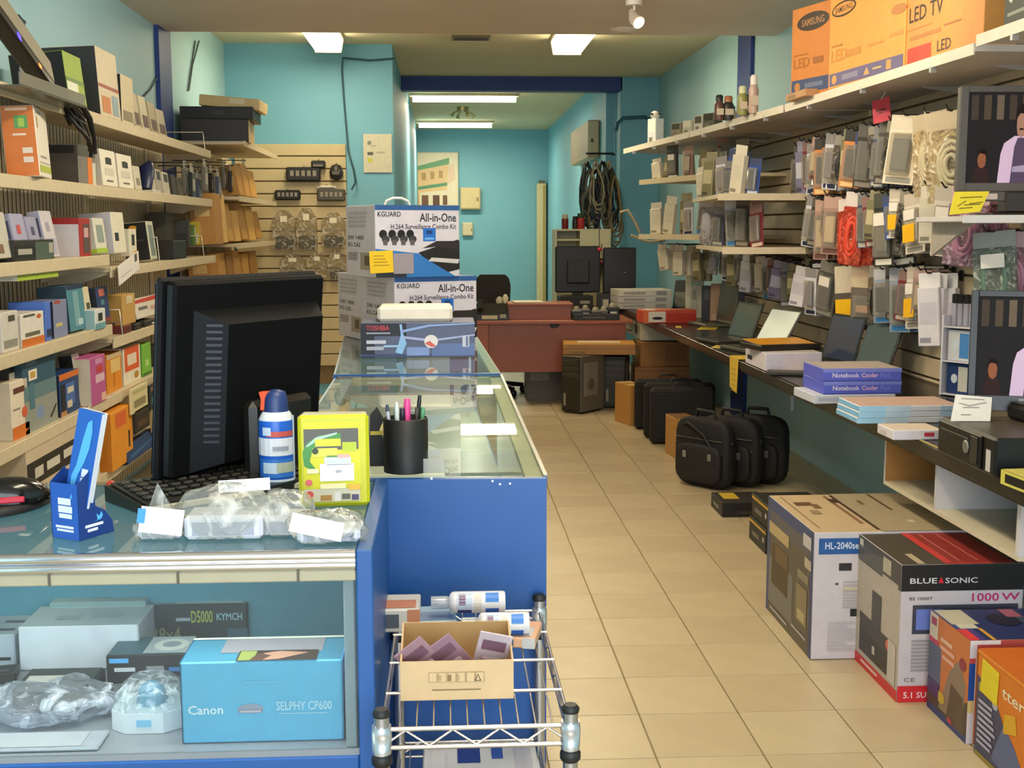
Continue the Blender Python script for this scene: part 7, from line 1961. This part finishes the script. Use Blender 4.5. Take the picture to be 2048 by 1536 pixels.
bc = [('L', 0, 0, 1, 1, '#c8743a'), ('L', 0, 0, .32, .7, '#5a6078'), ('L', [(0, 0), (1, 0), (1, .4), (.5, .2), (0, .34)], '#4a4238'), ('L', 0, 0, 1, .07, '#2c3c74'), ('L', [(.3, .1), (.9, .1), (.95, .55), (.75, .72), (.55, .55)], '#8a7660'), ('L', [(.5, .05), (.95, .05), (.9, .4), (.6, .45)], '#5a4a3a'), ('L', 0, .72, .22, 1, '#cfc4ae'), ('L', .04, .88, .18, .96, '#a84a5c'), ('L', 0, .7, .24, .75, '#c03a5c'), ('L', .3, .78, .6, .82, '#e0b49c'), ('L', .3, .7, .66, .74, '#e0a890'), ('L', .36, .62, .66, .66, '#e0a890'), ('L', 'o', .86, .72, .08, .06, '#8c3040'), ('L', 'o', .36, .22, .1, .06, '#c8a83a'), ('L', 0, .18, .3, .32, '#4c3c68'), ('L', .56, .05, .66, .1, '#b83a44'),
      ('F', 0, 0, .07, 1, '#d8d4dc'), ('F', 0, .42, .06, .78, '#1e4fa4'), ('F', 0, .3, .06, .42, '#d8c484'), ('F', 0, .78, .06, .83, '#c04a48'), ('F', .07, .9, 1, 1, '#b84c44'), ('F', .0, .96, .3, 1, '#e4d8d4'), ('F', .07, 0, 1, .9, '#cc6a24'),
      ('T', .0, .0, .14, 1, '#3c4a86'), ('T', .02, .5, .3, .98, '#c8c0a4'), ('T', .05, .36, .24, .5, '#d0c8b4'), ('T', .0, .0, .1, .34, '#d83c3c'), ('T', .1, .0, .16, .36, '#4a3c84'), ('T', .22, .0, .26, .36, '#d8a03a'), ('T', 'o', .6, .62, .16, .2, '#14182c'), ('T', .68, .7, .84, .96, '#a85a6c'), ('T', .75, .2, .95, .7, '#3c4a60')]
fbox('charger_carton', 'orange and blue carton with a pale corner stripe, second from the front', (1931, 1488), (1851, 1412), 1282, 2130, '#c87a3a', bc, {'T': '#232f60', 'L': '#c8743a'}, None)
a = P(1937, 1508, Z=0)
h = P(1948, 1300, Y=a.y).z
t = carton('battery_charger_carton', 'orange battery charger carton with a yellow price card, nearest the camera', 'box', (a.x+.22, a.y-.20, .0005), -90, (.42, .40, h), '#d8781c',
           [('F', [(0, 0), (.85, 0), (.62, .25), (.42, .46), (.25, .68), (.0, .76)], '#3c3f5c'), ('F', [(.25, .1), (.85, 0), (.55, .38), (.4, .5)], '#56628a'), ('F', .03, .62, .2, .7, '#a89a3c'), ('F', 'o', .27, .6, .04, .04, '#a8a8b4'), ('F', .36, .7, .9, .84, '#ecdcb8', 'ttery B'), ('F', [(.4, .42), (.58, .5), (.55, .66), (.4, .6)], '#d8a41c'), ('F', .7, .0, 1, .5, '#7a7264'), ('F', .78, .18, .95, .42, '#8a3428'), ('F', .82, .2, .92, .34, '#5a5a50'), ('F', .02, .0, .4, .05, '#8a7a30'), ('F', 0, .97, 1, 1, '#e88a1c'),
            ('L', .0, .0, 1, 1, '#d07c34'), ('T', .0, .0, 1, 1, '#d06a1c'), ('T', .3, .35, .8, .42, '#3a2c20'), ('T', .0, .4, .4, 1, '#b8642c')] +
           lines('F', .04, .12, .3, .56, 8, '#a8a4b8', 6), {'T': '#d4701c'})
MB().box(-.05, .05, -.0030, -.0014, 0, .095, K('#e2cc22', .5), .0005).out('price_card', t, (-.135, -.20, h-.115), (0, R(4), 0))
# black boxes and bags
a = P(1450, 1035, Z=0)
t = carton('black_carton', 'flat black box with a yellow sticker on the tiles before the bags', 'box', (a.x+.11, a.y+.13, .0005), 0, (.25, .26, .075), '#1b1815', [('T', .12, .35, .45, .9, '#c9a82c'), ('L', .2, .3, .7, .6, '#6a6660'), ('F', .3, .2, .8, .4, '#3a342c')], {'T': '#24201b'})
for k in range(2):
    a = P(1532, 1108, Z=0)
    carton('black_carton', ('lower', 'upper')[k]+' black box with a gold line, tucked behind the printer carton', 'box', (a.x+.13+.01*k, a.y+.14-.0*k, .0005+.1105*k), 0, (.27, .3, .11), '#191713', [('L', .0, .8, 1, .92, '#c8a02c'), ('L', .2, .3, .6, .5, '#6a675c'), ('L', 'o', .85, .5, .05, .12, '#b8b4a8')], {'T': '#211e18'})
BAGB = K('#14120f', .75, bump=.25, scale=70, noise=.15)
STRAP = K('#0c0b0a', .6)


def soft_box(mb, w, d, h, mat, z0=0.0, y0=0.0, e=.45):
    """superellipsoid pillow: the soft body of a bag"""
    n, m = 24, 12
    sg = lambda v, p: math.copysign(abs(v)**p, v)
    vs, fs = [], []
    for j in range(m+1):
        v = -pi/2+pi*j/m
        for i in range(n):
            u = 2*pi*i/n
            vs.append((w/2*sg(cos(u), e)*abs(cos(v))**e, y0+d/2*sg(sin(u), e)*abs(cos(v))**e, z0+h/2+h/2*sg(sin(v), e)))
    for j in range(m):
        for i in range(n):
            fs.append((j*n+i, j*n+(i+1) % n, (j+1)*n+(i+1) % n, (j+1)*n+i))
    mb.add(vs, fs, mat, True)


def laptop_bag(label, x, y, rz, w=.40, d=.105, h=.40):
    t = thing('laptop_bag', label, 'bag', (x, y, .0005), rz)
    mb = MB()
    soft_box(mb, w, d, h, BAGB)
    mb.out('bag_body', t)
    mb = MB()
    soft_box(mb, w*.82, .05, h*.55, K('#191613', .7, bump=.25, scale=60), h*.08, -d/2-.005)
    mb.out('front_pocket', t)
    MB().tube([(-.07, 0, h-.01), (-.06, 0, h+.035), (.06, 0, h+.035), (.07, 0, h-.01)], .011, STRAP, 8).out('handle', t)
    MB().tube([(-w*.46, -.01, h*.8), (-w*.2, -d*.6, h*.92), (w*.1, -d*.66, h*.78), (w*.35, -d*.6, h*.45), (w*.5, 0, h*.7)], .010, STRAP, 6).out('shoulder_strap', t)
    MB().tube([(-w*.42, -d*.52, h*.7), (w*.42, -d*.52, h*.7)], .004, K('#4a463e', .4), 5).out('zip', t)
    for s in (-.18, .2):
        MB().box(s*w*1.2-.012, s*w*1.2+.012, -d*.5-.034, -d*.5-.024, h*.42, h*.52, K('#8d8a84', .3, .5), .003).out('buckle', t)
    return t


p = P(1400, 985, Z=0)
laptop_bag('black laptop bag nearest the aisle, with a silver buckle', p.x+.06, p.y+.16, -52)
laptop_bag('second black laptop bag from the aisle, in the middle of the three', p.x+.22, p.y+.20, -46)
laptop_bag('third black laptop bag, against the teal wall', p.x+.385, p.y+.25, -40, w=.38)
for i, (x, y, x1, yt) in enumerate(((1302, 890, 1432, 778), (1290, 878, 1432, 768), (1271, 860, 1405, 760))):
    a = P(x, y, Z=0)
    b = P(x1, y, Z=0)
    h = P(x, yt, Y=a.y).z
    W = b.x-a.x
    t = thing('carry_case', ('front', 'middle', 'back')[i]+' upright black carry case of the row beside the brown cartons', 'case', (a.x+W/2, a.y+.05, .0005), -2, 'upright black carry cases')
    MB().box(-W/2, W/2, -.045, .045, 0, h, BAGB, .022).out('case_body', t)
    MB().tube([(-W*.45, -.047, h*.9), (W*.45, -.047, h*.9)], .004, K('#2c2a26', .4), 5).out('zip', t)
    MB().box(-W*.38, W*.3, -.052, -.045, h*.1, h*.7, K('#100f0d', .7), .006).out('front_pocket', t)
    MB().tube([(-.06, 0, h-.005), (-.05, 0, h+.03), (.05, 0, h+.03), (.06, 0, h-.005)], .008, STRAP, 6).out('handle', t)
# cardboard and towers
CBX = '#b8843e'
a = P(1350, 918, Z=0)
carton('cardboard_box', 'narrow cardboard box standing just behind the laptop bags', 'box', (a.x+.06, a.y+.12, .0005), 6, (.14, .24, P(1350, 838, Y=a.y).z), CBX, [('F', .1, .5, .5, .52, '#8a6230')], {'T': '#7a5228'}, flap='#a07a40')
a = P(1258, 852, Z=0)
carton('cardboard_box', 'narrow cardboard box at the end of the row of black cases', 'box', (a.x+.03, a.y+.15, .0005), 18, (.13, .26, P(1250, 772, Y=a.y).z), CBX, [('F', .05, .73, .95, .74, '#8a6230')], {'T': '#c89a56'}, flap='#a07a40')
zlo = P(1300, 735, Y=9.75).z
carton('cardboard_box', 'lower brown carton under the cream cubby', 'box', (P(1324, 740, Y=9.85).x, 9.95, .0005), -4, (.45, .36, zlo), '#8a5f2c', [('F', .4, .1, .9, .8, '#7a5226'), ('F', .0, .9, 1, .92, '#6a461e')], flap='#6a4820')
zhi = P(1300, 686, Y=9.75).z
carton('cardboard_box', 'upper brown carton directly beneath the cream cubby', 'box', (P(1326, 700, Y=9.85).x, 9.95, zlo+.002), 2, (.41, .34, zhi-zlo), '#94662e', [('F', .5, .2, .95, .9, '#805624'), ('L', .2, .3, .7, .6, '#a87c40')], flap='#6a4820')
a = P(1161, 829, Z=0)
th = P(1161, 714, Y=a.y).z


def tower(label, x, y, rz, w, d, h, col, col2):
    t = thing('computer_tower', label, 'computer', (x, y, .0005), rz)
    MB().box(-w/2, w/2, -d/2, d/2, .012, h, K(col, .45), .006, R=K(col2, .4), F=K('#221f1a', .4)).out('case', t)
    MB().box(-w/2+.008, w/2-.008, -d/2-.008, -d/2, .03, h-.02, K('#2a2620', .4), .003).out('front_panel', t)
    for k in range(3):
        MB().box(-w/2+.02, w/2-.02, -d/2-.011, -d/2-.008, h-.07-k*.05, h-.035-k*.05, K('#3a362e', .35), .002).out('drive_bay', t)
    MB().box(-w/2+.03, -w/2+.05, -d/2-.011, -d/2-.008, .06, .16, K('#8d8678', .4)).out('port_strip', t)
    MB().box(w/2, w/2+.004, -d*.36, d*.2, h*.3, h*.88, K('#8f8678', .35), .001).out('side_window', t)
    MB().lathe([(.05, 0), (.045, .004)], (0, 0, 0), K('#6a6256', .4), 14).out('fan_grille', t, (w/2+.004, -d*.08, h*.5), (0, R(90), 0))
    for sx in (-1, 1):
        MB().box(sx*w*.4-.012, sx*w*.4+.012, -d*.4, d*.4, 0, .012, BLK).out('foot', t)
    return t


rz = -42
w, d = .19, .33
c_, s_ = cos(R(rz)), sin(R(rz))
# near corner of the case is its front-right corner (w/2, -d/2)
tx, ty = a.x-(c_*w/2+s_*d/2), a.y-(s_*w/2-c_*d/2)
tower('brown grey computer tower with a light side window near the desk', tx, ty, rz, w, d, th, '#5a4f40', '#6f665a')
tower('black computer tower behind the one with the light side window', P(1240, 825, Z=0).x+.02, 9.93, -14, .19, .32, .43, '#1c1a16', '#2a2722')
b_ = P(1203, 712, Y=9.6)
carton('cardboard_box', 'flat tan carton with a paper on top, lying over the computer towers', 'box', (b_.x, 9.78, max(th, .43)+.003), -6, (.58, .36, .085), '#a8742e', [('T', .2, .3, .8, .8, '#d8c8a4'), ('F', .0, .55, 1, .6, '#7a5220'), ('F', .1, .1, .3, .3, '#8a5e28')], {'T': '#c08a3e'})
